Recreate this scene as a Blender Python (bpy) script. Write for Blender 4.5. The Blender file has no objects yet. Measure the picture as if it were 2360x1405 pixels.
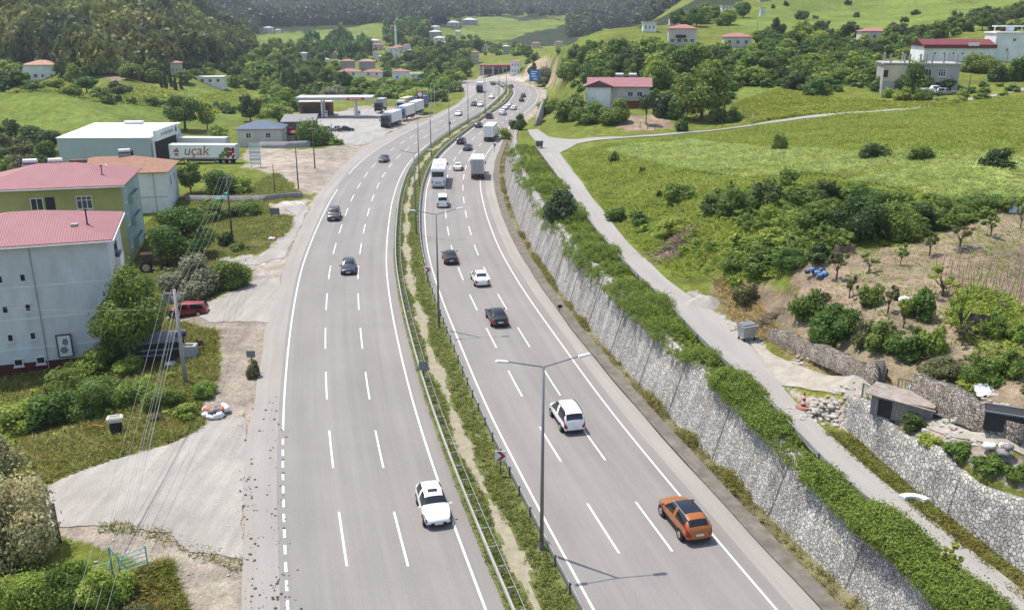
import bpy, bmesh, math, random
import numpy as np
from mathutils import Vector, Matrix
R = math.radians
sc = bpy.context.scene
col = sc.collection
random.seed(7)
# ------------------------------------------------------------------ camera, sky, sun, exposure
F, CX, CY, CAMZ = 2060., 1180., 702.5, 30.
TH = math.atan((CY-33)/F)
CT, ST = math.cos(TH), math.sin(TH)
cam = bpy.data.cameras.new('camera'); cam.sensor_width = 36; cam.lens = 36*F/2360
cam.clip_start = .5; cam.clip_end = 9000
camo = bpy.data.objects.new('camera', cam); col.objects.link(camo)
camo.location = (0, 0, CAMZ); camo.rotation_euler = (math.pi/2-TH, 0, 0)
sc.camera = camo
SUN = Vector((4.18, -2.6, -11.6)).normalized()
w = bpy.data.worlds.new('World'); sc.world = w; w.use_nodes = True
nt = w.node_tree; bg = nt.nodes['Background']
sky = nt.nodes.new('ShaderNodeTexSky'); sky.sky_type = 'NISHITA'; sky.sun_disc = False
sky.sun_elevation = R(67); sky.sun_rotation = R(-58); sky.air_density = 1.0; sky.dust_density = 1.5
nt.links.new(sky.outputs[0], bg.inputs[0]); bg.inputs[1].default_value = .145
sl = bpy.data.lights.new('sun', 'SUN'); sl.energy = 3.7; sl.angle = R(.5); sl.color = (1, .95, .87)
so = bpy.data.objects.new('sun', sl); col.objects.link(so)
so.rotation_euler = SUN.to_track_quat('-Z', 'Y').to_euler(); so.location = (-40, 30, 120)
sc.view_settings.view_transform = 'Standard'; sc.view_settings.look = 'None'
sc.view_settings.exposure = .62; sc.view_settings.gamma = 1
# ------------------------------------------------------------------ materials
MATS = {}
def M(name, c, rough=.8, metal=0., var=.18, scale=2., bump=0., spec=.3, c2=None, detail=5, stretch=None, coat=0.):
    if name in MATS: return MATS[name]
    m = bpy.data.materials.new(name); m.use_nodes = True; MATS[name] = m
    n = m.node_tree.nodes; l = m.node_tree.links; b = n['Principled BSDF']
    b.inputs['Roughness'].default_value = rough; b.inputs['Metallic'].default_value = metal
    b.inputs['Specular IOR Level'].default_value = spec
    if coat: b.inputs['Coat Weight'].default_value = coat; b.inputs['Coat Roughness'].default_value = .05
    b.inputs['Base Color'].default_value = (*c, 1)
    if var or c2 or bump:
        tc = n.new('ShaderNodeTexCoord'); src = tc.outputs['Object']
        if stretch:
            mp = n.new('ShaderNodeMapping'); mp.inputs['Scale'].default_value = stretch
            l.new(src, mp.inputs[0]); src = mp.outputs[0]
        no = n.new('ShaderNodeTexNoise'); no.inputs['Scale'].default_value = scale; no.inputs['Detail'].default_value = detail
        no.inputs['Roughness'].default_value = .65
        l.new(src, no.inputs['Vector'])
        r = n.new('ShaderNodeValToRGB'); r.color_ramp.elements[0].position = .3; r.color_ramp.elements[1].position = .7
        d = c2 or tuple(x*(1-var) for x in c); e = c if c2 else tuple(min(1, x*(1+var)) for x in c)
        r.color_ramp.elements[0].color = (*d, 1); r.color_ramp.elements[1].color = (*e, 1)
        l.new(no.outputs['Fac'], r.inputs[0]); l.new(r.outputs[0], b.inputs['Base Color'])
        if bump:
            bp = n.new('ShaderNodeBump'); bp.inputs['Strength'].default_value = bump; bp.inputs['Distance'].default_value = .1
            l.new(no.outputs['Fac'], bp.inputs['Height']); l.new(bp.outputs[0], b.inputs['Normal'])
    return m
LG = 1.85
def leafmat(name, a, b_, tr=.42, scale=1.2, objvar=.35, con=1.5):
    a = [a[0]*LG*1.15, a[1]*LG, a[2]*LG*.95]; b_ = [b_[0]*LG*1.15, b_[1]*LG, b_[2]*LG*.95]
    m = bpy.data.materials.new(name); m.use_nodes = True; MATS[name] = m
    n = m.node_tree.nodes; l = m.node_tree.links; b = n['Principled BSDF']; out = n['Material Output']
    b.inputs['Roughness'].default_value = .55; b.inputs['Specular IOR Level'].default_value = .25
    g = n.new('ShaderNodeNewGeometry'); no = n.new('ShaderNodeTexNoise'); no.inputs['Scale'].default_value = scale; no.inputs['Detail'].default_value = 4
    l.new(g.outputs['Position'], no.inputs['Vector'])
    oi = n.new('ShaderNodeObjectInfo')
    ma = n.new('ShaderNodeMath'); ma.operation = 'MULTIPLY_ADD'; ma.inputs[1].default_value = con; ma.inputs[2].default_value = .5-con/2
    l.new(no.outputs['Fac'], ma.inputs[0])
    mx = n.new('ShaderNodeMix'); mx.data_type = 'RGBA'; mx.clamp_factor = True
    mx.inputs['A'].default_value = (*a, 1); mx.inputs['B'].default_value = (*b_, 1); l.new(ma.outputs[0], mx.inputs['Factor'])
    hs = n.new('ShaderNodeHueSaturation'); l.new(mx.outputs['Result'], hs.inputs['Color'])
    mv = n.new('ShaderNodeMath'); mv.operation = 'MULTIPLY_ADD'; mv.inputs[1].default_value = objvar; mv.inputs[2].default_value = 1-objvar/2
    l.new(oi.outputs['Random'], mv.inputs[0]); l.new(mv.outputs[0], hs.inputs['Value'])
    mh = n.new('ShaderNodeMath'); mh.operation = 'MULTIPLY_ADD'; mh.inputs[1].default_value = -.045; mh.inputs[2].default_value = .522
    l.new(oi.outputs['Random'], mh.inputs[0]); l.new(mh.outputs[0], hs.inputs['Hue'])
    n2 = n.new('ShaderNodeTexNoise'); n2.inputs['Scale'].default_value = scale*6; n2.inputs['Detail'].default_value = 2; l.new(g.outputs['Position'], n2.inputs['Vector'])
    r2 = n.new('ShaderNodeMapRange'); r2.inputs['From Min'].default_value = .3; r2.inputs['From Max'].default_value = .7; r2.inputs['To Min'].default_value = .72; r2.inputs['To Max'].default_value = 1.3; l.new(n2.outputs['Fac'], r2.inputs[0])
    h0 = hs; hs = n.new('ShaderNodeMix'); hs.data_type = 'RGBA'; hs.blend_type = 'MULTIPLY'; hs.inputs['Factor'].default_value = 1; l.new(h0.outputs[0], hs.inputs['A']); l.new(r2.outputs[0], hs.inputs['B'])
    hso = hs.outputs['Result']; l.new(hso, b.inputs['Base Color'])
    t = n.new('ShaderNodeBsdfTranslucent'); l.new(hso, t.inputs['Color'])
    ms = n.new('ShaderNodeMixShader'); ms.inputs[0].default_value = tr
    l.new(b.outputs[0], ms.inputs[1]); l.new(t.outputs[0], ms.inputs[2]); l.new(ms.outputs[0], out.inputs['Surface'])
    return m
LM = dict(
    mid=leafmat('leaf_mid', (.045, .088, .018), (.095, .155, .032)),
    dark=leafmat('leaf_dark', (.026, .052, .016), (.055, .095, .026)),
    lime=leafmat('leaf_lime', (.085, .15, .025), (.16, .225, .045)),
    olive=leafmat('leaf_olive', (.055, .07, .03), (.10, .115, .05)),
    pale=leafmat('leaf_pale', (.15, .17, .07), (.30, .31, .19), scale=2.5),
    conifer=leafmat('leaf_conifer', (.018, .034, .015), (.038, .062, .024), tr=.1),
    silver=leafmat('leaf_silver', (.10, .125, .075), (.17, .19, .13)),
    hedge=leafmat('leaf_hedge', (.058, .105, .016), (.125, .185, .034), scale=1.6, objvar=0),
    forest=leafmat('leaf_forest', (.014, .027, .019), (.125, .165, .045), tr=.3, scale=.022, objvar=0, con=2.6),
    forest2=leafmat('leaf_forest_far', (.018, .032, .028), (.064, .092, .042), tr=.3, scale=.008, objvar=0, con=2.4),
    grass=leafmat('grass_blades', (.10, .15, .021), (.18, .23, .044), scale=.35, objvar=0),
    cereal=leafmat('cereal_blades', (.165, .225, .065), (.23, .295, .105), scale=.12, objvar=0),
    verge=leafmat('verge_blades', (.070, .11, .018), (.15, .155, .045), scale=.4, objvar=0),
    straw=leafmat('straw_blades', (.17, .14, .07), (.27, .225, .12), scale=.6, objvar=0),
)
# ------------------------------------------------------------------ mesh helpers
def np_mesh(name, V, Q, mats=(), smooth=False, uv=None, idx=None):
    V = np.asarray(V, dtype=np.float32); Q = np.asarray(Q, dtype=np.int32); k = Q.shape[1]
    me = bpy.data.meshes.new(name)
    me.vertices.add(len(V)); me.vertices.foreach_set('co', V.ravel())
    me.loops.add(Q.size); me.loops.foreach_set('vertex_index', Q.ravel())
    me.polygons.add(len(Q)); me.polygons.foreach_set('loop_start', np.arange(0, Q.size, k, dtype=np.int32))
    me.polygons.foreach_set('loop_total', np.full(len(Q), k, dtype=np.int32))
    if smooth: me.polygons.foreach_set('use_smooth', np.ones(len(Q), dtype=bool))
    if idx is not None: me.polygons.foreach_set('material_index', np.asarray(idx, dtype=np.int32))
    for m in mats: me.materials.append(m)
    if uv is not None:
        u = me.uv_layers.new(name='UVMap'); u.data.foreach_set('uv', np.asarray(uv, dtype=np.float32)[Q.ravel()].ravel())
    me.update(); me.validate(verbose=False)
    return me
class MB:
    def __init__(s): s.v = []; s.f = []
    def add(s, vs, fs):
        o = len(s.v); s.v += [tuple(p) for p in vs]; s.f += [tuple(i+o for i in f) for f in fs]; return s
    def box(s, cx, cy, cz, sx, sy, sz, rz=0, rx=0, ry=0, taper=1.):
        m = Matrix.Translation((cx, cy, cz)) @ Matrix.Rotation(rz, 4, 'Z') @ Matrix.Rotation(rx, 4, 'X') @ Matrix.Rotation(ry, 4, 'Y')
        vs = [m @ Vector((a*sx/2*(taper if c > 0 else 1), b*sy/2*(taper if c > 0 else 1), c*sz/2)) for c in (-1, 1) for b in (-1, 1) for a in (-1, 1)]
        return s.add(vs, [(0, 2, 3, 1), (4, 5, 7, 6), (0, 1, 5, 4), (2, 6, 7, 3), (1, 3, 7, 5), (0, 4, 6, 2)])
    def tube(s, p0, p1, r0, r1=None, n=8, cap=True):
        p0 = Vector(p0); p1 = Vector(p1); r1 = r0 if r1 is None else r1
        q = (p1-p0).to_track_quat('Z', 'Y')
        vs = []
        for p, r in ((p0, r0), (p1, r1)):
            for i in range(n):
                a = 2*math.pi*i/n; vs.append(p + q @ Vector((r*math.cos(a), r*math.sin(a), 0)))
        fs = [(i, (i+1) % n, n+(i+1) % n, n+i) for i in range(n)]
        if cap: fs += [tuple(range(n-1, -1, -1)), tuple(range(n, 2*n))]
        return s.add(vs, fs)
    def path(s, pts, r, n=5):
        for a, b in zip(pts[:-1], pts[1:]): s.tube(a, b, r, r, n, False)
        return s
    def prism(s, poly, z0, z1):
        n = len(poly)
        vs = [(x, y, z0) for x, y in poly]+[(x, y, z1) for x, y in poly]
        return s.add(vs, [tuple(range(n-1, -1, -1)), tuple(range(n, 2*n))]+[(i, (i+1) % n, n+(i+1) % n, n+i) for i in range(n)])
    def lump(s, c, r, rng, sub=1, squash=.7):
        bm = bmesh.new(); bmesh.ops.create_icosphere(bm, subdivisions=sub, radius=1)
        vs = [Vector(c)+Vector((v.co.x*r, v.co.y*r, v.co.z*r*squash))*rng.uniform(.72, 1.18) for v in bm.verts]
        fs = [tuple(v.index for v in f.verts) for f in bm.faces]; bm.free()
        return s.add(vs, fs)
    def mesh(s, name, mats, smooth=False, bevel=0):
        me = bpy.data.meshes.new(name); me.from_pydata(s.v, [], s.f)
        for m in (mats if isinstance(mats, (list, tuple)) else [mats]): me.materials.append(m)
        if bevel:
            bm = bmesh.new(); bm.from_mesh(me)
            bmesh.ops.bevel(bm, geom=bm.edges[:], offset=bevel, segments=2, affect='EDGES', clamp_overlap=True)
            bm.to_mesh(me); bm.free()
        if smooth: me.polygons.foreach_set('use_smooth', np.ones(len(me.polygons), dtype=bool))
        me.update(); return me
def tag(o, label=None, cat=None, group=None, kind=None):
    if label: o['label'] = label
    if cat: o['category'] = cat
    if group: o['group'] = group
    if kind: o['kind'] = kind
    return o
def link(name, me, parent=None):
    o = bpy.data.objects.new(name, me); col.objects.link(o)
    if parent: o.parent = parent
    return o
def thing(name, label, cat, loc=(0, 0, 0), rz=0, group=None, scale=None):
    o = bpy.data.objects.new(name, None); col.objects.link(o); o.empty_display_size = .3
    o.location = loc; o.rotation_euler = (0, 0, rz)
    if scale: o.scale = scale
    return tag(o, label, cat, group)
def part(name, mb, m, parent, smooth=False, bevel=0, label=None):
    o = link(name, mb.mesh(name, m, smooth, bevel) if isinstance(mb, MB) else mb, parent)
    if label: o['label'] = label
    return o
def solo(name, mb, m, label, cat, loc=(0, 0, 0), rz=0, group=None, smooth=False, bevel=0, kind=None):
    o = link(name, mb.mesh(name, m, smooth, bevel) if isinstance(mb, MB) else mb); o.location = loc; o.rotation_euler = (0, 0, rz)
    return tag(o, label, cat, group, kind)
def structure(name, me, label, cat): return tag(link(name, me), label, cat, kind='structure')
def copy_tree(o, parent=None):
    c = o.copy(); col.objects.link(c); c.parent = parent
    for ch in o.children: copy_tree(ch, c)
    return c
# ------------------------------------------------------------------ from a sight line of the survey photo to the place on the land
def rayd(px, py):
    a = (np.asarray(px, float)-CX)/F; b = (np.asarray(py, float)-CY)/F
    return a, CT-b*ST, -ST-b*CT
def gz(px, py, z=0.):
    dx, dy, dz = rayd(px, py); t = (z-CAMZ)/dz; return dx*t, dy*t
def pz(px, py, y):
    dx, dy, dz = rayd(px, py); t = y/dy; return dx*t, CAMZ+dz*t
def scale_at(x, y, z): return F/(y*CT+(CAMZ-z)*ST)
# ------------------------------------------------------------------ road alignment, x as a function of distance y
YG = np.arange(8., 480., 1.)
def smooth1(a, s):
    k = np.exp(-.5*(np.arange(-3*s, 3*s+1)/s)**2); k /= k.sum(); n = len(k)//2
    p = np.concatenate([a[0]+(a[0]-a[1:n+1][::-1]), a, a[-1]+(a[-1]-a[-n-1:-1][::-1])]); return np.convolve(p, k, 'valid')
def curve(pts, s=6, ext=None):
    p = np.array(sorted((y, x) for x, y in pts)); x = np.interp(YG, p[:, 0], p[:, 1])
    lo = YG < p[0, 0]; sl_ = (np.interp(p[0, 0]+14, p[:, 0], p[:, 1])-p[0, 1])/14.
    x[lo] = p[0, 1]+(YG[lo]-p[0, 0])*sl_
    hi = YG > p[-1, 0]; sh = (p[-1, 1]-np.interp(p[-1, 0]-12, p[:, 0], p[:, 1]))/12. if ext is None else ext
    x[hi] = p[-1, 1]+(YG[hi]-p[-1, 0])*sh
    return smooth1(x, s)
mLw = curve([(-1.38, 40.1), (-2.33, 43.5), (-3.66, 48.5), (-5.18, 54.4), (-6.97, 61.8), (-8.26, 67.4), (-10.65, 79), (-12.78, 89.9), (-15.7, 107), (-17.78, 124), (-20.16, 147.3), (-21.61, 169.6), (-22.04, 188.3), (-21.3, 207.9), (-19.2, 230), (-16.7, 250), (-10.8, 287), (-6.3, 337), (-3.9, 370), (-4.2, 388), (-6, 405), (-12, 430)])
rLw = curve([(4.36, 40.1), (2.98, 45), (1.77, 50), (-.06, 57.6), (-1.26, 62), (-2.42, 67.4), (-4.65, 78.6), (-8.01, 95.4), (-10.3, 108.9), (-11.7, 118.5), (-13.85, 138.8), (-15.5, 160.6), (-16.12, 180), (-15.7, 201), (-13.55, 225), (-10.67, 250), (-8.0, 275), (-1.4, 322), (1.2, 365), (.9, 385), (-1, 405), (-7, 430)])
rEd = curve([(16.38, 40.1), (15.21, 44.8), (14.06, 48.6), (12.84, 53.5), (11.81, 57.8), (11.36, 60), (9.2, 68.4), (7.98, 74.2), (7.01, 79.1), (5.33, 87.3), (2.97, 101), (.58, 116.8), (-1.94, 140.4), (-3.35, 162.8), (-3.84, 188), (-3.16, 204), (-2.2, 225), (.6, 258), (4.14, 280), (6.63, 302), (9.2, 322), (11, 360), (10.5, 390), (6, 415), (0, 435)])
lOut = curve([(-14.25, 40.1), (-16.89, 48.8), (-18.68, 55.5), (-21.47, 69.1), (-23.85, 79.3), (-26.41, 94.2), (-28.64, 108.9), (-30.8, 124.5), (-32.67, 142), (-33.9, 153), (-35.2, 180), (-35.6, 200), (-35.1, 217), (-32.5, 242), (-24.7, 281), (-19.5, 315), (-17.5, 345), (-18.5, 370), (-22, 390), (-28, 410)])
wB = curve([(18.91, 40.2), (18.09, 43.1), (16.21, 48.9), (15.06, 53.6), (14.19, 56.9), (9.6, 75.5), (4.62, 101.4), (3.12, 113.1), (1.21, 128), (-.51, 148.1), (-1.35, 165), (-1.6, 188), (-1.0, 205), (0, 225), (3.2, 262), (6.5, 282), (9.2, 302), (11.8, 325), (14, 360), (13.5, 390), (9, 415), (3, 435)])
fx = lambda c: (lambda y: np.interp(y, YG, c))
mL, rL, RE, LO, WB = fx(mLw), fx(rLw), fx(rEd), fx(lOut), fx(wB)
def heading(c, y): return float((np.interp(y+1.5, YG, c)-np.interp(y-1.5, YG, c))/3.)
zsf = lambda y: np.interp(y, [20, 38, 45, 55, 80, 113, 150, 176, 205, 240], [2.6, 3.3, 3.7, 4.3, 5.0, 5.5, 5.9, 6.1, 6.2, 6.2])
def side_edge(pts):
    o = []
    for px, py in pts:
        y = 80.
        for _ in range(30): x, y = gz(px, py, float(zsf(y)))
        o.append((float(x), float(y)))
    return o
SLp = side_edge([(2322, 1403), (2238, 1344), (2104, 1245), (2044, 1194), (1951, 1119), (1903, 1072), (1858, 1018), (1823, 985), (1750, 905), (1690, 855), (1625, 795), (1560, 722), (1480, 648), (1425, 590), (1375, 530), (1335, 470), (1300, 425), (1272, 388), (1240, 345)])
SRp = side_edge([(2360, 1366), (2313, 1323), (2256, 1284), (2166, 1221), (2118, 1164), (2074, 1140), (1999, 1081), (1915, 1024), (1894, 985), (1844, 945), (1796, 884), (1745, 815), (1700, 765), (1640, 705), (1590, 692), (1555, 660), (1510, 620), (1470, 580), (1430, 540), (1385, 482), (1345, 425), (1310, 380), (1292, 352)])
SL, SR = fx(curve(SLp, 3)), fx(curve(SRp, 3))
W2p = [(25.9, 37.5), (25.4, 39), (24.0, 43.2), (22.6, 48.9), (21.8, 53.2)]
W2 = fx(curve(W2p, 2))
# ------------------------------------------------------------------ land form: survey points interpolated, then roads and walls cut in
CZ = [  # px, py, z
 (0, 1400, -1), (300, 1400, 0), (100, 1150, -.3), (350, 1100, 0), (50, 950, -2.2), (200, 850, -2.2), (0, 760, -2.5), (400, 800, -.5), (500, 640, -.3), (560, 500, -.2), (420, 480, -.8), (100, 520, -2), (100, 430, -1), (300, 380, 0),
 (600, 340, 0), (780, 290, 0), (900, 280, 0), (100, 330, -.5), (420, 290, -.3), (100, 250, .5), (450, 230, .8), (700, 230, 0), (1000, 220, 0), (0, 200, 4.5), (300, 190, 4.5), (480, 190, 3),
 (1050, 200, 0), (1140, 178, 0), (900, 200, 0), (700, 180, 0),
 (2360, 1390, 3.6), (2200, 1050, 6.6), (2360, 1060, 7.2), (2050, 930, 6.6), (2100, 900, 7.2), (2340, 960, 8.6), (1850, 800, 6.4), (1720, 720, 6.0), (2000, 760, 8.6), (2200, 850, 8.4), (2250, 680, 10), (1950, 660, 9.2), (1800, 650, 8.6), (2340, 520, 12), (2150, 560, 10.8),
 (1600, 620, 6.8), (1500, 500, 7.6), (1700, 520, 9.4), (1400, 380, 7), (1340, 345, 6.3), (1650, 380, 9.3), (1900, 440, 10.8), (2300, 430, 12.8), (1850, 330, 10.4), (2150, 300, 12.6), (2350, 300, 14),
]
CD = [  # px, py, forward distance
 (2360, 212, 187), (2230, 234, 184), (1990, 258, 182), (1733, 287, 181), (1500, 316, 177), (1400, 322, 176), (1425, 252, 205), (1620, 285, 190), (1900, 225, 205), (2120, 208, 205), (2340, 150, 235), (2200, 142, 240),
 (2016, 97, 300), (1575, 108, 320), (1700, 110, 300), (1540, 85, 340), (1300, 116, 345), (1238, 132, 400), (1265, 185, 345), (1330, 180, 300), (1450, 170, 270), (1275, 255, 262), (1300, 225, 300), (1800, 150, 260),
 (2000, 50, 400), (2000, 0, 480), (2360, 60, 330), (2360, 0, 400), (1760, 0, 500), (1650, 45, 440), (2000, -150, 700), (2360, -150, 600), (2300, -500, 1200), (1700, -60, 800), (1800, 60, 380),
 (1160, 165, 470), (1050, 150, 560), (900, 150, 600), (700, 145, 560), (1000, 110, 720), (900, 125, 700), (1200, 120, 620), (1420, 95, 700), (1300, 85, 900), (1000, 75, 900), (1150, 60, 1000), (1280, 46, 1100), (1100, 42, 1100), (850, 68, 1000), (620, 85, 950), (700, 100, 800), (1480, 72, 1000),
 (1400, 40, 1300), (1400, 0, 1550), (1000, 20, 1350), (800, 30, 1250), (600, 40, 1300), (440, 0, 1500), (1000, -60, 1900), (600, -80, 2000), (1400, -120, 2200), (1000, -250, 2900), (300, -250, 2900), (1800, -250, 2900),
 (90, 186, 285), (300, 176, 310), (200, 120, 350), (0, 150, 310), (200, 60, 420), (0, 60, 400), (200, 0, 510), (0, -20, 480), (340, 20, 560), (400, 0, 640), (500, 62, 660), (590, 106, 680), (480, 130, 480), (420, 150, 380), (560, 140, 560),
 (100, -150, 680), (-300, 0, 480), (-300, -200, 700), (-200, 250, 270), (390, 80, 480), (640, 118, 720), (2700, 300, 180), (2700, 700, 75), (2700, 100, 260),
]
cp = [(*gz(a, b, z), z) for a, b, z in CZ]
for a, b, y in CD:
    x, z = pz(a, b, y); cp.append((x, y, z))
cp += [(-24, 22, -.8), (-60, 40, -3), (-90, 60, -3), (30, 28, 6), (50, 40, 8.5), (-120, 110, -2), (330, 900, 20), (560, 1100, 60), (-25, 900, 8), (-240, 700, 34), (-330, 900, 30), (-420, 1200, 60)]
cp = np.array(cp, float)
wp = lambda x, y: (np.asarray(x)/np.asarray(y)*1.7, np.log(np.asarray(y)))
cu, cv = wp(cp[:, 0], cp[:, 1])
phi = lambda r2: np.sqrt(r2+.006)
A = phi((cu[:, None]-cu)**2+(cv[:, None]-cv)**2)
n_ = len(cp); P_ = np.stack([np.ones(n_), cu, cv], 1)
S = np.zeros((n_+3, n_+3)); S[:n_, :n_] = A-np.eye(n_)*.004; S[:n_, n_:] = P_; S[n_:, :n_] = P_.T
wt = np.linalg.solve(S, np.concatenate([cp[:, 2], np.zeros(3)]))
def natural(x, y):
    u, v = wp(x, y); sh = u.shape; u = u.ravel(); v = v.ravel(); z = wt[n_]+wt[n_+1]*u+wt[n_+2]*v
    for i in range(n_): z = z+wt[i]*phi((u-cu[i])**2+(v-cv[i])**2)
    return z.reshape(sh)
ss = lambda t: (lambda q: q*q*(3-2*q))(np.clip(t, 0, 1))
def sines(x, y, f, seed):
    r = np.random.RandomState(seed); z = 0
    for k in range(5):
        a = r.rand()*6.3; g = f*(1.7**k); z = z+np.sin((x*math.cos(a)+y*math.sin(a))*g+r.rand()*6.3)/(1.35**k)
    return z/3
def land(x, y):
    zn = natural(x, y)
    rough = sines(x, y, .12, 1)*.28*np.clip((y-30)/120, .25, 1)+sines(x, y, .02, 2)*np.clip((y-250)/400, 0, 1)*5
    zn = zn+rough*ss((np.abs(x)-5)/20)
    zs = zsf(y); far = ss((y-192)/25)
    wq = ss((y-53)/4); edge = (W2(y)+.35)*(1-wq)+(SR(y)+.3)*wq; bw = np.clip(.7+(y-53)*1.1, .7, 8)
    up = zs+(zn-zs)*ss((x-edge)/bw)
    up = up*(1-far)+zn*far
    ramp = np.where(y < 225, 1.1, np.clip(1.1+(y-225)*.35, 1.1, 9))
    ramp = np.where(y < 225, .3+.08*zs, ramp); k = ss((x-WB(y)-.22*zs)/ramp)
    right = up*k-.1*(1-k)
    kl = ss((LO(y)-.3-x)/7.)
    left = zn*kl-.1*(1-kl)
    mid = (mL(y)+rL(y))/2
    z = np.where(x > mid, right, left)
    fr = ss((y-438)/40)
    return z*(1-fr)+zn*fr
NR, NC = 620, 600
VG = np.linspace(math.log(20.), math.log(3300.), NR); TG = np.linspace(-1.02, 1.02, NC)
YY = np.exp(VG)[:, None]*np.ones((1, NC)); XX = TG[None, :]*YY
ZZ = land(XX, YY)
def hz(x, y):
    x = np.asarray(x, float); y = np.maximum(np.asarray(y, float), 20.01)
    i = np.clip((np.log(y)-VG[0])/(VG[1]-VG[0]), 0, NR-1.001); j = np.clip((x/y-TG[0])/(TG[1]-TG[0]), 0, NC-1.001)
    a = i.astype(int); b = j.astype(int); p = i-a; q = j-b
    return (ZZ[a, b]*(1-p)+ZZ[a+1, b]*p)*(1-q)+(ZZ[a, b+1]*(1-p)+ZZ[a+1, b+1]*p)*q
def at_many(px, py):
    dx, dy, dz = rayd(px, py); t = np.full(dx.shape, 24.); done = np.zeros(dx.shape, bool); tp = t.copy()
    for _ in range(900):
        below = (CAMZ+dz*t) < hz(dx*t, dy*t); done |= below
        tp = np.where(done, tp, t); t = np.where(done, t, t*1.006+.02)
        if done.all() or (t > 3300).all(): break
    lo, hi = tp, t
    for _ in range(12):
        m = (lo+hi)/2; b = (CAMZ+dz*m) < hz(dx*m, dy*m); hi = np.where(b, m, hi); lo = np.where(b, lo, m)
    return dx*hi, dy*hi, CAMZ+dz*hi
def at(px, py):
    x, y, z = at_many(np.array([px], float), np.array([py], float)); return float(x[0]), float(y[0]), float(z[0])
def inpoly(x, y, poly):
    r = np.zeros(np.shape(x), bool); n = len(poly)
    for i in range(n):
        x0, y0 = poly[i]; x1, y1 = poly[(i+1) % n]
        if y0 == y1: continue
        c = ((y0 > y) != (y1 > y)) & (x < (x1-x0)*(y-y0)/(y1-y0)+x0); r ^= c
    return r
def wpoly(pts):
    p = np.array(pts, float); x, y, z = at_many(p[:, 0], p[:, 1]); return list(zip(x, y))
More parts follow.
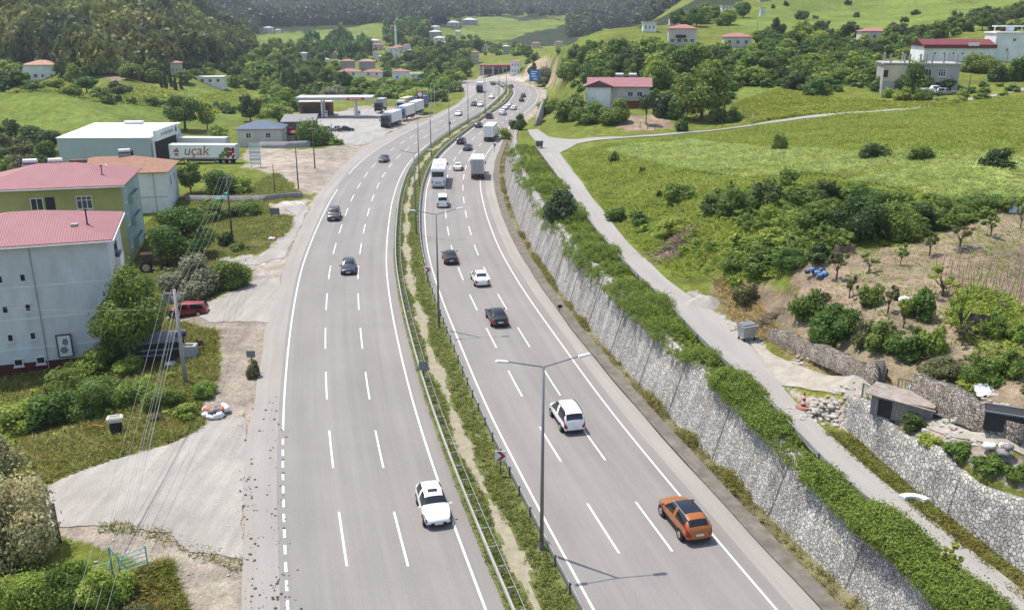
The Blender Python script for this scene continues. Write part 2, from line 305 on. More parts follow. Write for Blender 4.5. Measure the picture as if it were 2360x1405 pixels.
# ------------------------------------------------------------------ the ground and its fields
GRASS = (.135, .165, .030); FIELD = (.135, .185, .036); CEREAL = (.26, .31, .10); SOIL = (.27, .21, .145); DUST = (.345, .298, .236); DRY = (.19, .175, .075)
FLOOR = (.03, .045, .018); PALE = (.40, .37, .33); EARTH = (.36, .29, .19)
ZONES = [  # colour, outline on the survey photo
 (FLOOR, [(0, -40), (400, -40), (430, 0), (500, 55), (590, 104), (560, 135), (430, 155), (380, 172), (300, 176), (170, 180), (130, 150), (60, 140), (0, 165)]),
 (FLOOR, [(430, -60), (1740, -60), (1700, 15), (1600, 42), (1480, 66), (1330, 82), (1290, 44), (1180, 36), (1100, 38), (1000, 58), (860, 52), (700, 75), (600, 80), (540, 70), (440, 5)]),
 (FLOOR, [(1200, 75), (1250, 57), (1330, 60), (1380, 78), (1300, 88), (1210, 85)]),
 (FIELD, [(590, 84), (640, 76), (690, 72), (740, 82), (840, 58), (870, 62), (860, 75), (770, 100), (715, 112), (690, 95), (620, 96), (590, 92)]),
 (FIELD, [(1085, 48), (1105, 40), (1150, 40), (1200, 48), (1280, 43), (1305, 55), (1260, 68), (1210, 78), (1180, 90), (1100, 92), (1030, 78)]),
 (FIELD, [(0, 215), (60, 212), (200, 232), (300, 238), (450, 250), (560, 262), (560, 285), (400, 292), (250, 300), (100, 300), (0, 295)]),
 (FIELD, [(270, 220), (330, 195), (430, 205), (560, 205), (640, 240), (600, 262), (450, 245), (300, 232)]),
 (SOIL, [(235, 178), (330, 178), (345, 195), (270, 193)]),
 (FIELD, [(1650, 60), (1730, 40), (1770, 0), (1800, -80), (2400, -80), (2400, 0), (2300, 40), (2150, 55), (2100, 62), (1900, 72), (1700, 78)]),
 (FIELD, [(1260, 128), (1400, 105), (1540, 84), (1545, 92), (1400, 116), (1262, 133)]),
 (EARTH, [(1205, 186), (1215, 150), (1240, 135), (1262, 134), (1330, 120), (1400, 117), (1380, 128), (1330, 140), (1318, 160), (1290, 185), (1250, 178)]),
 (SOIL, [(1480, 138), (1560, 118), (1600, 115), (1600, 138), (1560, 145), (1500, 148)]),
 (SOIL, [(1455, 268), (1520, 262), (1560, 288), (1520, 300), (1450, 298), (1420, 290)]),
 (FIELD, [(1690, 205), (1800, 200), (1900, 225), (2050, 232), (2200, 236), (2000, 260), (1800, 285), (1720, 280), (1700, 240)]),
 (FIELD, [(1420, 326), (1740, 292), (2240, 240), (2400, 218), (2400, 340), (2200, 330), (1900, 310), (1700, 330), (1500, 335)]),
 (CEREAL, [(1390, 345), (1480, 332), (1600, 325), (1800, 345), (2000, 350), (2400, 372), (2400, 455), (2230, 478), (2100, 440), (1900, 400), (1720, 410), (1600, 395), (1480, 365)]),
 (SOIL, [(1830, 640), (1960, 580), (2100, 560), (2260, 505), (2400, 470), (2400, 960), (2300, 900), (2200, 860), (2050, 780), (1930, 740), (1850, 690)]),
 ((.245, .20, .125), [(1625, 690), (1655, 655), (1760, 645), (1850, 690), (1930, 740), (2050, 782), (2200, 860), (2300, 895), (2420, 960), (2420, 1060), (2250, 1010), (2100, 950), (1990, 905), (1880, 880), (1790, 800), (1690, 745)]),
 (PALE, [(1560, 680), (1600, 668), (1680, 722), (1760, 800), (1800, 850), (1810, 900), (1760, 870), (1700, 790), (1640, 720)]),
 (DUST, [(1950, 925), (2060, 960), (2160, 985), (2280, 1030), (2420, 1090), (2420, 1150), (2280, 1090), (2160, 1040), (2080, 1005)]),
 (DRY, [(1640, 640), (1720, 640), (1800, 760), (1850, 800), (1780, 790), (1690, 740), (1620, 690)]),
 (DRY, [(1780, 790), (1860, 800), (2000, 870), (2120, 920), (2340, 1000), (2360, 1020), (2100, 925), (1990, 888), (1850, 830)]),
 (DUST, [(1800, 880), (1990, 910), (2010, 990), (1930, 985), (1860, 940)]),
 (DRY, [(1910, 990), (1960, 1020), (2080, 1110), (2200, 1210), (2400, 1330), (2400, 1400), (2290, 1310), (2160, 1215), (2100, 1160), (1990, 1075)]),
 (EARTH, [(1520, 580), (1540, 545), (1600, 528), (1590, 560), (1560, 590), (1500, 605)]),
 (DUST, [(545, 1420), (545, 1100), (540, 960), (470, 985), (430, 1020), (120, 1130), (100, 1230), (240, 1260), (330, 1300), (390, 1340), (420, 1420)]),
 (DUST, [(700, 455), (660, 470), (610, 470), (640, 500), (680, 495), (660, 545), (590, 590), (495, 600), (580, 615), (585, 655), (470, 695), (380, 735), (420, 745), (505, 765), (510, 830), (480, 900), (470, 990), (560, 990), (590, 860), (610, 740), (660, 600), (690, 530)]),
 (PALE, [(700, 460), (640, 470), (680, 495), (665, 545), (590, 590), (495, 598), (500, 610), (585, 612), (660, 590), (690, 530)]),
 (PALE, [(600, 620), (590, 660), (475, 695), (470, 740), (610, 742), (650, 640)]),
 (DUST, [(560, 345), (730, 342), (850, 335), (790, 395), (725, 450), (690, 440), (640, 400), (570, 385)]),
 (DUST, [(700, 330), (700, 275), (860, 240), (1000, 262), (900, 305), (845, 336), (760, 338)]),
 (PALE, [(1065, 195), (1100, 178), (1200, 172), (1225, 200), (1190, 215), (1110, 215)]),
 (DRY, [(470, 560), (560, 545), (640, 500), (670, 510), (650, 550), (590, 585), (500, 590)]),
 (DRY, [(20, 1060), (200, 1010), (420, 980), (460, 985), (400, 1020), (110, 1110), (60, 1140)]),
 (DRY, [(290, 1320), (390, 1300), (420, 1340), (420, 1420), (260, 1420)]),
 (DRY, [(575, 820), (590, 820), (600, 860), (580, 885), (568, 870)]),
]
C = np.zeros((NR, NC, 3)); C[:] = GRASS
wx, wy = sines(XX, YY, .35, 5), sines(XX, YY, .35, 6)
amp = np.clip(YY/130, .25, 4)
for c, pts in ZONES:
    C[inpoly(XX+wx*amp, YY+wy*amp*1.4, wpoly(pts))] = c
m_ = (XX > LO(YY)-.6) & (XX < WB(YY)+.2) & (YY < 445); C[m_] = DUST
m_ = (XX > RE(YY)+1.1) & (XX < WB(YY)+.8) & (YY < 230); C[m_] = (.20, .18, .10)
NOGRASS = np.abs(C-np.array(GRASS)).sum(2) > .005
pts = np.stack([XX, YY, ZZ], 2).reshape(-1, 3)
ii = np.arange((NR-1)*NC).reshape(NR-1, NC)[:, :-1].ravel()
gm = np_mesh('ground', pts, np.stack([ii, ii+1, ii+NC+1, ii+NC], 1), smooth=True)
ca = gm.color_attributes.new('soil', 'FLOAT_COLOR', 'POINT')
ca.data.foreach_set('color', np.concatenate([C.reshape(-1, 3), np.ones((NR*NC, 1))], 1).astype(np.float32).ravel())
def ground_material():
    m = bpy.data.materials.new('ground'); m.use_nodes = True; n = m.node_tree.nodes; l = m.node_tree.links; b = n['Principled BSDF']
    b.inputs['Roughness'].default_value = .95; b.inputs['Specular IOR Level'].default_value = .1
    a = n.new('ShaderNodeVertexColor'); a.layer_name = 'soil'; g = n.new('ShaderNodeNewGeometry')
    def noise(s, d=6):
        t = n.new('ShaderNodeTexNoise'); t.inputs['Scale'].default_value = s; t.inputs['Detail'].default_value = d; t.inputs['Roughness'].default_value = .7
        l.new(g.outputs['Position'], t.inputs['Vector']); return t
    cur = a.outputs[0]
    for s, lo, hi in ((.018, .80, 1.2), (.06, .72, 1.28), (.5, .60, 1.4), (5., .68, 1.32)):
        t = noise(s); mr = n.new('ShaderNodeMapRange'); mr.inputs['From Min'].default_value = .3; mr.inputs['From Max'].default_value = .7
        mr.inputs['To Min'].default_value = lo; mr.inputs['To Max'].default_value = hi; l.new(t.outputs['Fac'], mr.inputs[0])
        mx = n.new('ShaderNodeMix'); mx.data_type = 'RGBA'; mx.blend_type = 'MULTIPLY'; mx.inputs['Factor'].default_value = 1
        l.new(cur, mx.inputs['A']); l.new(mr.outputs[0], mx.inputs['B']); cur = mx.outputs['Result']
    t = noise(.16); hs = n.new('ShaderNodeHueSaturation'); mr = n.new('ShaderNodeMapRange'); mr.inputs['From Min'].default_value = .3; mr.inputs['From Max'].default_value = .7
    mr.inputs['To Min'].default_value = .462; mr.inputs['To Max'].default_value = .522; l.new(t.outputs['Fac'], mr.inputs[0]); l.new(mr.outputs[0], hs.inputs['Hue']); l.new(cur, hs.inputs['Color'])
    l.new(hs.outputs[0], b.inputs['Base Color'])
    t2 = noise(2.2, 8); bp = n.new('ShaderNodeBump'); bp.inputs['Strength'].default_value = .9; bp.inputs['Distance'].default_value = .35
    l.new(t2.outputs['Fac'], bp.inputs['Height']); l.new(bp.outputs[0], b.inputs['Normal'])
    return m
gm.materials.append(ground_material())
structure('ground', gm, 'grassy valley floor, fields and wooded hills on both sides of the highway', 'ground')
# ------------------------------------------------------------------ highway
def asphalt(name, c, tracks=True, dirt=.5):
    m = bpy.data.materials.new(name); m.use_nodes = True; n = m.node_tree.nodes; l = m.node_tree.links; b = n['Principled BSDF']
    b.inputs['Roughness'].default_value = .85; b.inputs['Specular IOR Level'].default_value = .25
    uv = n.new('ShaderNodeUVMap'); uv.uv_map = 'UVMap'
    def noise(sx, sy, d=5):
        mp = n.new('ShaderNodeMapping'); mp.inputs['Scale'].default_value = (sx, sy, 1); l.new(uv.outputs[0], mp.inputs[0])
        t = n.new('ShaderNodeTexNoise'); t.inputs['Scale'].default_value = 1; t.inputs['Detail'].default_value = d; t.inputs['Roughness'].default_value = .6
        l.new(mp.outputs[0], t.inputs['Vector']); return t.outputs['Fac']
    cur = None
    for sx, sy, lo, hi in ((1.3, .010, .91, 1.08), (.35, .05, .92, 1.07), (7, 7, .93, 1.07), (.16, .11, .94, 1.06)):
        mr = n.new('ShaderNodeMapRange'); mr.inputs['From Min'].default_value = .3; mr.inputs['From Max'].default_value = .7
        mr.inputs['To Min'].default_value = lo; mr.inputs['To Max'].default_value = hi; l.new(noise(sx, sy), mr.inputs[0])
        if cur is None: cur = mr.outputs[0]
        else:
            mm = n.new('ShaderNodeMath'); mm.operation = 'MULTIPLY'; l.new(cur, mm.inputs[0]); l.new(mr.outputs[0], mm.inputs[1]); cur = mm.outputs[0]
    ra = n.new('ShaderNodeMix'); ra.data_type = 'RGBA'; ra.inputs['A'].default_value = (*c, 1); ra.inputs['B'].default_value = (c[0]*1.05, c[1]*.99, c[2]*.955, 1)
    l.new(noise(.4, .008), ra.inputs['Factor'])
    mx = n.new('ShaderNodeMix'); mx.data_type = 'RGBA'; mx.blend_type = 'MULTIPLY'; mx.inputs['Factor'].default_value = 1
    l.new(ra.outputs['Result'], mx.inputs['A']); l.new(cur, mx.inputs['B']); l.new(mx.outputs['Result'], b.inputs['Base Color'])
    bp = n.new('ShaderNodeBump'); bp.inputs['Strength'].default_value = .15; bp.inputs['Distance'].default_value = .02
    l.new(noise(18, 18), bp.inputs['Height']); l.new(bp.outputs[0], b.inputs['Normal'])
    return m
ASP = asphalt('asphalt', (.228, .216, .204)); SHO = asphalt('shoulder_asphalt', (.29, .273, .25)); LANE = asphalt('lane_concrete', (.305, .293, .272))
def strip(name, xl, xr, z, y0, y1, m, step=1.2, nx=4, jit=(0, 0), seed=0, zf=None):
    r = np.random.RandomState(seed); ys = np.arange(y0, y1, step); a = xl(ys); b = xr(ys)
    if jit[0]: a = a+smooth1(r.randn(len(ys)), 2)*jit[0]
    if jit[1]: b = b+smooth1(r.randn(len(ys)), 2)*jit[1]
    t = np.linspace(0, 1, nx+1)
    X = a[:, None]*(1-t)+b[:, None]*t; Y = ys[:, None]*np.ones(nx+1); Z = (np.full(X.shape, float(z)) if zf is None else zf(X, Y))
    V = np.stack([X, Y, Z], 2).reshape(-1, 3); i = np.arange((len(ys)-1)*(nx+1)).reshape(-1, nx+1)[:, :-1].ravel()
    UV = np.stack([X-a[:, None], Y], 2).reshape(-1, 2)
    return np_mesh(name, V, np.stack([i, i+1, i+nx+2, i+nx+1], 1), [m], uv=UV)
o_ = lambda f, d: (lambda y: f(y)+d)
Y0, Y1 = 21., 436.
structure('shoulder', strip('shoulder', LO, o_(mL, -10.2), .0, Y0, 418, SHO, jit=(.3, 0), seed=1), 'pale worn shoulder along the outer edge of the oncoming lanes', 'shoulder')
structure('carriageway', strip('carriageway', o_(mL, -10.9), o_(mL, 1.0), .006, Y0, Y1, ASP, jit=(.05, .15), seed=2), 'grey three lane carriageway of oncoming traffic, left of the median', 'road')
structure('carriageway', strip('carriageway', o_(rL, -.85), lambda y: np.minimum(rL(y)+10.6, RE(y)), .006, Y0, Y1, ASP, jit=(.1, .1), seed=3), 'grey three lane carriageway of traffic driving away, beside the stone wall', 'road')
structure('shoulder', strip('shoulder', lambda y: np.minimum(rL(y)+10.4, RE(y)-.1), RE, .001, Y0, 420, SHO, jit=(0, .12), seed=4), 'narrow shoulder between the lanes and the concrete gutter below the wall', 'shoulder')
def line_mesh(name, f, segs, w_, z=.012):
    V = []; Q = []
    for a, b in segs:
        n = max(2, int((b-a)/2)+1); ys = np.linspace(a, b, n); x = f(ys); o = len(V)
        for xx, yy in zip(x, ys): V += [(xx-w_/2, yy, z), (xx+w_/2, yy, z)]
        Q += [(o+2*i, o+2*i+1, o+2*i+3, o+2*i+2) for i in range(n-1)]
    return np_mesh(name, V, Q, [PAINT])
PAINT = M('road_paint', (.74, .73, .70), .7, scale=2.5, c2=(.50, .49, .47), detail=8)
dash = lambda y0, per, ln, a, b: [(y0+k*per, y0+k*per+ln) for k in range(-6, 80) if a < y0+k*per and y0+k*per+ln < b]
mk = [('white edge line beside the pale left shoulder', o_(mL, -10.5), [(61.5, 160), (176, 410)], .16),
      ('short dotted edge line by the left turn off yard', o_(mL, -10.5), dash(38.2, 1.75, .95, 20, 61), .17),
      ('white line beside the cream median guardrail', mL, [(21, 430)], .15),
      ('broken line between the two outer oncoming lanes', o_(mL, -7.0), dash(44, 11.65, 5.9, 20, 425), .145),
      ('broken line between the two inner oncoming lanes', o_(mL, -3.5), dash(44, 11.65, 5.9, 20, 425), .145),
      ('white line beside the dark median guardrail', rL, [(21, 430)], .15),
      ('broken line between the two lanes nearest the median, outbound', o_(rL, 3.3), dash(45.3, 11.3, 5.6, 20, 425), .145),
      ('broken line between the two lanes nearest the wall, outbound', o_(rL, 6.5), dash(45.5, 11.3, 5.6, 20, 425), .145),
      ('white edge line on the stone wall side', lambda y: np.minimum(rL(y)+9.7, RE(y)-.6), [(21, 415)], .15)]
for lb, f, sg, ww in mk: structure('lane_marking', line_mesh('lane_marking', f, sg, ww), lb, 'road marking')
CONC = M('old_concrete', (.20, .182, .152), .95, scale=.9, bump=.5, c2=(.095, .084, .066), detail=9)
structure('gutter', strip('gutter', RE, o_(RE, 1.15), .0, Y0, 232, CONC, nx=3, jit=(.12, .06), seed=5, zf=lambda X, Y: .05+.09*np.abs((X-RE(Y))/1.15-.45)), 'cracked concrete gutter at the foot of the long stone wall', 'gutter')
ML_, MR_ = o_(mL, 1.02), o_(rL, -.85)
mgr = M('median_turf', (.16, .165, .06), 1, scale=1.2, bump=.6, c2=(.10, .125, .035))
mdir = M('median_soil', (.34, .30, .22), 1, var=.3, scale=1.5, bump=.6, c2=(.22, .2, .13))
med = strip('median', ML_, MR_, .02, Y0, 432, mdir, nx=20, seed=6, step=.8, zf=lambda X, Y: .03+.16*(2*np.abs((X-ML_(Y))/(MR_(Y)-ML_(Y))-.5))**2)
med.materials.append(mgr); nf = len(med.polygons)//20; yv = Y0+.8*np.arange(nf)[:, None]; tv = (np.arange(20)[None, :]+.5)/20
ed = .10+.06*np.sin(yv*.45)+.05*np.sin(yv*1.3+1); med.polygons.foreach_set('material_index', (np.abs(tv-.45-.03*np.sin(yv*.3)) > ed).astype(np.int32).ravel())
structure('median', med, 'median strip with a pale dry ditch between grassy edges', 'median')
def drape(name, left, right, m, n=60, nx=5, lift=.06, zf=None, jit=.0, seed=0):
    r = np.random.RandomState(seed)
    def rs(p):
        p = np.array(p, float); d = np.concatenate([[0], np.cumsum(np.hypot(*np.diff(p, axis=0).T))]); q = np.linspace(0, d[-1], n)
        return np.stack([np.interp(q, d, p[:, 0]), np.interp(q, d, p[:, 1])], 1)
    a, b = rs(left), rs(right)
    if jit: a[:, 0] += smooth1(r.randn(n), 2)*jit; b[:, 0] += smooth1(r.randn(n), 2)*jit
    t = np.linspace(0, 1, nx+1)[None, :, None]; W = a[:, None]*(1-t)+b[:, None]*t
    Z = hz(W[..., 0], W[..., 1])+lift if zf is None else zf(W[..., 0], W[..., 1])
    V = np.concatenate([W, Z[..., None]], 2).reshape(-1, 3); i = np.arange((n-1)*(nx+1)).reshape(-1, nx+1)[:, :-1].ravel()
    d = np.hypot(*np.diff(a, axis=0).T); L = np.concatenate([[0], np.cumsum(d)]); wd = np.hypot(*(b-a).T)
    UV = np.stack([wd[:, None]*np.linspace(0, 1, nx+1), L[:, None]*np.ones(nx+1)], 2).reshape(-1, 2)
    return np_mesh(name, V, np.stack([i, i+1, i+nx+2, i+nx+1], 1), [m], uv=UV)
ys_ = np.arange(22, 172, 1.5)
structure('side_road', drape('side_road', [(SL(y)-.1, y) for y in ys_], [(SR(y), y) for y in ys_], LANE, n=140, lift=.05, jit=.18, seed=2), 'pale narrow concrete lane climbing above the stone wall', 'road')
def pxs(p): return [(x, y) for x, y, z in (at(*q) for q in p)]
structure('side_road', drape('side_road', pxs([(1238, 350), (1238, 332), (1222, 312), (1216, 300)]), pxs([(1292, 352), (1330, 332), (1265, 316), (1238, 298)]), LANE, n=30, lift=.07), 'pale junction apron where the lane meets the field track', 'road')
structure('track', drape('track', pxs([(1262, 316), (1330, 322), (1440, 316), (1600, 303), (1733, 288), (2000, 258), (2180, 236), (2300, 217), (2420, 200)]), pxs([(1296, 338), (1345, 329), (1440, 319), (1600, 306), (1733, 291), (2000, 262), (2180, 241), (2300, 222), (2420, 206)]), LANE, n=110, nx=3, lift=.1), 'thin pale track crossing the green hillside', 'track')
structure('track', drape('track', pxs([(1712, 770), (1780, 818), (1830, 838), (1924, 866), (2016, 899), (2075, 925), (2170, 968), (2250, 998), (2420, 1045)]), pxs([(1800, 890), (1840, 893), (1888, 902), (1978, 925), (2050, 965), (2120, 985), (2200, 1010), (2272, 1025), (2420, 1075)]), M('track_gravel', (.33, .30, .25), 1, var=.25, scale=1.2, bump=.5), n=60, lift=.07, jit=.12, seed=8), 'gravel track branching off past the tin shed', 'track')
def sheet(name, poly_px, m, label, cat, lift=.02, z=None, sub=9):
    p = []
    for (a, b), (c, d) in zip(poly_px, poly_px[1:]+poly_px[:1]):
        for k in range(sub):
            t = k/sub; p.append((a+(c-a)*t+random.uniform(-3.5, 3.5), b+(d-b)*t+random.uniform(-2.2, 2.2)))
    w2 = [at(*q) for q in p]; bm = bmesh.new()
    f = bm.faces.new([bm.verts.new((x, y, 0)) for x, y, _ in w2]); bmesh.ops.triangulate(bm, faces=[f])
    for _ in range(4):
        e = [e for e in bm.edges if e.calc_length() > 1.4]
        if e: bmesh.ops.subdivide_edges(bm, edges=e, cuts=1); bmesh.ops.triangulate(bm, faces=bm.faces[:])
    for v in bm.verts: v.co.z = float(hz(v.co.x, v.co.y))+lift if z is None else z
    bmesh.ops.recalc_face_normals(bm, faces=bm.faces[:])
    me = bpy.data.meshes.new(name); bm.to_mesh(me); bm.free(); me.materials.append(m); return structure(name, me, label, cat)
def yardmat(name, c):
    m = M(name, c, .95, scale=.22, bump=.1, c2=tuple(v*.74 for v in c), detail=10); n = m.node_tree.nodes; l = m.node_tree.links; b = n['Principled BSDF']; src = b.inputs['Base Color'].links[0].from_socket
    g = n.new('ShaderNodeNewGeometry'); no = n.new('ShaderNodeTexNoise'); no.inputs['Scale'].default_value = .8; no.inputs['Detail'].default_value = 6; l.new(g.outputs['Position'], no.inputs['Vector'])
    mv = n.new('ShaderNodeMix'); mv.data_type = 'VECTOR'; mv.inputs['Factor'].default_value = .35; l.new(g.outputs['Position'], mv.inputs['A']); l.new(no.outputs['Color'], mv.inputs['B'])
    v = n.new('ShaderNodeTexVoronoi'); v.feature = 'DISTANCE_TO_EDGE'; v.inputs['Scale'].default_value = .32; l.new(mv.outputs['Result'], v.inputs['Vector'])
    r = n.new('ShaderNodeMapRange'); r.inputs['From Max'].default_value = .006; r.inputs['To Min'].default_value = .86; l.new(v.outputs['Distance'], r.inputs[0])
    mp = n.new('ShaderNodeMapping'); mp.inputs['Scale'].default_value = (1.4, .12, 1); mp.inputs['Rotation'].default_value = (0, 0, .5); l.new(g.outputs['Position'], mp.inputs[0])
    n2 = n.new('ShaderNodeTexNoise'); n2.inputs['Scale'].default_value = 1; n2.inputs['Detail'].default_value = 5; l.new(mp.outputs[0], n2.inputs['Vector'])
    r2 = n.new('ShaderNodeMapRange'); r2.inputs['From Min'].default_value = .3; r2.inputs['From Max'].default_value = .7; r2.inputs['To Min'].default_value = .86; r2.inputs['To Max'].default_value = 1.1; l.new(n2.outputs['Fac'], r2.inputs[0])
    n3 = n.new('ShaderNodeTexNoise'); n3.inputs['Scale'].default_value = 9; n3.inputs['Detail'].default_value = 4; l.new(g.outputs['Position'], n3.inputs['Vector'])
    r3 = n.new('ShaderNodeMapRange'); r3.inputs['From Min'].default_value = .3; r3.inputs['From Max'].default_value = .7; r3.inputs['To Min'].default_value = .85; r3.inputs['To Max'].default_value = 1.12; l.new(n3.outputs['Fac'], r3.inputs[0])
    for s_ in (r, r2, r3):
        mx = n.new('ShaderNodeMix'); mx.data_type = 'RGBA'; mx.blend_type = 'MULTIPLY'; mx.inputs['Factor'].default_value = 1; l.new(src, mx.inputs['A']); l.new(s_.outputs[0], mx.inputs['B']); src = mx.outputs['Result']
    l.new(src, b.inputs['Base Color']); return m
YARD = yardmat('yard_concrete', (.37, .34, .302))
sheet('yard', [(105, 1125), (180, 1088), (270, 1058), (400, 1022), (450, 990), (500, 968), (566, 962), (568, 1110), (556, 1200), (566, 1290), (500, 1278), (440, 1272), (415, 1256), (395, 1228), (330, 1222), (300, 1205), (230, 1212), (95, 1215)], YARD, 'pale concrete yard with ragged edges left of the highway', 'yard', .05)
sheet('driveway', [(640, 742), (480, 742), (455, 722), (480, 700), (560, 672), (600, 645), (648, 640)], YARD, 'concrete driveway with the red estate car on it', 'driveway', .05)
sheet('driveway', [(690, 470), (655, 478), (680, 498), (662, 548), (600, 590), (500, 600), (505, 609), (590, 610), (655, 594), (690, 530), (712, 478)], YARD, 'curved concrete driveway round the grassy patch by the hedge', 'driveway', .05)
sheet('forecourt', [(760, 333), (720, 325), (700, 290), (760, 262), (860, 250), (905, 262), (885, 303), (990, 272), (900, 303), (845, 334)], yardmat('forecourt_concrete', (.38, .36, .33)), 'bright concrete forecourt of the filling station', 'forecourt', .05)
# ------------------------------------------------------------------ stone walls
def stone(name, scale, a, b, mortar, edge=.09):
    m = bpy.data.materials.new(name); m.use_nodes = True; MATS[name] = m; n = m.node_tree.nodes; l = m.node_tree.links; p = n['Principled BSDF']
    p.inputs['Roughness'].default_value = .9; p.inputs['Specular IOR Level'].default_value = .2
    uv = n.new('ShaderNodeUVMap'); uv.uv_map = 'UVMap'
    no = n.new('ShaderNodeTexNoise'); no.inputs['Scale'].default_value = scale*.75; no.inputs['Detail'].default_value = 3; l.new(uv.outputs[0], no.inputs['Vector'])
    mv = n.new('ShaderNodeMix'); mv.data_type = 'VECTOR'; mv.inputs['Factor'].default_value = .34/scale; l.new(uv.outputs[0], mv.inputs['A']); l.new(no.outputs['Color'], mv.inputs['B'])
    v1 = n.new('ShaderNodeTexVoronoi'); v1.inputs['Scale'].default_value = scale; v2 = n.new('ShaderNodeTexVoronoi'); v2.feature = 'DISTANCE_TO_EDGE'; v2.inputs['Scale'].default_value = scale
    for v in (v1, v2): l.new(mv.outputs['Result'], v.inputs['Vector'])
    sep = n.new('ShaderNodeSeparateColor'); l.new(v1.outputs['Color'], sep.inputs[0])
    mx = n.new('ShaderNodeMix'); mx.data_type = 'RGBA'; mx.inputs['A'].default_value = (*a, 1); mx.inputs['B'].default_value = (*b, 1); l.new(sep.outputs[0], mx.inputs['Factor'])
    mr = n.new('ShaderNodeMapRange'); mr.inputs['From Min'].default_value = 0; mr.inputs['From Max'].default_value = edge; l.new(v2.outputs['Distance'], mr.inputs[0])
    m2 = n.new('ShaderNodeMix'); m2.data_type = 'RGBA'; m2.inputs['A'].default_value = (*mortar, 1); l.new(mx.outputs['Result'], m2.inputs['B']); l.new(mr.outputs[0], m2.inputs['Factor'])
    mp3 = n.new('ShaderNodeMapping'); mp3.inputs['Scale'].default_value = (1.6, .35, 1); l.new(uv.outputs[0], mp3.inputs[0]); n3 = n.new('ShaderNodeTexNoise'); n3.inputs['Scale'].default_value = .5; n3.inputs['Detail'].default_value = 8; l.new(mp3.outputs[0], n3.inputs['Vector'])
    r3 = n.new('ShaderNodeMapRange'); r3.inputs['From Min'].default_value = .3; r3.inputs['From Max'].default_value = .7; r3.inputs['To Min'].default_value = .62; r3.inputs['To Max'].default_value = 1.22; l.new(n3.outputs['Fac'], r3.inputs[0])
    m3 = n.new('ShaderNodeMix'); m3.data_type = 'RGBA'; m3.blend_type = 'MULTIPLY'; m3.inputs['Factor'].default_value = 1; l.new(m2.outputs['Result'], m3.inputs['A']); l.new(r3.outputs[0], m3.inputs['B'])
    l.new(m3.outputs['Result'], p.inputs['Base Color'])
    bp = n.new('ShaderNodeBump'); bp.inputs['Strength'].default_value = .8; bp.inputs['Distance'].default_value = .07; l.new(mr.outputs[0], bp.inputs['Height']); l.new(bp.outputs[0], p.inputs['Normal'])
    return m
STONE = stone('rubble_masonry', 5.8, (.30, .28, .255), (.58, .545, .50), (.215, .20, .183), .12)
STONE2 = stone('rubble_masonry_big', 4.6, (.30, .285, .255), (.58, .55, .50), (.22, .205, .18), .12)
DRYST = stone('dry_stone', 6.0, (.17, .145, .12), (.42, .37, .31), (.05, .042, .035), .12)
def wall_mesh(name, base, tops, m, batter=.22, thick=.6, nz=5, side=1, rough=0., seed=0):
    b = np.array(base, float); n = len(b); tg = np.gradient(b[:, :2], axis=0); tg /= np.hypot(*tg.T)[:, None]; nr = np.stack([tg[:, 1], -tg[:, 0]], 1)*side
    r = np.random.RandomState(seed); rows = []; uvs = []; L = np.concatenate([[0], np.cumsum(np.hypot(*np.diff(b[:, :2], axis=0).T))])
    tp = np.array(tops, float); hgt = tp-b[:, 2]
    for k in range(nz+1):
        h = hgt*k/nz; off = batter*h+(r.randn(n)*rough if 0 < k else 0)
        rows.append(np.concatenate([b[:, :2]+nr*np.reshape(off, (-1, 1))*np.ones((n, 1)), (b[:, 2]+h)[:, None]], 1)); uvs.append(np.stack([L, h], 1))
    off = batter*hgt+thick
    rows.append(np.concatenate([b[:, :2]+nr*off[:, None], tp[:, None]], 1)); uvs.append(np.stack([L, hgt+thick], 1))
    rows.append(np.concatenate([b[:, :2]+nr*off[:, None], (b[:, 2]-.3)[:, None]], 1)); uvs.append(np.stack([L, hgt+thick+2], 1))
    V = np.concatenate(rows); UV = np.concatenate(uvs); Q = []
    for k in range(len(rows)-1):
        i = np.arange(n-1)+k*n; Q.append(np.stack([i, i+1, i+n+1, i+n], 1)[:, ::(1 if side < 0 else -1)])
    K = len(rows); Q.append(np.array([[0, nz*n, (K-2)*n, (K-1)*n], [n-1, K*n-1, (K-1)*n-1, nz*n+n-1]])[:, ::(1 if side < 0 else -1)])
    return np_mesh(name, V, np.concatenate(Q), [m], uv=UV), nr
yb = np.arange(24, 226, 1.5)
me, nrm = wall_mesh('retaining_wall', [(WB(y), y, -.1) for y in yb], [zsf(y)+.12 for y in yb], STONE, .3, .7)
rw = tag(link('retaining_wall', me), 'long battered grey rubble stone wall curving beside the outbound lanes', 'wall')
jm = MB()
JD = M('joint_dark', (.11, .10, .095), 1, var=.2)  # dark colour of the thin vertical joints in the walls
for y in np.arange(28, 222, 7.2):
    k = np.argmin(abs(yb-y)); b0 = Vector((WB(yb[k]), yb[k], 0)); n0 = Vector((*nrm[k], 0)); h = float(zsf(yb[k]))
    p0 = b0-n0*.02; p1 = b0+n0*(.3*h-.02)+Vector((0, 0, h)); jm.tube(p0, p1, .022, .022, 4)
part('expansion_joint', jm, JD, rw)
yb2 = np.arange(37, 54, .8)
me, nr2 = wall_mesh('retaining_wall', [(W2(y), y, float(zsf(y))-.1) for y in yb2], [6.35+.25*math.sin(y) for y in yb2], STONE2, .2, .5)
r2 = tag(link('retaining_wall', me), 'tall pale stone wall with big blocks in the lower right corner', 'wall')
jm = MB()
for y in (43.4,):
    k = np.argmin(abs(yb2-y)); b0 = Vector((W2(yb2[k]), yb2[k], float(zsf(y)))); n0 = Vector((*nr2[k], 0)); jm.tube(b0-n0*.02, b0+n0*.46+Vector((0, 0, 2.4)), .02, .02, 4)
part('expansion_joint', jm, JD, r2)
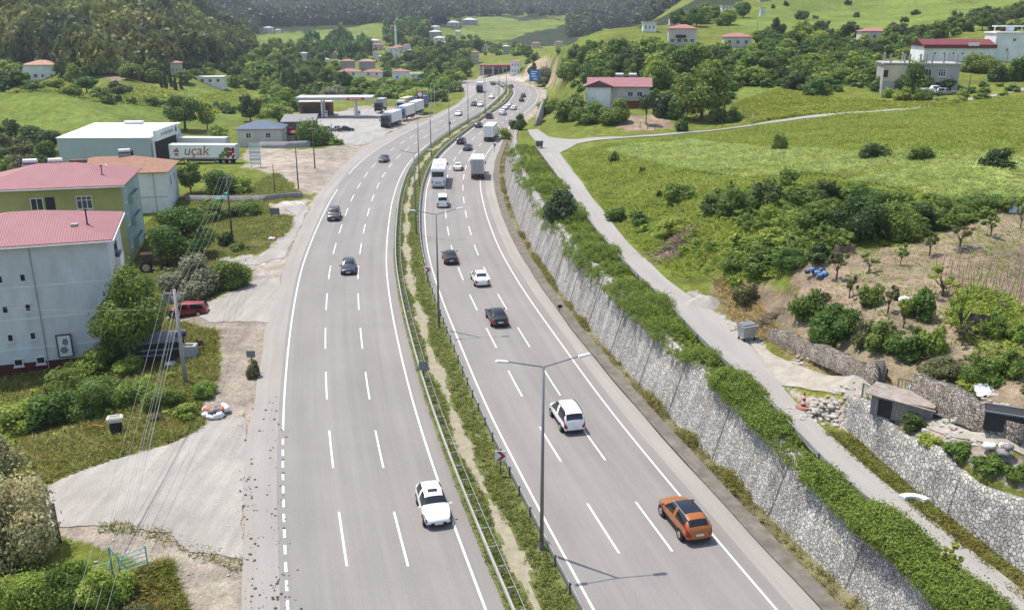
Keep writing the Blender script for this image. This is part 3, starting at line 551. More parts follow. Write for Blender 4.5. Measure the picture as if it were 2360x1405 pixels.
def px_wall(name, pl, h, m, label, **kw):
    p = np.array([at(*q) for q in pl]); d = np.concatenate([[0], np.cumsum(np.hypot(*np.diff(p[:, :2], axis=0).T))]); q = np.arange(0, d[-1], .6)
    b = np.stack([np.interp(q, d, p[:, i]) for i in range(3)], 1); b[:, 2] -= .15
    r = np.random.RandomState(len(label)); hh = h*(1+(.03 if name == 'block_wall' else .5)*smooth1(r.randn(len(q)), 2))
    me, _ = wall_mesh(name, b, b[:, 2]+hh+.1, m, **kw); return tag(link(name, me), label, 'wall')
px_wall('dry_stone_wall', [(1790, 770), (1880, 808), (1960, 842), (2060, 888)], 1.0, DRYST, 'low dry stone wall under the garden bushes above the gravel track', thick=.7, batter=.25, rough=.16)
px_wall('dry_stone_wall', [(2135, 905), (2200, 935), (2280, 968), (2380, 1010)], 1.3, DRYST, 'tumbledown dry stone wall right of the open iron gate', thick=.8, batter=.25, rough=.18)
px_wall('retaining_wall', [(1228, 292), (1240, 262), (1250, 248)], 3.2, STONE, 'short far retaining wall where the field lane meets the highway', batter=.3)
px_wall('block_wall', [(600, 341), (660, 341), (718, 338)], 1.5, M('render_grey', (.30, .30, .295), .9, var=.15, scale=.6), 'low grey rendered wall in front of the blue roofed house', batter=0, thick=.25)
px_wall('block_wall', [(430, 462), (540, 464), (610, 462), (700, 455)], 1.0, M('block_grey', (.26, .25, .235), .95, var=.2, scale=1.1), 'low grey concrete wall behind the bushes by the roadside drive', batter=0, thick=.25)
px_wall('block_wall', [(372, 698), (420, 694), (466, 688)], .9, M('block_grey', (.26, .25, .235)), 'short concrete wall behind the red estate car', batter=0, thick=.25)
# ------------------------------------------------------------------ guardrails
GALV = M('galvanised_cream', (.50, .49, .41), .5, .2, var=.15, scale=1.5); GALD = M('galvanised_grey', (.40, .40, .38), .45, .5, var=.2, scale=2); POST = M('post_steel', (.10, .10, .095), .6, .4, var=.2)
def rail_strip(f, y0, y1, z, w_=.09, h=.31, zf=None, step=2.):
    b = MB(); ys = np.arange(y0, y1+.1, step); prof = [(-w_/2, -h/2), (w_/2, -h*.28), (-w_*.3, 0), (w_/2, h*.28), (-w_/2, h/2), (-w_, h/2), (-w_, -h/2)]; n = len(prof); vs = []
    for y in ys:
        x = float(f(y)); g = z if zf is None else float(zf(x, y))+z
        vs += [(x+a, y, g+c) for a, c in prof]
    fs = [(i*n+k, i*n+(k+1) % n, (i+1)*n+(k+1) % n, (i+1)*n+k) for i in range(len(ys)-1) for k in range(n)]
    b.add(vs, fs); return b
g1 = thing('guardrail', 'cream steel guardrail with braced back posts on the left edge of the median', 'guardrail')
gl = o_(mL, 1.25)
part('rail', rail_strip(gl, 22, 425, .72, .08, .32), GALV, g1); part('back_rail', rail_strip(o_(mL, 1.85), 22, 425, .70, .03, .05), GALD, g1)
pm = MB().box(.3, 0, .34, .09, .1, .78).box(.3, 0, .72, .6, .045, .05); ps = pm.mesh('post', GALD)
bulk = MB(); k = 0
for y in np.arange(39, 424, 1.95):
    if k < 98:
        o = link('post', ps, g1); o.location = (float(gl(y)), y, 0); o.rotation_euler.z = -math.atan(heading(mLw, y))
    else:
        x = float(gl(y)); bulk.box(x+.3, y, .34, .1, .12, .78).box(x+.3, y, .72, .66, .06, .07)
    k += 1
o = part('post_row', bulk, GALV, g1); o['kind'] = 'stuff'
g2 = thing('guardrail', 'grey steel guardrail on dark posts along the right edge of the median', 'guardrail')
gr = o_(rL, -.8)
part('rail', rail_strip(gr, 22, 425, .62, .1, .3), GALD, g2)
ps2 = MB().box(-.1, 0, .42, .12, .1, .92).mesh('post', POST); bulk = MB(); k = 0
for y in np.arange(38.6, 424, 2.6):
    if k < 98:
        o = link('post', ps2, g2); o.location = (float(gr(y)), y, 0)
    else: bulk.box(float(gr(y))-.1, y, .42, .12, .1, .92)
    k += 1
o = part('post_row', bulk, POST, g2); o['kind'] = 'stuff'
g3 = thing('guardrail', 'weathered guardrail half hidden by hedge beside the upper lane', 'guardrail')
gs = o_(SL, -.45)
part('rail', rail_strip(gs, 28, 168, .62, .1, .3, zf=hz), GALD, g3)
ps3 = MB().box(-.1, 0, .36, .12, .1, .8).mesh('post', POST)
for y in np.arange(36, 168, 3.2):
    o = link('post', ps3, g3); x = float(gs(y)); o.location = (x, y, float(hz(x, y)))
# ------------------------------------------------------------------ street lamps along the median
LAMPM = M('lamp_steel', (.23, .225, .215), .5, .5, var=.1); HEADM = M('lamp_head', (.66, .66, .64), .5, var=.05)
def lamp_parts(root):
    b = MB().tube((0, 0, 0), (0, 0, 11.6), .13, .065, 10); part('pole', b, LAMPM, root, True); part('base_plate', MB().box(0, 0, .04, .5, .5, .08).box(0, 0, .3, .3, .3, .5, taper=.75), LAMPM, root)
    for s in (-1, 1):
        a = part('arm', MB().tube((0, 0, 11.55), (s*2.0, 0, 12.02), .04, .035, 6), LAMPM, root)
        hb = MB().box(s*2.3, 0, 12.06, .78, .28, .1, ry=-s*.16, taper=.8); h = part('lamp_head', hb, HEADM, a, bevel=.02)
lamps = [(1250, 1270, 'lamp post nearest the camera, standing by the kerbside bend sign'), (1012, 757, 'second nearest lamp post, level with the black sedan'), (960, 542, 'third lamp post along the median, left of the white minibus'), (967, 430, 'fourth lamp post, left of the white coach'),
         (994, 363, 'fifth lamp post, where the median starts bending right'), (1036, 319, 'sixth lamp post, behind the dark sedan pair'), (1079, 287, 'seventh lamp post, on the median near the red car'), (1118, 262, 'eighth lamp post, before the far bend'), (1150, 238, 'ninth lamp post, at the far bend of the median'), (1166, 214, 'farthest lamp post on the median bend')]
lt = None
for px, py, lb in lamps:
    x, y = (float(v) for v in gz(px, py)); x = max(min(x, rL(y)-1.2), mL(y)+2.0)
    if lt is None: lt = thing('street_lamp', lb, 'street lamp', (x, y, .1), -math.atan(heading(mLw, y))*.8, 'double arm street lamps on the median'); lamp_parts(lt); o = lt
    else: o = copy_tree(lt); o.location = (x, y, .1); o.rotation_euler.z = -math.atan(heading(mLw, y)); o['label'] = lb
# ------------------------------------------------------------------ vehicles
GLASS = M('car_glass', (.012, .014, .018), .06, var=0, spec=.6); TRIM = M('black_trim', (.018, .018, .019), .5, var=0); TYRE = M('tyre', (.02, .02, .02), .8, var=0)
RIM = M('alloy_rim', (.45, .45, .46), .3, .8, var=0); LENS = M('headlamp_lens', (.16, .17, .19), .12, .3, var=0, spec=.7); TAIL = M('tail_lamp', (.30, .012, .012), .2, var=0, spec=.6); PLATE = M('number_plate', (.7, .7, .68), .5, var=0)
def paint(name, c, metal=.0): return M('paint_'+name, c, .3, metal, var=.03, scale=3, spec=.45, coat=.35)
# station: y along 0 (nose)..1 (tail), z sill, z belt, z top, half widths: lower, belt, top ; flag of the span that starts here
BODY = {
 'hatch': (4.25, 1.78, [(0, .34, .50, .58, .60, .58, .44, 'n'), (.02, .24, .62, .70, .80, .76, .58, 'n'), (.07, .2, .70, .77, .87, .82, .64, 'h'), (.16, .18, .80, .86, .885, .85, .68, 'b'), (.26, .18, .88, .96, .89, .86, .70, 'c'), (.295, .18, .91, 1.0, .89, .86, .70, 'ws'), (.43, .18, .93, 1.40, .89, .85, .58, 'g'), (.47, .18, .93, 1.45, .89, .85, .60, 'g'), (.585, .18, .94, 1.48, .89, .85, .60, 'p'), (.605, .18, .94, 1.48, .89, .85, .60, 'g'), (.78, .18, .96, 1.45, .89, .85, .58, 'q'), (.87, .2, .97, 1.39, .88, .84, .56, 'rw'), (.965, .24, .96, 1.0, .86, .80, .62, 't'), (.985, .28, .86, .92, .82, .76, .6, 't2'), (1, .36, .6, .68, .66, .64, .5, '')]),
 'sedan': (4.62, 1.80, [(0, .34, .50, .58, .60, .58, .44, 'n'), (.02, .24, .62, .69, .80, .76, .58, 'n'), (.065, .2, .70, .76, .87, .82, .64, 'h'), (.15, .18, .79, .85, .895, .86, .68, 'b'), (.27, .18, .87, .93, .90, .87, .71, 'c'), (.30, .18, .89, .98, .90, .87, .71, 'ws'), (.43, .18, .91, 1.37, .90, .86, .58, 'g'), (.47, .18, .92, 1.42, .90, .86, .59, 'g'), (.56, .18, .93, 1.44, .90, .86, .59, 'p'), (.58, .18, .93, 1.44, .90, .86, .59, 'g'), (.71, .18, .94, 1.39, .90, .86, .57, 'rw'), (.84, .18, .95, 1.04, .89, .85, .64, 'b'), (.955, .22, .93, 1.0, .86, .80, .64, 't'), (.98, .28, .84, .90, .82, .76, .6, 't2'), (1, .38, .6, .68, .68, .66, .5, '')]),
 'suv': (4.48, 1.86, [(0, .38, .58, .68, .62, .60, .46, 'n'), (.02, .27, .70, .80, .84, .80, .60, 'n'), (.065, .24, .80, .89, .91, .86, .66, 'h'), (.15, .24, .92, 1.0, .925, .89, .70, 'b'), (.26, .24, 1.0, 1.08, .93, .90, .73, 'c'), (.29, .24, 1.02, 1.13, .93, .90, .73, 'ws'), (.40, .24, 1.05, 1.54, .93, .89, .62, 'g'), (.44, .24, 1.06, 1.60, .93, .89, .63, 'g'), (.57, .24, 1.08, 1.63, .93, .89, .63, 'p'), (.59, .24, 1.08, 1.63, .93, .89, .63, 'g'), (.78, .24, 1.12, 1.59, .93, .89, .61, 'q'), (.89, .26, 1.12, 1.52, .92, .88, .59, 'rw'), (.965, .3, 1.08, 1.12, .90, .84, .66, 't'), (.985, .34, .96, 1.02, .86, .8, .62, 't2'), (1, .42, .66, .74, .7, .68, .52, '')]),
 'mpv': (4.45, 1.82, [(0, .36, .56, .66, .62, .60, .46, 'n'), (.02, .25, .70, .80, .82, .78, .60, 'n'), (.06, .22, .82, .90, .89, .84, .66, 'h'), (.13, .22, .95, 1.03, .905, .88, .70, 'b'), (.20, .22, 1.0, 1.10, .91, .89, .74, 'c'), (.23, .22, 1.03, 1.16, .91, .89, .74, 'ws'), (.37, .22, 1.05, 1.66, .91, .88, .68, 'g'), (.42, .22, 1.05, 1.74, .91, .88, .69, 'g'), (.56, .22, 1.06, 1.77, .91, .88, .69, 'p'), (.59, .22, 1.06, 1.77, .91, .88, .69, 'g'), (.83, .22, 1.07, 1.76, .91, .88, .69, 'q'), (.945, .24, 1.07, 1.70, .90, .87, .67, 'rw'), (.98, .26, 1.05, 1.10, .89, .85, .70, 't'), (.992, .3, .95, 1.02, .86, .82, .66, 't2'), (1, .38, .66, .74, .72, .70, .54, '')]),
 'van': (4.95, 1.92, [(0, .36, .56, .68, .66, .64, .5, 'n'), (.02, .25, .74, .86, .86, .82, .64, 'n'), (.05, .22, .90, .98, .94, .9, .72, 'h'), (.12, .22, 1.02, 1.10, .955, .93, .76, 'b'), (.17, .22, 1.06, 1.16, .96, .94, .78, 'c'), (.19, .22, 1.08, 1.22, .96, .94, .78, 'ws'), (.31, .22, 1.1, 1.82, .96, .93, .76, 'g'), (.36, .22, 1.1, 1.92, .96, .93, .77, 'g'), (.5, .22, 1.1, 1.95, .96, .93, .77, 'p'), (.53, .22, 1.1, 1.95, .96, .93, .77, 'g'), (.83, .22, 1.1, 1.95, .96, .93, .77, 'q'), (.955, .24, 1.1, 1.91, .95, .92, .76, 'rw'), (.985, .26, 1.06, 1.12, .94, .9, .76, 't'), (.994, .3, .95, 1.04, .9, .86, .72, 't2'), (1, .38, .7, .8, .78, .76, .6, '')]),
 'wagon': (4.4, 1.68, [(0, .36, .52, .62, .66, .64, .5, 'n'), (.015, .26, .64, .74, .79, .76, .62, 'n'), (.05, .22, .74, .82, .82, .79, .66, 'h'), (.15, .2, .80, .86, .835, .81, .68, 'b'), (.28, .2, .84, .90, .84, .82, .70, 'c'), (.30, .2, .86, .94, .84, .82, .70, 'ws'), (.40, .2, .88, 1.34, .84, .81, .60, 'g'), (.44, .2, .88, 1.39, .84, .81, .61, 'g'), (.57, .2, .88, 1.41, .84, .81, .61, 'p'), (.59, .2, .88, 1.41, .84, .81, .61, 'g'), (.80, .2, .88, 1.40, .84, .81, .61, 'q'), (.92, .22, .88, 1.36, .83, .80, .6, 'rw'), (.975, .26, .88, .93, .82, .78, .64, 't'), (.988, .3, .8, .86, .8, .76, .6, 't2'), (1, .4, .6, .68, .7, .68, .54, '')]),
}
SHELL = {}
NAMES = ['body', 'windshield', 'rear_window', 'side_window', 'headlight', 'tail_light', 'grille', 'roof', 'sill_trim', 'sunroof']
def shell(kind, sill=False, sunroof=False):
    key = (kind, sill, sunroof)
    if key in SHELL: return SHELL[key]
    L, W, st = BODY[kind]; V = []; Q = []; I = []; ring = 14
    for (t, zb, zm, zt, wl, wm, wt_, fl) in st:
        y = L*(.5-t); q = .86 if t < .01 else .93 if t < .03 else .97 if t < .08 else .88 if t > .995 else .95 if t > .975 else 1
        wl *= q; wm *= q; wt_ *= q*(.96 if t < .1 else 1)
        half = [(0, zb), (wl*.90, zb), (wl, zb+.42*(zm-zb)), (wm, zm), (wm*.45+wt_*.55, zm*.42+zt*.58) if zt-zm > .2 else (wm*.9+wt_*.1, zm*.55+zt*.45), (wt_, zt-.015), (wt_*.5, zt+.018), (0, zt+.025)]
        full = half+[(-x, z) for x, z in half[-2:0:-1]]
        V += [(x, y, z) for x, z in full]
    for i in range(len(st)-1):
        f = st[i][7]
        for k in range(ring):
            Q.append((i*ring+k, (i+1)*ring+k, (i+1)*ring+(k+1) % ring, i*ring+(k+1) % ring))
            h = min(k, ring-1-k); tg = 0
            if f in ('g', 'q') and h in (3, 4) or f == 'ws' and h in (3, 4): tg = 3
            if f in ('g', 'p') and h >= 5: tg = 7
            if f == 'ws' and h >= 5: tg = 1
            if f == 'rw' and h >= 5: tg = 2
            if f == 'h' and h in (3,) or (f == 'n' and i == 1 and h in (2, 3)): tg = 4
            if f == 'n' and h in (1,) and i == 0: tg = 6
            if f in ('t', 't2') and h in (2, 3): tg = 5
            if f == 'rw' and kind in ('suv', 'mpv') and h in (3,): tg = 5
            if sill and h in (0, 1) and f in ('h', 'b', 'c', 'ws', 'g', 'p', 'q', 'rw'): tg = 8
            if sunroof and h >= 6 and f == 'g' and i in (7,): tg = 9
            I.append(tg)
    n0 = len(V)
    V += [(0, L*.5+.0, .5), (0, -L*.5, .55)]
    e = (len(st)-1)*ring
    for k in range(ring):
        Q.append((n0, k, (k+1) % ring, n0)); I.append(6 if k in (1, 12, 2, 11, 0, 13) else 0)
        Q.append((n0+1, e+(k+1) % ring, e+k, n0+1)); I.append(0)
    me = bpy.data.meshes.new('tmp'); me.from_pydata(V, [], [q if q[3] != q[0] else q[:3] for q in Q])
    for k in range(len(NAMES)): me.materials.append(None)
    me.polygons.foreach_set('material_index', np.array(I, dtype=np.int32))
    o = bpy.data.objects.new('tmp', me); col.objects.link(o); md = o.modifiers.new('s', 'SUBSURF'); md.levels = 2; md.render_levels = 2
    ev = o.evaluated_get(bpy.context.evaluated_depsgraph_get()).to_mesh()
    co = np.array([v.co for v in ev.vertices]); polys = [(p.material_index, tuple(p.vertices)) for p in ev.polygons]
    o.evaluated_get(bpy.context.evaluated_depsgraph_get()).to_mesh_clear(); bpy.data.objects.remove(o); bpy.data.meshes.remove(me)
    out = {}
    for tg in range(len(NAMES)):
        fs = [p for t, p in polys if t == tg]
        if not fs: continue
        if tg in (3, 4, 5):
            for sgn in (-1, 1): out[(NAMES[tg], sgn)] = [f for f in fs if np.mean([co[i][0] for i in f])*sgn > 0]
        else: out[(NAMES[tg], 0)] = fs
    res = []
    for (nm, sgn), fs in out.items():
        if not fs: continue
        ids = sorted({i for f in fs for i in f}); mp = {a: b for b, a in enumerate(ids)}
        m = bpy.data.meshes.new(nm); m.from_pydata([tuple(co[i]) for i in ids], [], [tuple(mp[i] for i in f) for f in fs]); m.materials.append(None)
        m.polygons.foreach_set('use_smooth', np.ones(len(m.polygons), dtype=bool)); m.update(); res.append((nm, m))
    SHELL[key] = (L, W, res, co[:, 1].max(), co[:, 1].min()); return SHELL[key]
WHEEL = {}
def wheel(root, x, y, r, wd=.21):
    s = 1 if x > 0 else -1; key = (round(r, 2), s, wd)
    if key not in WHEEL:
        t = MB().tube((-wd/2, 0, 0), (wd/2, 0, 0), r, r, 18).mesh('wheel', TYRE, bevel=.02)
        rm = MB().tube((s*wd*.4, 0, 0), (s*(wd/2+.012), 0, 0), r*.66, r*.6, 14)
        WHEEL[key] = (t, rm.mesh('rim', RIM))
    o = link('wheel', WHEEL[key][0], root); o.location = (x, y, r); link('rim', WHEEL[key][1], o)
OBJM = {'windshield': GLASS, 'rear_window': GLASS, 'side_window': GLASS, 'headlight': LENS, 'tail_light': TAIL, 'grille': TRIM, 'sill_trim': TRIM, 'sunroof': GLASS}
def car(kind, pm, label, loc, rz, roof=None, sill=False, sunroof=False, name='car', cat='car', group=None, rails=None, lens=None, far=False, grille_body=False):
    L, W, parts, ymax, ymin = shell(kind, sill, sunroof); root = thing(name, label, cat, loc, rz, group)
    for nm, me in parts:
        o = link(nm, me, root); m = OBJM.get(nm, pm)
        if nm == 'roof': m = roof or pm
        o.material_slots[0].link = 'OBJECT'; o.material_slots[0].material = m
    r = .34 if kind in ('suv', 'van') else .31
    for x in (-1, 1):
        for y in (.5-.185, -.5+.2):
            part('wheel_arch', MB().tube((x*(W/2-.06), L*y, r+.02), (x*(W/2+.012), L*y, r+.02), r+.075, r+.06, 16), TRIM, root)
            wheel(root, x*(W/2-.085), L*y, r)
    zb = 1.05 if kind in ('suv', 'mpv', 'van') else .93
    for x in (-1, 1): part('mirror', MB().box(x*(W/2+.08), L*.215, zb+.06, .2, .12, .14), pm if not far else TRIM, root, bevel=.03)
    part('number_plate', MB().box(0, ymin-.004, .62 if kind != 'suv' else .7, .5, .02, .115), PLATE, root); part('number_plate', MB().box(0, ymax+.004, .42, .5, .02, .115), PLATE, root)
    if kind in ('mpv', 'hatch', 'suv') and not far:
        part('lower_bumper', MB().box(0, ymin+.02, .36, W*.72, .06, .16), TRIM, root, bevel=.02); part('air_intake', MB().box(0, ymax-.03, .32, W*.55, .08, .14), TRIM, root, bevel=.02)
    if rails:
        for x in (-1, 1): part('roof_rail', MB().path([(x*.64, L*.1, 1.70 if kind == 'mpv' else 1.6), (x*.66, 0, 1.80 if kind == 'mpv' else 1.68), (x*.66, -L*.3, 1.80 if kind == 'mpv' else 1.66), (x*.64, -L*.4, 1.7 if kind == 'mpv' else 1.56)], .025, 6), rails, root)
    return root
WHITE = paint('white', (.80, .80, .79)); BLACK = paint('black', (.012, .012, .014)); NAVY = paint('navy', (.016, .024, .04)); DGREY = paint('dark_grey', (.035, .038, .042)); ORANGE = paint('copper', (.40, .135, .028), .3); RED = paint('red', (.26, .022, .025)); MAROON = paint('maroon', (.075, .03, .028)); SILVER = paint('silver', (.42, .43, .44), .5)
def road_pos(px, py, side, z=.7):
    x, y = (float(v) for v in gz(px, py, z)); h = heading(mLw if side < 0 else rLw, y)
    rz = math.atan2(h, -1) if side < 0 else math.atan2(-h, 1)
    return (x, y, .012), rz
CARS = [
 ('hatch', WHITE, 998, 1155, -1, 'white hatchback with a sunroof, straddling the edge line by the cream guardrail', dict(sunroof=True)),
 ('hatch', NAVY, 803, 611, -1, 'dark blue hatchback coming on in the middle oncoming lane', {}),
 ('mpv', DGREY, 770, 493, -1, 'tall dark people carrier in the outermost oncoming lane', {}),
 ('sedan', DGREY, 885, 364, -1, 'dark sedan oncoming beyond the tall people carrier, near the broad gravel lot', {}),
 ('sedan', WHITE, 1057, 261, -1, 'white car in the outer oncoming lane, beside the parked lorries', {}),
 ('hatch', DGREY, 1092, 239, -1, 'small dark car oncoming side by side with a white one at the bend', dict(far=True)),
 ('sedan', WHITE, 1107, 240, -1, 'white car oncoming beside a small dark one at the bend', dict(far=True)),
 ('sedan', WHITE, 1133, 222, -1, 'pale car at the apex of the oncoming bend', dict(far=True)),
 ('suv', ORANGE, 1577, 1186, 1, 'copper orange crossover with a black glass roof on the right edge line', dict(roof=GLASS, sill=True, rails=SILVER)),
 ('mpv', WHITE, 1306, 953, 1, 'white family van with black tailgate window behind the nearest lamp post', dict(sill=True, rails=TRIM)),
 ('sedan', BLACK, 1145, 724, 1, 'shiny black car following the white coupe-like sedan', {}),
 ('sedan', WHITE, 1106, 636, 1, 'white sedan between two black cars in the outbound lanes', {}),
 ('sedan', BLACK, 1037, 588, 1, 'black sedan in the outbound lane beside the median, ahead of the white sedan', {}),
 ('van', WHITE, 1020, 463, 1, 'white minibus behind the white coach', dict(name='minibus', cat='minibus')),
 ('sedan', WHITE, 1056, 382, 1, 'small white car between the coach and the box lorry', {}),
 ('sedan', NAVY, 1078, 338, 1, 'dark blue sedan just ahead of the box lorry', {}),
 ('suv', BLACK, 1063, 324, 1, 'black car side by side with a dark blue sedan', {}),
 ('hatch', MAROON, 1103, 287, 1, 'maroon car left of the far white lorry', {}),
 ('mpv', DGREY, 1128, 267, 1, 'dark grey van ahead of the maroon car', {}),
 ('suv', WHITE, 1159, 259, 1, 'white car with black rear window ahead of the far white lorry', dict(far=True)),
 ('sedan', WHITE, 1165, 247, 1, 'white car in the middle of a tight bunch of three white cars', dict(far=True)),
 ('sedan', WHITE, 1173, 241, 1, 'foremost white car of the tight bunch of three', dict(far=True)),
 ('hatch', WHITE, 1184, 248, 1, 'rightmost white car of the tight bunch of three', dict(far=True)),
 ('sedan', BLACK, 1202, 229, 1, 'black car near the far small concrete culvert, hindmost of two', dict(far=True)),
 ('sedan', BLACK, 1206, 219, 1, 'black car near the far small concrete culvert, foremost of two', dict(far=True)),
 ('sedan', SILVER, 1158, 196, 1, 'silver car in the far distance before the roadside cafe', dict(far=True)),
 ('sedan', DGREY, 1136, 192, 1, 'dark car in the far distance before the roadside cafe', dict(far=True)),
 ('hatch', DGREY, 1178, 198, 1, 'dark hatchback at the end of the visible outbound lanes', dict(far=True)),
]
for kd, pm, px, py, sd, lb, kw in CARS:
    loc, rz = road_pos(px, py, sd, .75); car(kd, pm, lb, loc, rz, group='cars on the highway', **kw)
x, y, z = at(432, 726); car('wagon', RED, 'old red estate car parked on the concrete driveway', (x, y, z+.05), R(97))
for (px, py, kd, pm, rz, lb) in [(778, 302, 'sedan', SILVER, R(-70), 'silver car parked at the filling station kerb'), (797, 303, 'sedan', NAVY, R(-75), 'dark car parked at the filling station kerb'), (757, 303, 'hatch', SILVER, R(-70), 'pale car half hidden by the round tree at the filling station'), (2178, 219, 'wagon', SILVER, R(-95), 'silver car parked below the unfinished house')]:
    x, y, z = at(px, py); car(kd, pm, lb, (x, y, z+.05), rz)
# boxy vehicles -----------------------------------------------------
TRW = M('trailer_white', (.80, .80, .79), .45, var=.05, scale=.8); TRG = M('trailer_grey', (.42, .42, .41), .6, var=.12, scale=1.5); CHS = M('chassis', (.03, .03, .032), .7, var=.2); CREAM = M('tarp_cream', (.62, .52, .33), .7, var=.1); SKY_ = M('truck_blue', (.08, .16, .33), .35, var=.05); CABG = M('cab_grey', (.09, .095, .10), .35, var=.1)
def wheels4(root, xs, ys, r=.5, wd=.3):
    for x in xs:
        for y in ys: wheel(root, x, y, r, wd)
def tractor(root, cm, y0, h=3.6):
    b = MB().box(0, y0-1.1, h/2+.35, 2.45, 2.2, h-.7); part('cab', b, cm, root, bevel=.12)
    part('windshield', MB().box(0, y0+.012, h*.62, 2.1, .03, h*.26), GLASS, root); part('grille', MB().box(0, y0+.015, h*.3, 1.5, .03, h*.22), TRIM, root)
    part('sun_visor', MB().box(0, y0+.12, h*.78, 2.2, .25, .06), TRIM, root)
    for s in (-1, 1):
        part('side_window', MB().box(s*1.235, y0-.75, h*.62, .02, 1.0, h*.22), GLASS, root); part('headlight', MB().box(s*.95, y0+.02, h*.18, .4, .04, .18), LENS, root); part('mirror', MB().box(s*1.45, y0-.1, h*.62, .2, .12, .6), TRIM, root)
    part('bumper', MB().box(0, y0-.05, .6, 2.4, .25, .5), TRIM, root, bevel=.05)
def lorry(label, loc, rz, L=9.5, box=TRW, rear=TRG, cabm=TRW, semi=False, group=None, H=3.9, name='lorry', cat='lorry'):
    root = thing(name, label, cat, loc, rz, group); cabL = 2.3; bl = L-cabL-.5; y0 = L/2
    tractor(root, cabm, y0, 3.4 if semi else 2.9)
    yc = -L/2+bl/2; c = part('cargo_box', MB().box(0, yc, (H+1.15)/2, 2.5, bl, H-1.15), box, root, bevel=.04)
    d = MB().box(0, -L/2-.012, (H+1.15)/2, 2.36, .02, H-1.3); dr = part('rear_door', d, rear, c); part('door_bar', MB().box(-.5, -L/2-.03, (H+1.15)/2, .05, .03, H-1.4).box(.5, -L/2-.03, (H+1.15)/2, .05, .03, H-1.4).box(0, -L/2-.026, (H+1.15)/2, .03, .02, H-1.4), CHS, dr)
    part('chassis', MB().box(0, -.3, .9, 1.0, L-1, .35).box(0, -L/2+.1, .62, 2.4, .12, .2), CHS, root); part('side_guard', MB().box(0, yc+.5, .75, 2.36, bl*.45, .45), CHS, root)
    for s in (-1, 1): part('tail_light', MB().box(s*.95, -L/2-.0, .8, .35, .06, .14), TAIL, root)
    wheels4(root, (-1.08, 1.08), ([y0-1.2, -L/2+1.3, -L/2+2.5] if not semi else [y0-1.2, y0-3.6, -L/2+1.3, -L/2+2.5, -L/2+3.7]), .48, .3)
    return root
loc, rz = road_pos(1101, 381, 1, 2.0); lorry('white box lorry with grey tail doors beside the small white car', loc, rz, 9.5, group='lorries on the highway')
loc, rz = road_pos(1132, 302, 1, 2.0); lorry('white lorry farther ahead with barred white doors', loc, rz, 11, rear=TRW, group='lorries on the highway')
loc, rz = road_pos(1106, 202, -1, 1.8); lorry('distant lorry with dark front in the oncoming bend', loc, rz, 8, cabm=CABG, group='lorries on the highway')
def coach(label, loc, rz, L=11.5):
    root = thing('coach', label, 'bus', loc, rz); H = 3.6
    part('body', MB().box(0, 0, H/2+.2, 2.5, L, H-.4), TRW, root, bevel=.16)
    part('rear_window', MB().box(0, -L/2-.01, 2.55, 2.1, .03, .95), GLASS, root, bevel=.01); part('windshield', MB().box(0, L/2+.01, 2.1, 2.2, .03, 1.7), GLASS, root)
    for s in (-1, 1):
        part('side_window', MB().box(s*1.255, .2, 2.5, .02, L-1.6, .85), GLASS, root); part('tail_light', MB().box(s*1.05, -L/2-.015, 1.2, .22, .04, .5), TAIL, root); part('mirror', MB().box(s*1.45, L/2+.2, 2.6, .22, .16, .5), TRIM, root)
    part('engine_grille', MB().box(0, -L/2-.012, 1.05, 1.3, .03, .4), TRG, root); part('bumper', MB().box(0, -L/2-.02, .5, 2.42, .14, .35), TRG, root, bevel=.04); part('number_plate', MB().box(0, -L/2-.1, .6, .52, .02, .12), PLATE, root)
    a = part('roof_unit', MB().box(0, -.5, H+.1, 1.9, 3.0, .24), TRW, root, bevel=.08); part('roof_hatch', MB().box(0, -3.8, H+.03, .9, .9, .1).box(0, 3.4, H+.03, .9, .9, .1), TRG, root, bevel=.02)
    part('skirt', MB().box(0, 0, .42, 2.44, L-.6, .3), CHS, root); wheels4(root, (-1.1, 1.1), (L/2-2.6, -L/2+3.3), .5, .3)
loc, rz = road_pos(1012, 397, 1, 2.0); coach('white coach with a dark rear window beside the median', loc, rz)
# lorries queued at the filling station
q = [(887, 296, CABG, TRW, 'foremost parked lorry with dark cab on the grass island'), (921, 279, SKY_, TRW, 'middle parked lorry with blue cab in the queue by the grass island'), (945, 268, SKY_, TRW, 'last parked lorry in the queue by the price totem')]
for px, py, cm, bm_, lb in q:
    x, y = (float(v) for v in gz(px, py)); h = heading(lOut, y); rz = math.atan2(h, -1); d = Vector((h, 1)).normalized()*6.0
    lorry(lb, (x+d.x, y+d.y, .05), rz, 12.0, box=bm_, cabm=cm, semi=True, group='lorries parked at the filling station', H=4.0)
for px, py, cm, bm_, lb in [(917, 257, TRW, CREAM, 'cream tarpaulin lorry parked behind the white queue'), (952, 254, SKY_, SKY_, 'blue lorry parked beside the cream one')]:
    x, y = (float(v) for v in gz(px, py)); lorry(lb, (x+2, y+5, .05), math.atan2(.25, -1), 10.5, box=bm_, cabm=cm, semi=True, group='lorries parked at the filling station', H=4.0)
x, y = (float(v) for v in gz(875, 258)); lorry('grey covered lorry parked beyond the station canopy', (x, y+3, .05), math.atan2(.1, -1), 8, box=TRG, cabm=CABG)
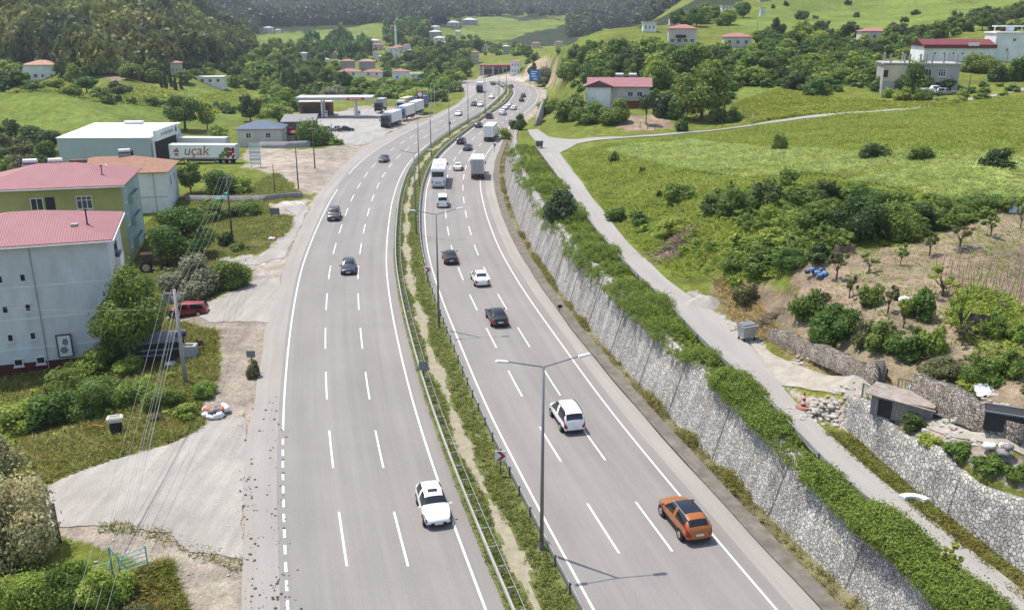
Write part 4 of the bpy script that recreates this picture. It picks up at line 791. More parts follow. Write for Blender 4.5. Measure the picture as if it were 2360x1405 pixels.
# lettered trailer and its plain neighbour
def text_mesh(s, size, m, extr=.012):
    cu_ = bpy.data.curves.new('t', 'FONT'); cu_.body = s; cu_.size = size; cu_.extrude = extr; cu_.align_x = 'CENTER'; cu_.align_y = 'CENTER'; cu_.shear = .18; cu_.offset = .012
    o = bpy.data.objects.new('t', cu_); col.objects.link(o); me = bpy.data.meshes.new_from_object(o.evaluated_get(bpy.context.evaluated_depsgraph_get())); bpy.data.objects.remove(o); me.materials.clear(); me.materials.append(m); return me
def trailer(label, px, py, L, rz, H=4.0, z=0):
    x, y, z = at(px, py); root = thing('trailer', label, 'trailer', (x, y, z), rz)
    b = part('cargo_box', MB().box(0, 0, (H+1.1)/2, L, 2.5, H-1.1), TRW, root, bevel=.04); part('corner_post', MB().box(-L/2-.01, 0, (H+1.1)/2, .06, 2.54, H-1.0).box(L/2+.01, 0, (H+1.1)/2, .06, 2.54, H-1.0), TRG, root)
    part('chassis', MB().box(0, 0, .95, L-.4, 1.1, .3).box(-.5, -1.1, .75, 6, .05, .4), CHS, root); part('landing_leg', MB().box(-L*.3, -.9, .5, .14, .14, .9).box(-L*.3, .9, .5, .14, .14, .9), CHS, root)
    for xx in (L/2-1.4, L/2-2.7, L/2-4.0):
        for yy in (-1.05, 1.05):
            o = part('wheel', MB().tube((xx, yy-.15, .5), (xx, yy+.15, .5), .5, .5, 16), TYRE, root); part('rim', MB().tube((xx, yy+(.16 if yy > 0 else -.16), .5), (xx, yy, .5), .28, .28, 12), RIM, o)
    return root, L, H
tr, L, H = trailer('white lorry trailer with large orange lettering and a berry picture at its end', 474, 376, 14.0, R(-2))
TXT = M('lettering_orange', (.42, .13, .05), .6, var=0)
t = link('lettering', text_mesh('uçak', 2.9, TXT), tr); t.rotation_euler = (R(90), 0, 0); t.location = (-1.3, -1.268, 2.75)
em = MB().tube((-5.5, -1.26, 2.45), (-5.5, -1.285, 2.45), .62, .62, 18).box(-5.5, -1.275, 1.72, .9, .03, .14); part('emblem', em, TXT, tr); part('emblem_band', MB().box(-5.5, -1.29, 2.35, 1.2, .02, .2), TRW, tr); part('emblem_leaf', MB().box(-5.3, -1.28, 3.2, .5, .03, .2, ry=.4), TXT, tr)
rg = random.Random(3); bb = MB(); gb = MB()
for _ in range(46): xx = rg.uniform(3.9, 6.7); bb.tube((xx, -1.262, rg.uniform(1.3, 1.3+.65*(xx-3.6))), (xx, -1.275-rg.random()*.02, rg.uniform(1.3, 1.3+.65*(xx-3.6))), .05, .05, 6)
bb = MB(); 
for k in range(30):
    xx = rg.uniform(4.9, 6.75); zz = rg.uniform(1.4, 3.3); d = .004*k/10; bb.tube((xx, -1.258, zz), (xx, -1.272-d, zz), .26, .24, 10)
for k in range(26):
    xx = rg.uniform(3.5, 5.4); zz = rg.uniform(1.3, 1.5+1.0*(xx-3.2)); zz = min(zz, 3.6); gb.tube((xx, -1.257, zz), (xx, -1.268-.0008*k, zz), .26, .2, 7)
part('berry_picture', bb, M('print_berry', (.24, .015, .03), .5, var=.4, scale=3), tr); part('leaf_picture', gb, M('print_leaf', (.10, .24, .03), .5, var=.4, scale=3), tr)
part('lower_stripe', MB().box(.3, -1.262, 1.28, 9.5, .02, .16), TXT, tr)
trailer('plain white lorry trailer parked behind the lettered one', 455, 358, 14.5, R(-2), 4.1)
# pickup
def pickup(label, loc, rz):
    root = thing('pickup', label, 'pickup', loc, rz)
    part('cab', MB().box(0, .35, 1.1, 1.75, 2.1, .7).box(0, .25, 1.55, 1.6, 1.6, .55, taper=.82), TRW, root, bevel=.08); part('bonnet', MB().box(0, 1.9, .85, 1.75, 1.1, .5), TRW, root, bevel=.08)
    part('side_window', MB().box(0, .25, 1.56, 1.63, 1.3, .36, taper=.85), GLASS, root); part('cargo_bed', MB().box(0, -1.65, .78, 1.75, 1.9, .4).box(.84, -1.65, 1.1, .06, 1.9, .3).box(-.84, -1.65, 1.1, .06, 1.9, .3).box(0, -2.58, 1.1, 1.7, .06, .3), TRW, root)
    wheels4(root, (-.8, .8), (1.7, -1.6), .36, .24)
x, y, z = at(2150, 218); pickup('white pickup truck parked below the unfinished house', (x, y, z+.05), R(-95))
# tractor in the shade of the green house
x, y, z = at(352, 625); root = thing('tractor', 'dark red farm tractor in the shade beside the green house', 'tractor', (x, y, z), R(-70))
part('bonnet', MB().box(0, 1.1, 1.15, .7, 1.7, .65), MAROON, root, bevel=.08); part('cab', MB().box(0, -.5, 1.6, 1.3, 1.3, 1.3, taper=.9), M('tractor_cab', (.05, .045, .045), .4, var=.1), root, bevel=.06); part('cab_roof', MB().box(0, -.5, 2.35, 1.4, 1.5, .12), MAROON, root, bevel=.04); part('exhaust', MB().tube((.25, 1.2, 1.4), (.25, 1.2, 2.4), .04), TRIM, root)
for s in (-1, 1): wheel(root, s*.75, -.7, .75, .35); wheel(root, s*.65, 1.5, .45, .22); part('fender', MB().box(s*.72, -.7, 1.5, .4, 1.0, .08), MAROON, root, bevel=.03)
# ------------------------------------------------------------------ buildings
WFR = M('window_frame', (.72, .72, .70), .5, var=.05); WGL = M('window_glass', (.03, .036, .042), .08, var=0, spec=.6); WDK = M('window_dark', (.02, .021, .023), .4, var=0)
def wall_paint(name, c, v=.14, s=.35): return M(name, c, .9, var=v, scale=s, bump=.05)
def metal_roof(name, c, pitch=4.2):
    m = M(name, c, .55, var=.1, scale=.5, spec=.35); n = m.node_tree.nodes; l = m.node_tree.links
    if 'wv' in n: return m
    uv = n.new('ShaderNodeUVMap'); uv.uv_map = 'UVMap'; wv = n.new('ShaderNodeTexWave'); wv.name = 'wv'; wv.inputs['Scale'].default_value = pitch/3.0; wv.bands_direction = 'X'; l.new(uv.outputs[0], wv.inputs['Vector'])
    bp = n.new('ShaderNodeBump'); bp.inputs['Strength'].default_value = .8; bp.inputs['Distance'].default_value = .05; l.new(wv.outputs['Fac'], bp.inputs['Height']); l.new(bp.outputs[0], n['Principled BSDF'].inputs['Normal'])
    return m
def roof_mesh(kind, w_, d, z, rh, ov, m, t=.12, ridge=None):
    a, b = w_/2+ov, d/2+ov
    if kind == 'hip':
        r = max(.0, a-b) if ridge is None else ridge; ry = max(0., b-a)
        top = [(-r, -ry, z+rh), (r, ry if ry else 0, z+rh)] if r or ry else [(0, 0, z+rh)]*2
        if r: top = [(-r, 0, z+rh), (r, 0, z+rh)]
        elif ry: top = [(0, -ry, z+rh), (0, ry, z+rh)]
        base = [(-a, -b, z), (a, -b, z), (a, b, z), (-a, b, z)]
        if ry and not r: F_ = [(0, 1, 4), (1, 2, 5, 4), (2, 3, 5), (3, 0, 4, 5)]
        else: F_ = [(0, 1, 5, 4), (1, 2, 5), (2, 3, 4, 5), (3, 0, 4)]
    elif kind == 'gable':
        base = [(-a, -b, z), (a, -b, z), (a, b, z), (-a, b, z)]; top = [(-a, 0, z+rh), (a, 0, z+rh)]; F_ = [(0, 1, 5, 4), (2, 3, 4, 5), (1, 2, 5), (3, 0, 4)]
    elif kind == 'shed':
        base = [(-a, -b, z), (a, -b, z), (a, b, z+rh), (-a, b, z+rh)]; top = []; F_ = [(0, 1, 2, 3)]
    V = [Vector(p) for p in base+top]; k = len(V); V2 = V+[p-Vector((0, 0, t)) for p in V]
    Fa = list(F_)+[tuple(i+k for i in f[::-1]) for f in F_]+[(i, i+k, (i+1) % 4+k, (i+1) % 4) for i in range(4)]
    me = bpy.data.meshes.new('roof'); me.from_pydata([tuple(p) for p in V2], [], Fa); me.materials.append(m)
    u = me.uv_layers.new(name='UVMap')
    for p in me.polygons:
        n = p.normal; ax = Vector((-n.y, n.x, 0)); ax = ax.normalized() if ax.length > 1e-4 else Vector((1, 0, 0)); ay = n.cross(ax)
        for li in p.loop_indices: c = me.vertices[me.loops[li].vertex_index].co; u.data[li].uv = (c.dot(ax), c.dot(ay))
    me.update(); return me
def fpos(face, w_, d, u, z, out=0.):
    return {'f': (u, -d/2-out, z), 'b': (-u, d/2+out, z), 'r': (w_/2+out, u, z), 'l': (-w_/2-out, -u, z)}[face], {'f': 0., 'b': math.pi, 'r': math.pi/2, 'l': -math.pi/2}[face]
def window(root, face, w_, d, u, z, ww, wh, panes=2, frame=None, dark=False, sill=True):
    p, a = fpos(face, w_, d, u, z); f = frame or WFR; t = min(.09, ww*.12); b = MB()
    b.box(0, -.03, wh/2-t/2, ww, .09, t).box(0, -.03, -wh/2+t/2, ww, .09, t)
    for k in range(panes+1): b.box(-ww/2+t/2+(ww-t)*k/panes, -.03, 0, t*.9, .084, wh-2*t)
    if panes >= 3: b.box(0, -.03, wh*.18, ww-t*2, .08, t*.8)
    if sill: b.box(0, -.07, -wh/2-.06, ww+.16, .2, .07)
    o = part('window', b, f, root); o.location = p; o.rotation_euler.z = a
    pane = part('pane', MB().box(0, -.008, 0, ww-.02, .02, wh-.02), WDK if dark else WGL, o)
    return o
def building(name, label, cat, loc, rz, w_, d, h, wallm, roof=None, roofm=None, rh=2., ov=.5, wins=(), base=2., plinth=None, group=None, ridge=None, far=False):
    root = thing(name, label, cat, loc, rz, group)
    wm = MB().box(0, 0, (h-base)/2, w_, d, h+base); W_ = part('wall', wm, wallm, root)
    if roof == 'flat':
        part('roof', MB().box(0, 0, h+.15, w_+ov*2, d+ov*2, .3), roofm, root)
    elif roof: part('roof', roof_mesh(roof, w_, d, h+.14, rh, ov, roofm, ridge=ridge), None, root)
    if plinth: part('plinth', MB().box(0, 0, .1, w_+.06, d+.06, 1.4), plinth, root)
    for ww in wins: window(root, ww[0], w_, d, *ww[1:5], **(ww[5] if len(ww) > 5 else {}))
    return root
def front_corner(px, py, z, rz, w_, d, side=1):
    x, y = (float(v) for v in gz(px, py, z)); c, s = math.cos(rz), math.sin(rz); ox, oy = -side*w_/2, d/2
    return (x+c*ox-s*oy, y+s*ox+c*oy, z)
REDM = metal_roof('roof_red_sheet', (.31, .135, .138)); TILE = M('roof_clay_tiles', (.37, .195, .125), .9, var=.35, scale=1.3, bump=.6, c2=(.24, .14, .10)); BLUEM = metal_roof('roof_blue_sheet', (.10, .135, .185)); WHM = metal_roof('roof_white_sheet', (.74, .74, .72), 2.5)
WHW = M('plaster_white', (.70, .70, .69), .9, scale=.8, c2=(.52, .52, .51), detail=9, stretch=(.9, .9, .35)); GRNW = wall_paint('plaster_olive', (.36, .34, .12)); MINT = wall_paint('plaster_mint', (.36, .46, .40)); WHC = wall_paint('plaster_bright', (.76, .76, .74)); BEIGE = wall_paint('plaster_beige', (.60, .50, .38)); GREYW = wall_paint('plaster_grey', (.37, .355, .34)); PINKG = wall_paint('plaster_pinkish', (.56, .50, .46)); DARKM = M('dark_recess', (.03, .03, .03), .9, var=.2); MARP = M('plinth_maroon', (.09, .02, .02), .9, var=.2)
def solar(root, x, y, z, rz=0):
    o = part('water_heater', MB().tube((-.9, 0, z+1.25), (.9, 0, z+1.25), .3, .3, 12).box(-.8, 0, z+.5, .05, .05, 1.2).box(.8, 0, z+.5, .05, .05, 1.2), WHC, root); part('solar_panel', MB().box(0, -.7, z+.55, 1.9, 1.6, .06, rx=R(38)), WGL, o); o.location = (x, y, 0); o.rotation_euler.z = rz
    return o
def pipe(root, x, y, z, h=1.1): part('chimney', MB().tube((x, y, z), (x, y, z+h), .07).box(x, y, z+h, .3, .3, .12).box(x, y, z, .35, .35, .2), CHS, root)
# white apartment house
rzA = R(18); wA, dA = 15., 12.
w1 = []
for k, z in enumerate((9.1, 6.2, 3.4, .9)):
    for u in (-1.9, .0): w1.append(('f', u-(.0 if k < 3 else -.3)+.35*k*0, z, .5 if k < 3 else .8, .75, dict(panes=1, dark=True)))
for z in (1.6, 4.6, 7.7): w1 += [('r', -3.4, z+.3, 1.5, 1.7), ('r', 3.2, z+.3, 1.5, 1.7)]
A_ = building('apartment_house', 'tall white plastered apartment house with a pinkish red roof, nearest the camera', 'house', front_corner(285, 830, -2.2, rzA, wA, dA), rzA, wA, dA, 12.1, WHW, 'hip', REDM, 1.9, .55, w1, plinth=MARP)
for z in (3.0, 6.1, 9.2):
    part('balcony', MB().box(wA/2+.25, 0, z-.95, .5, 3.4, .16).box(wA/2+.47, 0, z-.4, .08, 3.4, 1.0).box(wA/2+.25, -1.68, z-.4, .5, .08, 1.0).box(wA/2+.25, 1.68, z-.4, .5, .08, 1.0), WHC, A_); part('balcony_door', MB().box(wA/2+.02, 0, z+.2, .05, 2.2, 2.1), WGL, A_)
part('downpipe', MB().tube((.9, -dA/2-.06, 0), (.9, -dA/2-.06, 12), .05).tube((-5.2, -dA/2-.06, 0), (-5.2, -dA/2-.06, 12), .05), GREYW, A_); part('floor_band', MB().box(0, -dA/2-.015, 2.2, wA, .03, .12).box(0, -dA/2-.015, 5.1, wA, .03, .1).box(0, -dA/2-.015, 8.2, wA, .03, .1), WHC, A_)
part('gutter', MB().box(0, -dA/2-.6, 12.06, wA+1.1, .13, .12).box(wA/2+.6, 0, 12.06, .13, dA+1.1, .12), WHC, A_); pipe(A_, 5.6, -2.5, 12.9, 1.5); part('roof_hatch', MB().box(4.6, -3.4, 13.1, .6, .6, .4), GREYW, A_); part('roof_patch', MB().box(-2.2, -3.6, 12.98, .75, 3.0, .05, rx=R(16)), MARP, A_)
# green apartment house
rzB = R(13); wB_, dB = 17.5, 13.
w1 = [('f', 4.2, 9.0, 1.9, 1.7, dict(panes=3)), ('f', -1.4, 9.0, 1.5, 1.6, dict(panes=2)), ('f', 4.2, 6.0, 1.9, 1.6, dict(panes=3)), ('f', -1.4, 6.0, 1.5, 1.6)]
for z in (3.2, 6.2, 9.2): w1 += [('r', -4.5, z, 1.3, 1.6), ('r', 4.2, z, 1.3, 1.6)]
B_ = building('apartment_house', 'olive green apartment house with mint side balconies and pinkish red roof', 'house', front_corner(303, 617, -2, rzB, wB_, dB), rzB, wB_, dB, 11.0, GRNW, 'hip', REDM, 2.1, .6, w1)
part('side_wall', MB().box(wB_/2+.03, 0, 6.2, .06, dB-.1, 9.2), MINT, B_); part('open_window', MB().box(.15, -dB/2-.03, 9.0, 1.1, .07, 1.7), DARKM, B_)
for z in (3.0, 6.0, 9.0): part('balcony', MB().box(wB_/2+.35, 0, z-1.0, .6, 5.2, .16).box(wB_/2+.63, 0, z-.45, .08, 5.2, .95).box(wB_/2+.35, -2.58, z-.45, .6, .08, .95).box(wB_/2+.35, 2.58, z-.45, .6, .08, .95), MINT, B_)
part('gutter', MB().box(0, -dB/2-.65, 10.96, wB_+1.2, .13, .12), WHC, B_); pipe(B_, 6.2, -3.8, 12.0, 1.2)
for xx in (-4.6, -1.4): solar(B_, xx, 5.2, 11.6)
for xx in (-9.6, -7.9): solar(B_, xx, -9.5, 6.0)
part('annex', MB().box(-8.2, -8.6, 2.8, 6, 4.2, 6.4), WHW, B_); part('flue_vent', MB().box(.3, -dB/2-.25, 7.2, .9, .4, .5), CHS, B_)
# white house with clay tiles
rzC = R(11); wC, dC = 17., 11.
C_ = building('house', 'white two storey house with a stained orange tile roof', 'house', front_corner(391, 489, -1, rzC, wC, dC), rzC, wC, dC, 6.6, WHC, 'hip', TILE, 1.9, .6, [('r', -1.5, 4.6, 1.2, 1.5), ('r', 2.6, 4.6, 1.2, 1.5), ('r', 2.6, 1.6, 1.2, 1.3)])
part('floor_band', MB().box(0, -dC/2-.02, 2.6, wC, .04, .12), GREYW, C_); part('downpipe', MB().tube((6.6, -dC/2-.05, 0), (6.6, -dC/2-.05, 6.4), .05), GREYW, C_)
solar(C_, 1.4, .6, 8.2, .2); part('chimney', MB().box(-5.4, -1.5, 7.9, 2.6, 1.0, 1.1), M('chimney_brick', (.16, .09, .07), .9, var=.3), C_); part('chimney', MB().box(2.2, 1.4, 8.8, .7, .7, 1.0), CHS, C_); part('roof_patch', MB().box(-1.2, -3.2, 7.62, 1.0, .7, .08, rx=R(17)), WHC, C_)
# warehouse with a white sheet roof
rzW = R(1); wW, dW = 19., 19.
W0 = building('warehouse', 'grey blue warehouse with a flat white sheet roof and tilted sign board', 'warehouse', front_corner(353, 388, -.5, rzW, wW, dW), rzW, wW, dW, 6.2, wall_paint('warehouse_panel', (.40, .45, .46), .06), 'shed', WHM, .9, .15, [])
part('door_opening', MB().box(wW/2+.04, -1, 2.7, .06, 14, 5.2), DARKM, W0); part('sign_board', MB().box(wW/2+1.0, -2.5, 6.6, .5, 13.5, 2.2, rx=0), WHC, W0)
sb = MB()
for k in range(9): sb.box(wW/2+1.27, -6+k*.85, 6.6, .03, .55, .5+.2*(k % 3 == 0))
part('sign_lettering', sb, M('sign_grey', (.28, .30, .33), .6, var=0), W0); part('sign_emblem', MB().tube((wW/2+1.24, 2.9, 6.6), (wW/2+1.28, 2.9, 6.6), .6, .6, 14), M('sign_blue', (.05, .10, .25), .5, var=0), W0); part('roof_vent', MB().box(-.3, 8.2, 7.5, 4.0, 1.6, .5), WHC, W0); part('pillar', MB().box(wW/2+.6, -dW/2+.4, 3, .3, .3, 6), WHC, W0)
# blue roofed house, brown house
rz = R(4); building('house', 'small white house with a slate blue hipped roof behind the grey wall', 'house', front_corner(651, 336, 0, rz, 10.4, 8), rz, 10.4, 8, 3.9, PINKG, 'hip', BLUEM, 1.6, .5, [('f', -2.6, 2.5, 1.2, 1.3), ('f', 2.0, 2.5, 1.2, 1.3), ('r', 0, 2.5, 1.2, 1.3), ('f', -2.6, .3, 1.0, .5, dict(dark=True)), ('f', 2.0, .3, 1.0, .5, dict(dark=True))])
x, y, z = at(603, 333); 
bh = building('house', 'brown flat fronted house with a red awning beside the filling station', 'house', (*gz(694, 318, 0.)[:2], 0), R(8), 8, 11, 4.6, wall_paint('plaster_brown', (.20, .13, .09)), 'shed', M('roof_grey', (.22, .215, .21), .8, var=.2), .7, .3, [('f', -2, 2.8, 1.1, 1.2), ('r', -2, 2.8, 1.3, 1.2)])
part('awning', MB().box(-2.6, -6.4, 2.6, 4.4, 2.2, .1, rx=R(24)), M('awning_red', (.33, .05, .055), .7, var=.1), bh); part('porch', MB().box(-2.8, -6.3, .8, 3.6, 1.6, 1.4), GREYW, bh)
# filling station
x, y = (float(v) for v in gz(776, 268)); fs = thing('filling_station', 'filling station with a long flat grey canopy on columns and a red fascia sign', 'filling station', (x, y, 0), R(3))
CAN = M('canopy_grey', (.45, .44, .42), .7, var=.06); STRD = M('station_red', (.42, .03, .045), .5, var=.05)
part('canopy', MB().box(0, 0, 5.6, 23, 9, .9), CAN, fs); part('fascia_sign', MB().box(6.6, -4.53, 5.6, 5.2, .1, .8), STRD, fs); fl = MB()
for k in range(8): fl.box(4.9+k*.47, -4.6, 5.6, .3, .03, .34)
part('fascia_lettering', fl, WHC, fs)
for cx_, cy_ in ((-4, -2.5), (6, -2.5), (-4, 2.5), (6, 2.5)): part('column', MB().box(cx_, cy_, 2.6, .5, .5, 5.2), WHC, fs)
for cx_ in (-4, 6):
    pp = part('fuel_pump', MB().box(cx_+1.2, -2.5, 1.0, .8, .5, 1.9), WHC, fs, bevel=.04); part('pump_screen', MB().box(cx_+1.2, -2.77, 1.4, .6, .03, .5), STRD, pp)
part('kiosk', MB().box(-7, 6.5, 1.9, 10, 4, 3.8), wall_paint('kiosk_brown', (.22, .12, .09)), fs); part('kiosk_roof', MB().box(-7, 6.5, 3.95, 10.6, 4.6, .3), WHC, fs); part('kiosk_window', MB().box(-7, 4.48, 1.6, 8, .05, 2), WGL, fs)
x, y, z = at(969, 263); tt = thing('price_totem', 'red topped price totem at the edge of the filling station', 'sign', (x, y, z), R(5)); part('sign_head', MB().box(0, 0, 6.4, 2.0, .5, 2.0), STRD, tt, bevel=.03); part('emblem', MB().tube((0, -.27, 6.4), (0, -.3, 6.4), .75, .75, 18).tube((0, -.29, 6.4), (0, -.32, 6.4), .45, .45, 18), WHC, tt); part('price_board', MB().box(0, 0, 4.4, 1.9, .4, 1.9), CHS, tt); pr = MB()
for k in range(4): pr.box(.2, -.22, 3.8+.4*k, 1.1, .03, .22)
part('price_figures', pr, WHC, tt); part('pedestal', MB().box(0, 0, 1.7, 1.8, .4, 3.4), WHC, tt)
# houses of the valley and the slopes: px, py of the base centre, width px, storeys, roof, walls, label
def cottage(px, py, wpx, h, roofm, wallm, label, rz=0., roof='hip', d=None, nwin=3, ov=.4, cat='house', rh=None, name='house'):
    x, y, z = at(px, py); s = scale_at(x, y, z); w_ = wpx/s; d = d or w_*.75; wins = []
    for st in range(max(1, int(h/2.9))):
        for k in range(nwin): wins.append(('f', (k-(nwin-1)/2)*w_/(nwin+.3), 1.7+st*2.9, min(1.3, w_*.13), 1.25, dict(panes=2, sill=False, dark=True)))
    for st in range(max(1, int(h/2.9))): wins.append(('r', 0, 1.7+st*2.9, 1.2, 1.2, dict(panes=2, sill=False, dark=True)))
    return building(name, label, cat, (x, y+d/2, z), rz, w_, d, h, wallm, roof, roofm, rh or w_*.13, ov, wins)
RT = M('roof_red_tile', (.34, .155, .135), .85, var=.2, scale=.8); ROR = M('roof_orange_tile', (.40, .245, .18), .85, var=.2, scale=.8); RGR = M('roof_pale_sheet', (.50, .50, .48), .7, var=.12)
a = cottage(90, 186, 72, 5.4, ROR, WHC, 'cream two storey villa with a salmon roof below the wooded hill, far left', .1, nwin=4); 
for k in (-1, 1): part('veranda_post', MB().box(k*2.2, -5.6, 1.5, .3, .3, 3).box(k*4.2, -5.6, 1.5, .3, .3, 3), WHC, a)
cottage(482, 196, 58, 2.9, RGR, WHC, 'long low white farm building with a flat roof by the cypress trees', .15, 'flat'); cottage(405, 172, 26, 4.5, ROR, BEIGE, 'half hidden house with a pale orange roof at the foot of the hill', .3)
vill = [
 (800, 166, 32, 5.6, RT, GREYW, 'grey house with a red roof, left of two alike houses in the valley', .1), (845, 166, 36, 5.6, ROR, GREYW, 'grey house with an orange roof, right of two alike houses in the valley', .1), (803, 178, 50, 2.6, RT, WHC, 'long low shed with a red roof in front of the two grey houses', .05), (858, 178, 44, 2.6, RT, WHC, 'white shed with a red roof right of the long low shed', .05),
 (923, 186, 38, 4.6, RT, WHC, 'white boxy house with a maroon roof beside the highway trees', .05), (958, 184, 26, 3.0, RGR, WHC, 'white flat annexe right of the boxy house', .05, 'flat'),
 (906, 132, 26, 6, RT, WHC, 'white house with a bright orange roof near the minaret', .2), (918, 124, 22, 5, ROR, PINKG, 'pinkish house behind the one with the bright orange roof', .1), (900, 126, 18, 4, RGR, WHC, 'small white house left of the pinkish house', 0), (872, 116, 22, 4, RT, PINKG, 'house with a dull red roof on the lower village slope', .1), (862, 104, 24, 3.5, RGR, WHC, 'pale roofed house at the left end of the village', 0),
 (826, 118, 20, 4, RT, GREYW, 'grey house among trees left of the village street', 0), (1003, 90, 30, 5.5, RGR, GREYW, 'grey two storey house on the knoll below the light field', .1), (1003, 72, 20, 4, RGR, WHC, 'small white house on top of the knoll', .1), (1012, 96, 26, 2.8, RGR, WHC, 'low white outbuilding under the grey two storey house', 0),
 (1045, 62, 28, 4, RGR, PINKG, 'long pinkish farmhouse at the left edge of the light field', .1), (1082, 58, 34, 5, RGR, GREYW, 'grey block at the edge of the light field', .1), (1025, 112, 22, 4, RGR, GREYW, 'grey roofed house right of the village trees', .1), (1095, 148, 18, 7, RT, BEIGE, 'narrow tower like house with brown top beside the highway end', 0), (1038, 152, 22, 3.4, RGR, GREYW, 'flat grey shed left of the tower like house', 0, 'flat'),
 (1167, 126, 16, 5, RGR, GREYW, 'grey house behind the roadside cafe trees', 0), (1236, 112, 20, 4, RT, BEIGE, 'beige house with a red roof over the cut slope', 0), (1288, 108, 18, 3.5, RT, PINKG, 'small pinkish house among bushes on the ridge', 0),
 (866, 132, 14, 3.6, RT, WHC, 'tiny white house with a red roof under the village slope', .1), (880, 142, 16, 3.4, RGR, PINKG, 'pale house at the foot of the village street', 0), (938, 118, 16, 4.5, RT, WHC, 'white house with a red roof right of the minaret', .1), (950, 130, 18, 4.2, RGR, WHC, 'pale roofed white house right of the bright orange roof', 0), (930, 146, 20, 4, ROR, BEIGE, 'beige house with an orange roof below the village mosque', .1), (972, 112, 14, 3.6, RGR, GREYW, 'little grey house between the village and the knoll', 0), (986, 128, 14, 3.6, RT, PINKG, 'little pinkish house on the road to the knoll', 0), (842, 98, 14, 3.4, RGR, WHC, 'solitary white house left above the village', 0), (700, 136, 16, 3.4, RGR, WHC, 'white roofed barn left in the valley grove', 0), (770, 134, 18, 3.6, RT, PINKG, 'pinkish house half sunk in the valley grove', 0), (1060, 106, 14, 3.8, RT, WHC, 'white house with a red roof under the light field', 0), (1115, 118, 16, 3.8, RT, BEIGE, 'beige house among trees below the light field', 0), (1055, 82, 14, 3.4, RGR, WHC, 'white shed at the lower edge of the light field', 0),
 (683, 118, 14, 3.5, RGR, WHC, 'small white cottage among the valley trees', 0), (735, 126, 14, 3.5, RGR, WHC, 'white cottage by the tree lined village road', 0), (618, 76, 20, 5, RGR, PINKG, 'lone pale house at the left end of the distant meadow', 0), (640, 76, 12, 3, RGR, WHC, 'white shed beside the lone pale house', 0), (787, 112, 14, 3.2, RGR, WHC, 'white roofed barn in the valley trees', 0), (750, 150, 16, 3.2, RGR, WHC, 'pale barn by the valley road', 0),
]
VKEEP = [(v[0]-v[2]*.6, v[1]-v[2]*.6, v[0]+v[2]*.6, v[1]+4) for v in vill]
for v in vill: cottage(*v[:7], rz=v[7], roof=v[8] if len(v) > 8 else 'hip', nwin=2)
x, y, z = at(913, 112); mn = thing('minaret', 'thin white minaret rising over the village houses', 'minaret', (x, y, z)); part('shaft', MB().tube((0, 0, 0), (0, 0, 17), .9, .75, 10), WHC, mn); part('balcony', MB().tube((0, 0, 13), (0, 0, 13.9), 1.3, 1.4, 10), WHC, mn); part('spire', MB().tube((0, 0, 17), (0, 0, 21), .85, .05, 10), GREYW, mn)
# roadside cafe with a red canopy at the end of the road
x, y = (float(v) for v in gz(1150, 176)); cf = thing('roadside_cafe', 'long roadside cafe with a red canopy where the highway vanishes', 'cafe', (x, y+4, 0), 0)
part('canopy', MB().box(-1, 0, 5.2, 17, 7, .8), M('canopy_red', (.36, .11, .10), .6, var=.1), cf); part('building', MB().box(0, 6, 2.4, 20, 6, 4.8), wall_paint('cafe_wall', (.42, .38, .34)), cf); part('roof', MB().box(0, 6, 5.0, 20.8, 6.8, .4), RT, cf); part('shopfront', MB().box(0, 2.97, 1.8, 16, .05, 2.6), WGL, cf)
for xx in (-8, -3, 2, 6.5): part('column', MB().box(xx, -2.6, 2.4, .4, .4, 4.8), WHC, cf)
cottage(1188, 172, 22, 6, RT, WHC, 'white and pink house right of the red cafe canopy', -.1)
# right hand slope
rz = R(-6); x, y, z = at(1430, 250); rh_ = building('house', 'long house with a bright red sheet roof and blue front behind the hazel bushes', 'house', (x, y+4, z-.2), rz, 13.5, 8, 4.9, PINKG, 'gable', REDM, 1.7, .6, [('f', 2.5, 3.3, 1.2, 1.3), ('f', 4.6, 3.3, 1.2, 1.3), ('f', -4.5, 3.2, 1.3, 1.3), ('f', 1.0, 1.0, 1.0, 1.2)])
part('side_panel', MB().box(-7.35, -2.8, 3.0, .1, 5.4, 1.6), M('balcony_blue', (.04, .06, .20), .7, var=.1), rh_); part('blue_panel', MB().box(-4.2, -4.05, 2.2, 4.4, .1, 1.1).box(-6.3, -4.05, 3.8, 1.6, .1, 1.6), M('balcony_blue', (.04, .06, .20), .7, var=.1), rh_); part('balcony', MB().box(3.4, -4.6, 2.1, 5.4, 1.2, .18).box(3.4, -5.15, 2.6, 5.4, .08, .9), GREYW, rh_); part('brick_base', MB().box(3.8, -4.06, .9, 5, .1, 1.9), M('brick_red', (.26, .085, .05), .9, var=.3, scale=4), rh_)
o = part('cross_gable', roof_mesh('gable', 6, 6.5, 5.05, 1.35, .3, REDM), None, rh_); o.location = (-4.6, -2.6, 0); o.rotation_euler.z = R(90); part('gable_wall', MB().box(-4.6, -3.2, 2.5, 5.4, 4.6, 4.9), WHC, rh_); solar(rh_, 0, 2.4, 6.0); solar(rh_, 3, 2.4, 6.0)
a = cottage(1575, 106, 64, 5.6, RT, PINKG, 'pinkish two storey villa with a dark balcony on the ridge', -.12, nwin=4, ov=.5); part('balcony', MB().box(-.6, -4.4, 3.1, 3.4, 1.1, 1.0), CHS, a)
cottage(1702, 110, 62, 3.2, RT, PINKG, 'low house with a red roof half hidden by bushes right of the ridge villa', -.1); cottage(2016, 97, 58, 3.2, RT, PINKG, 'isolated house with a pink red roof below the terraced meadow', -.08)
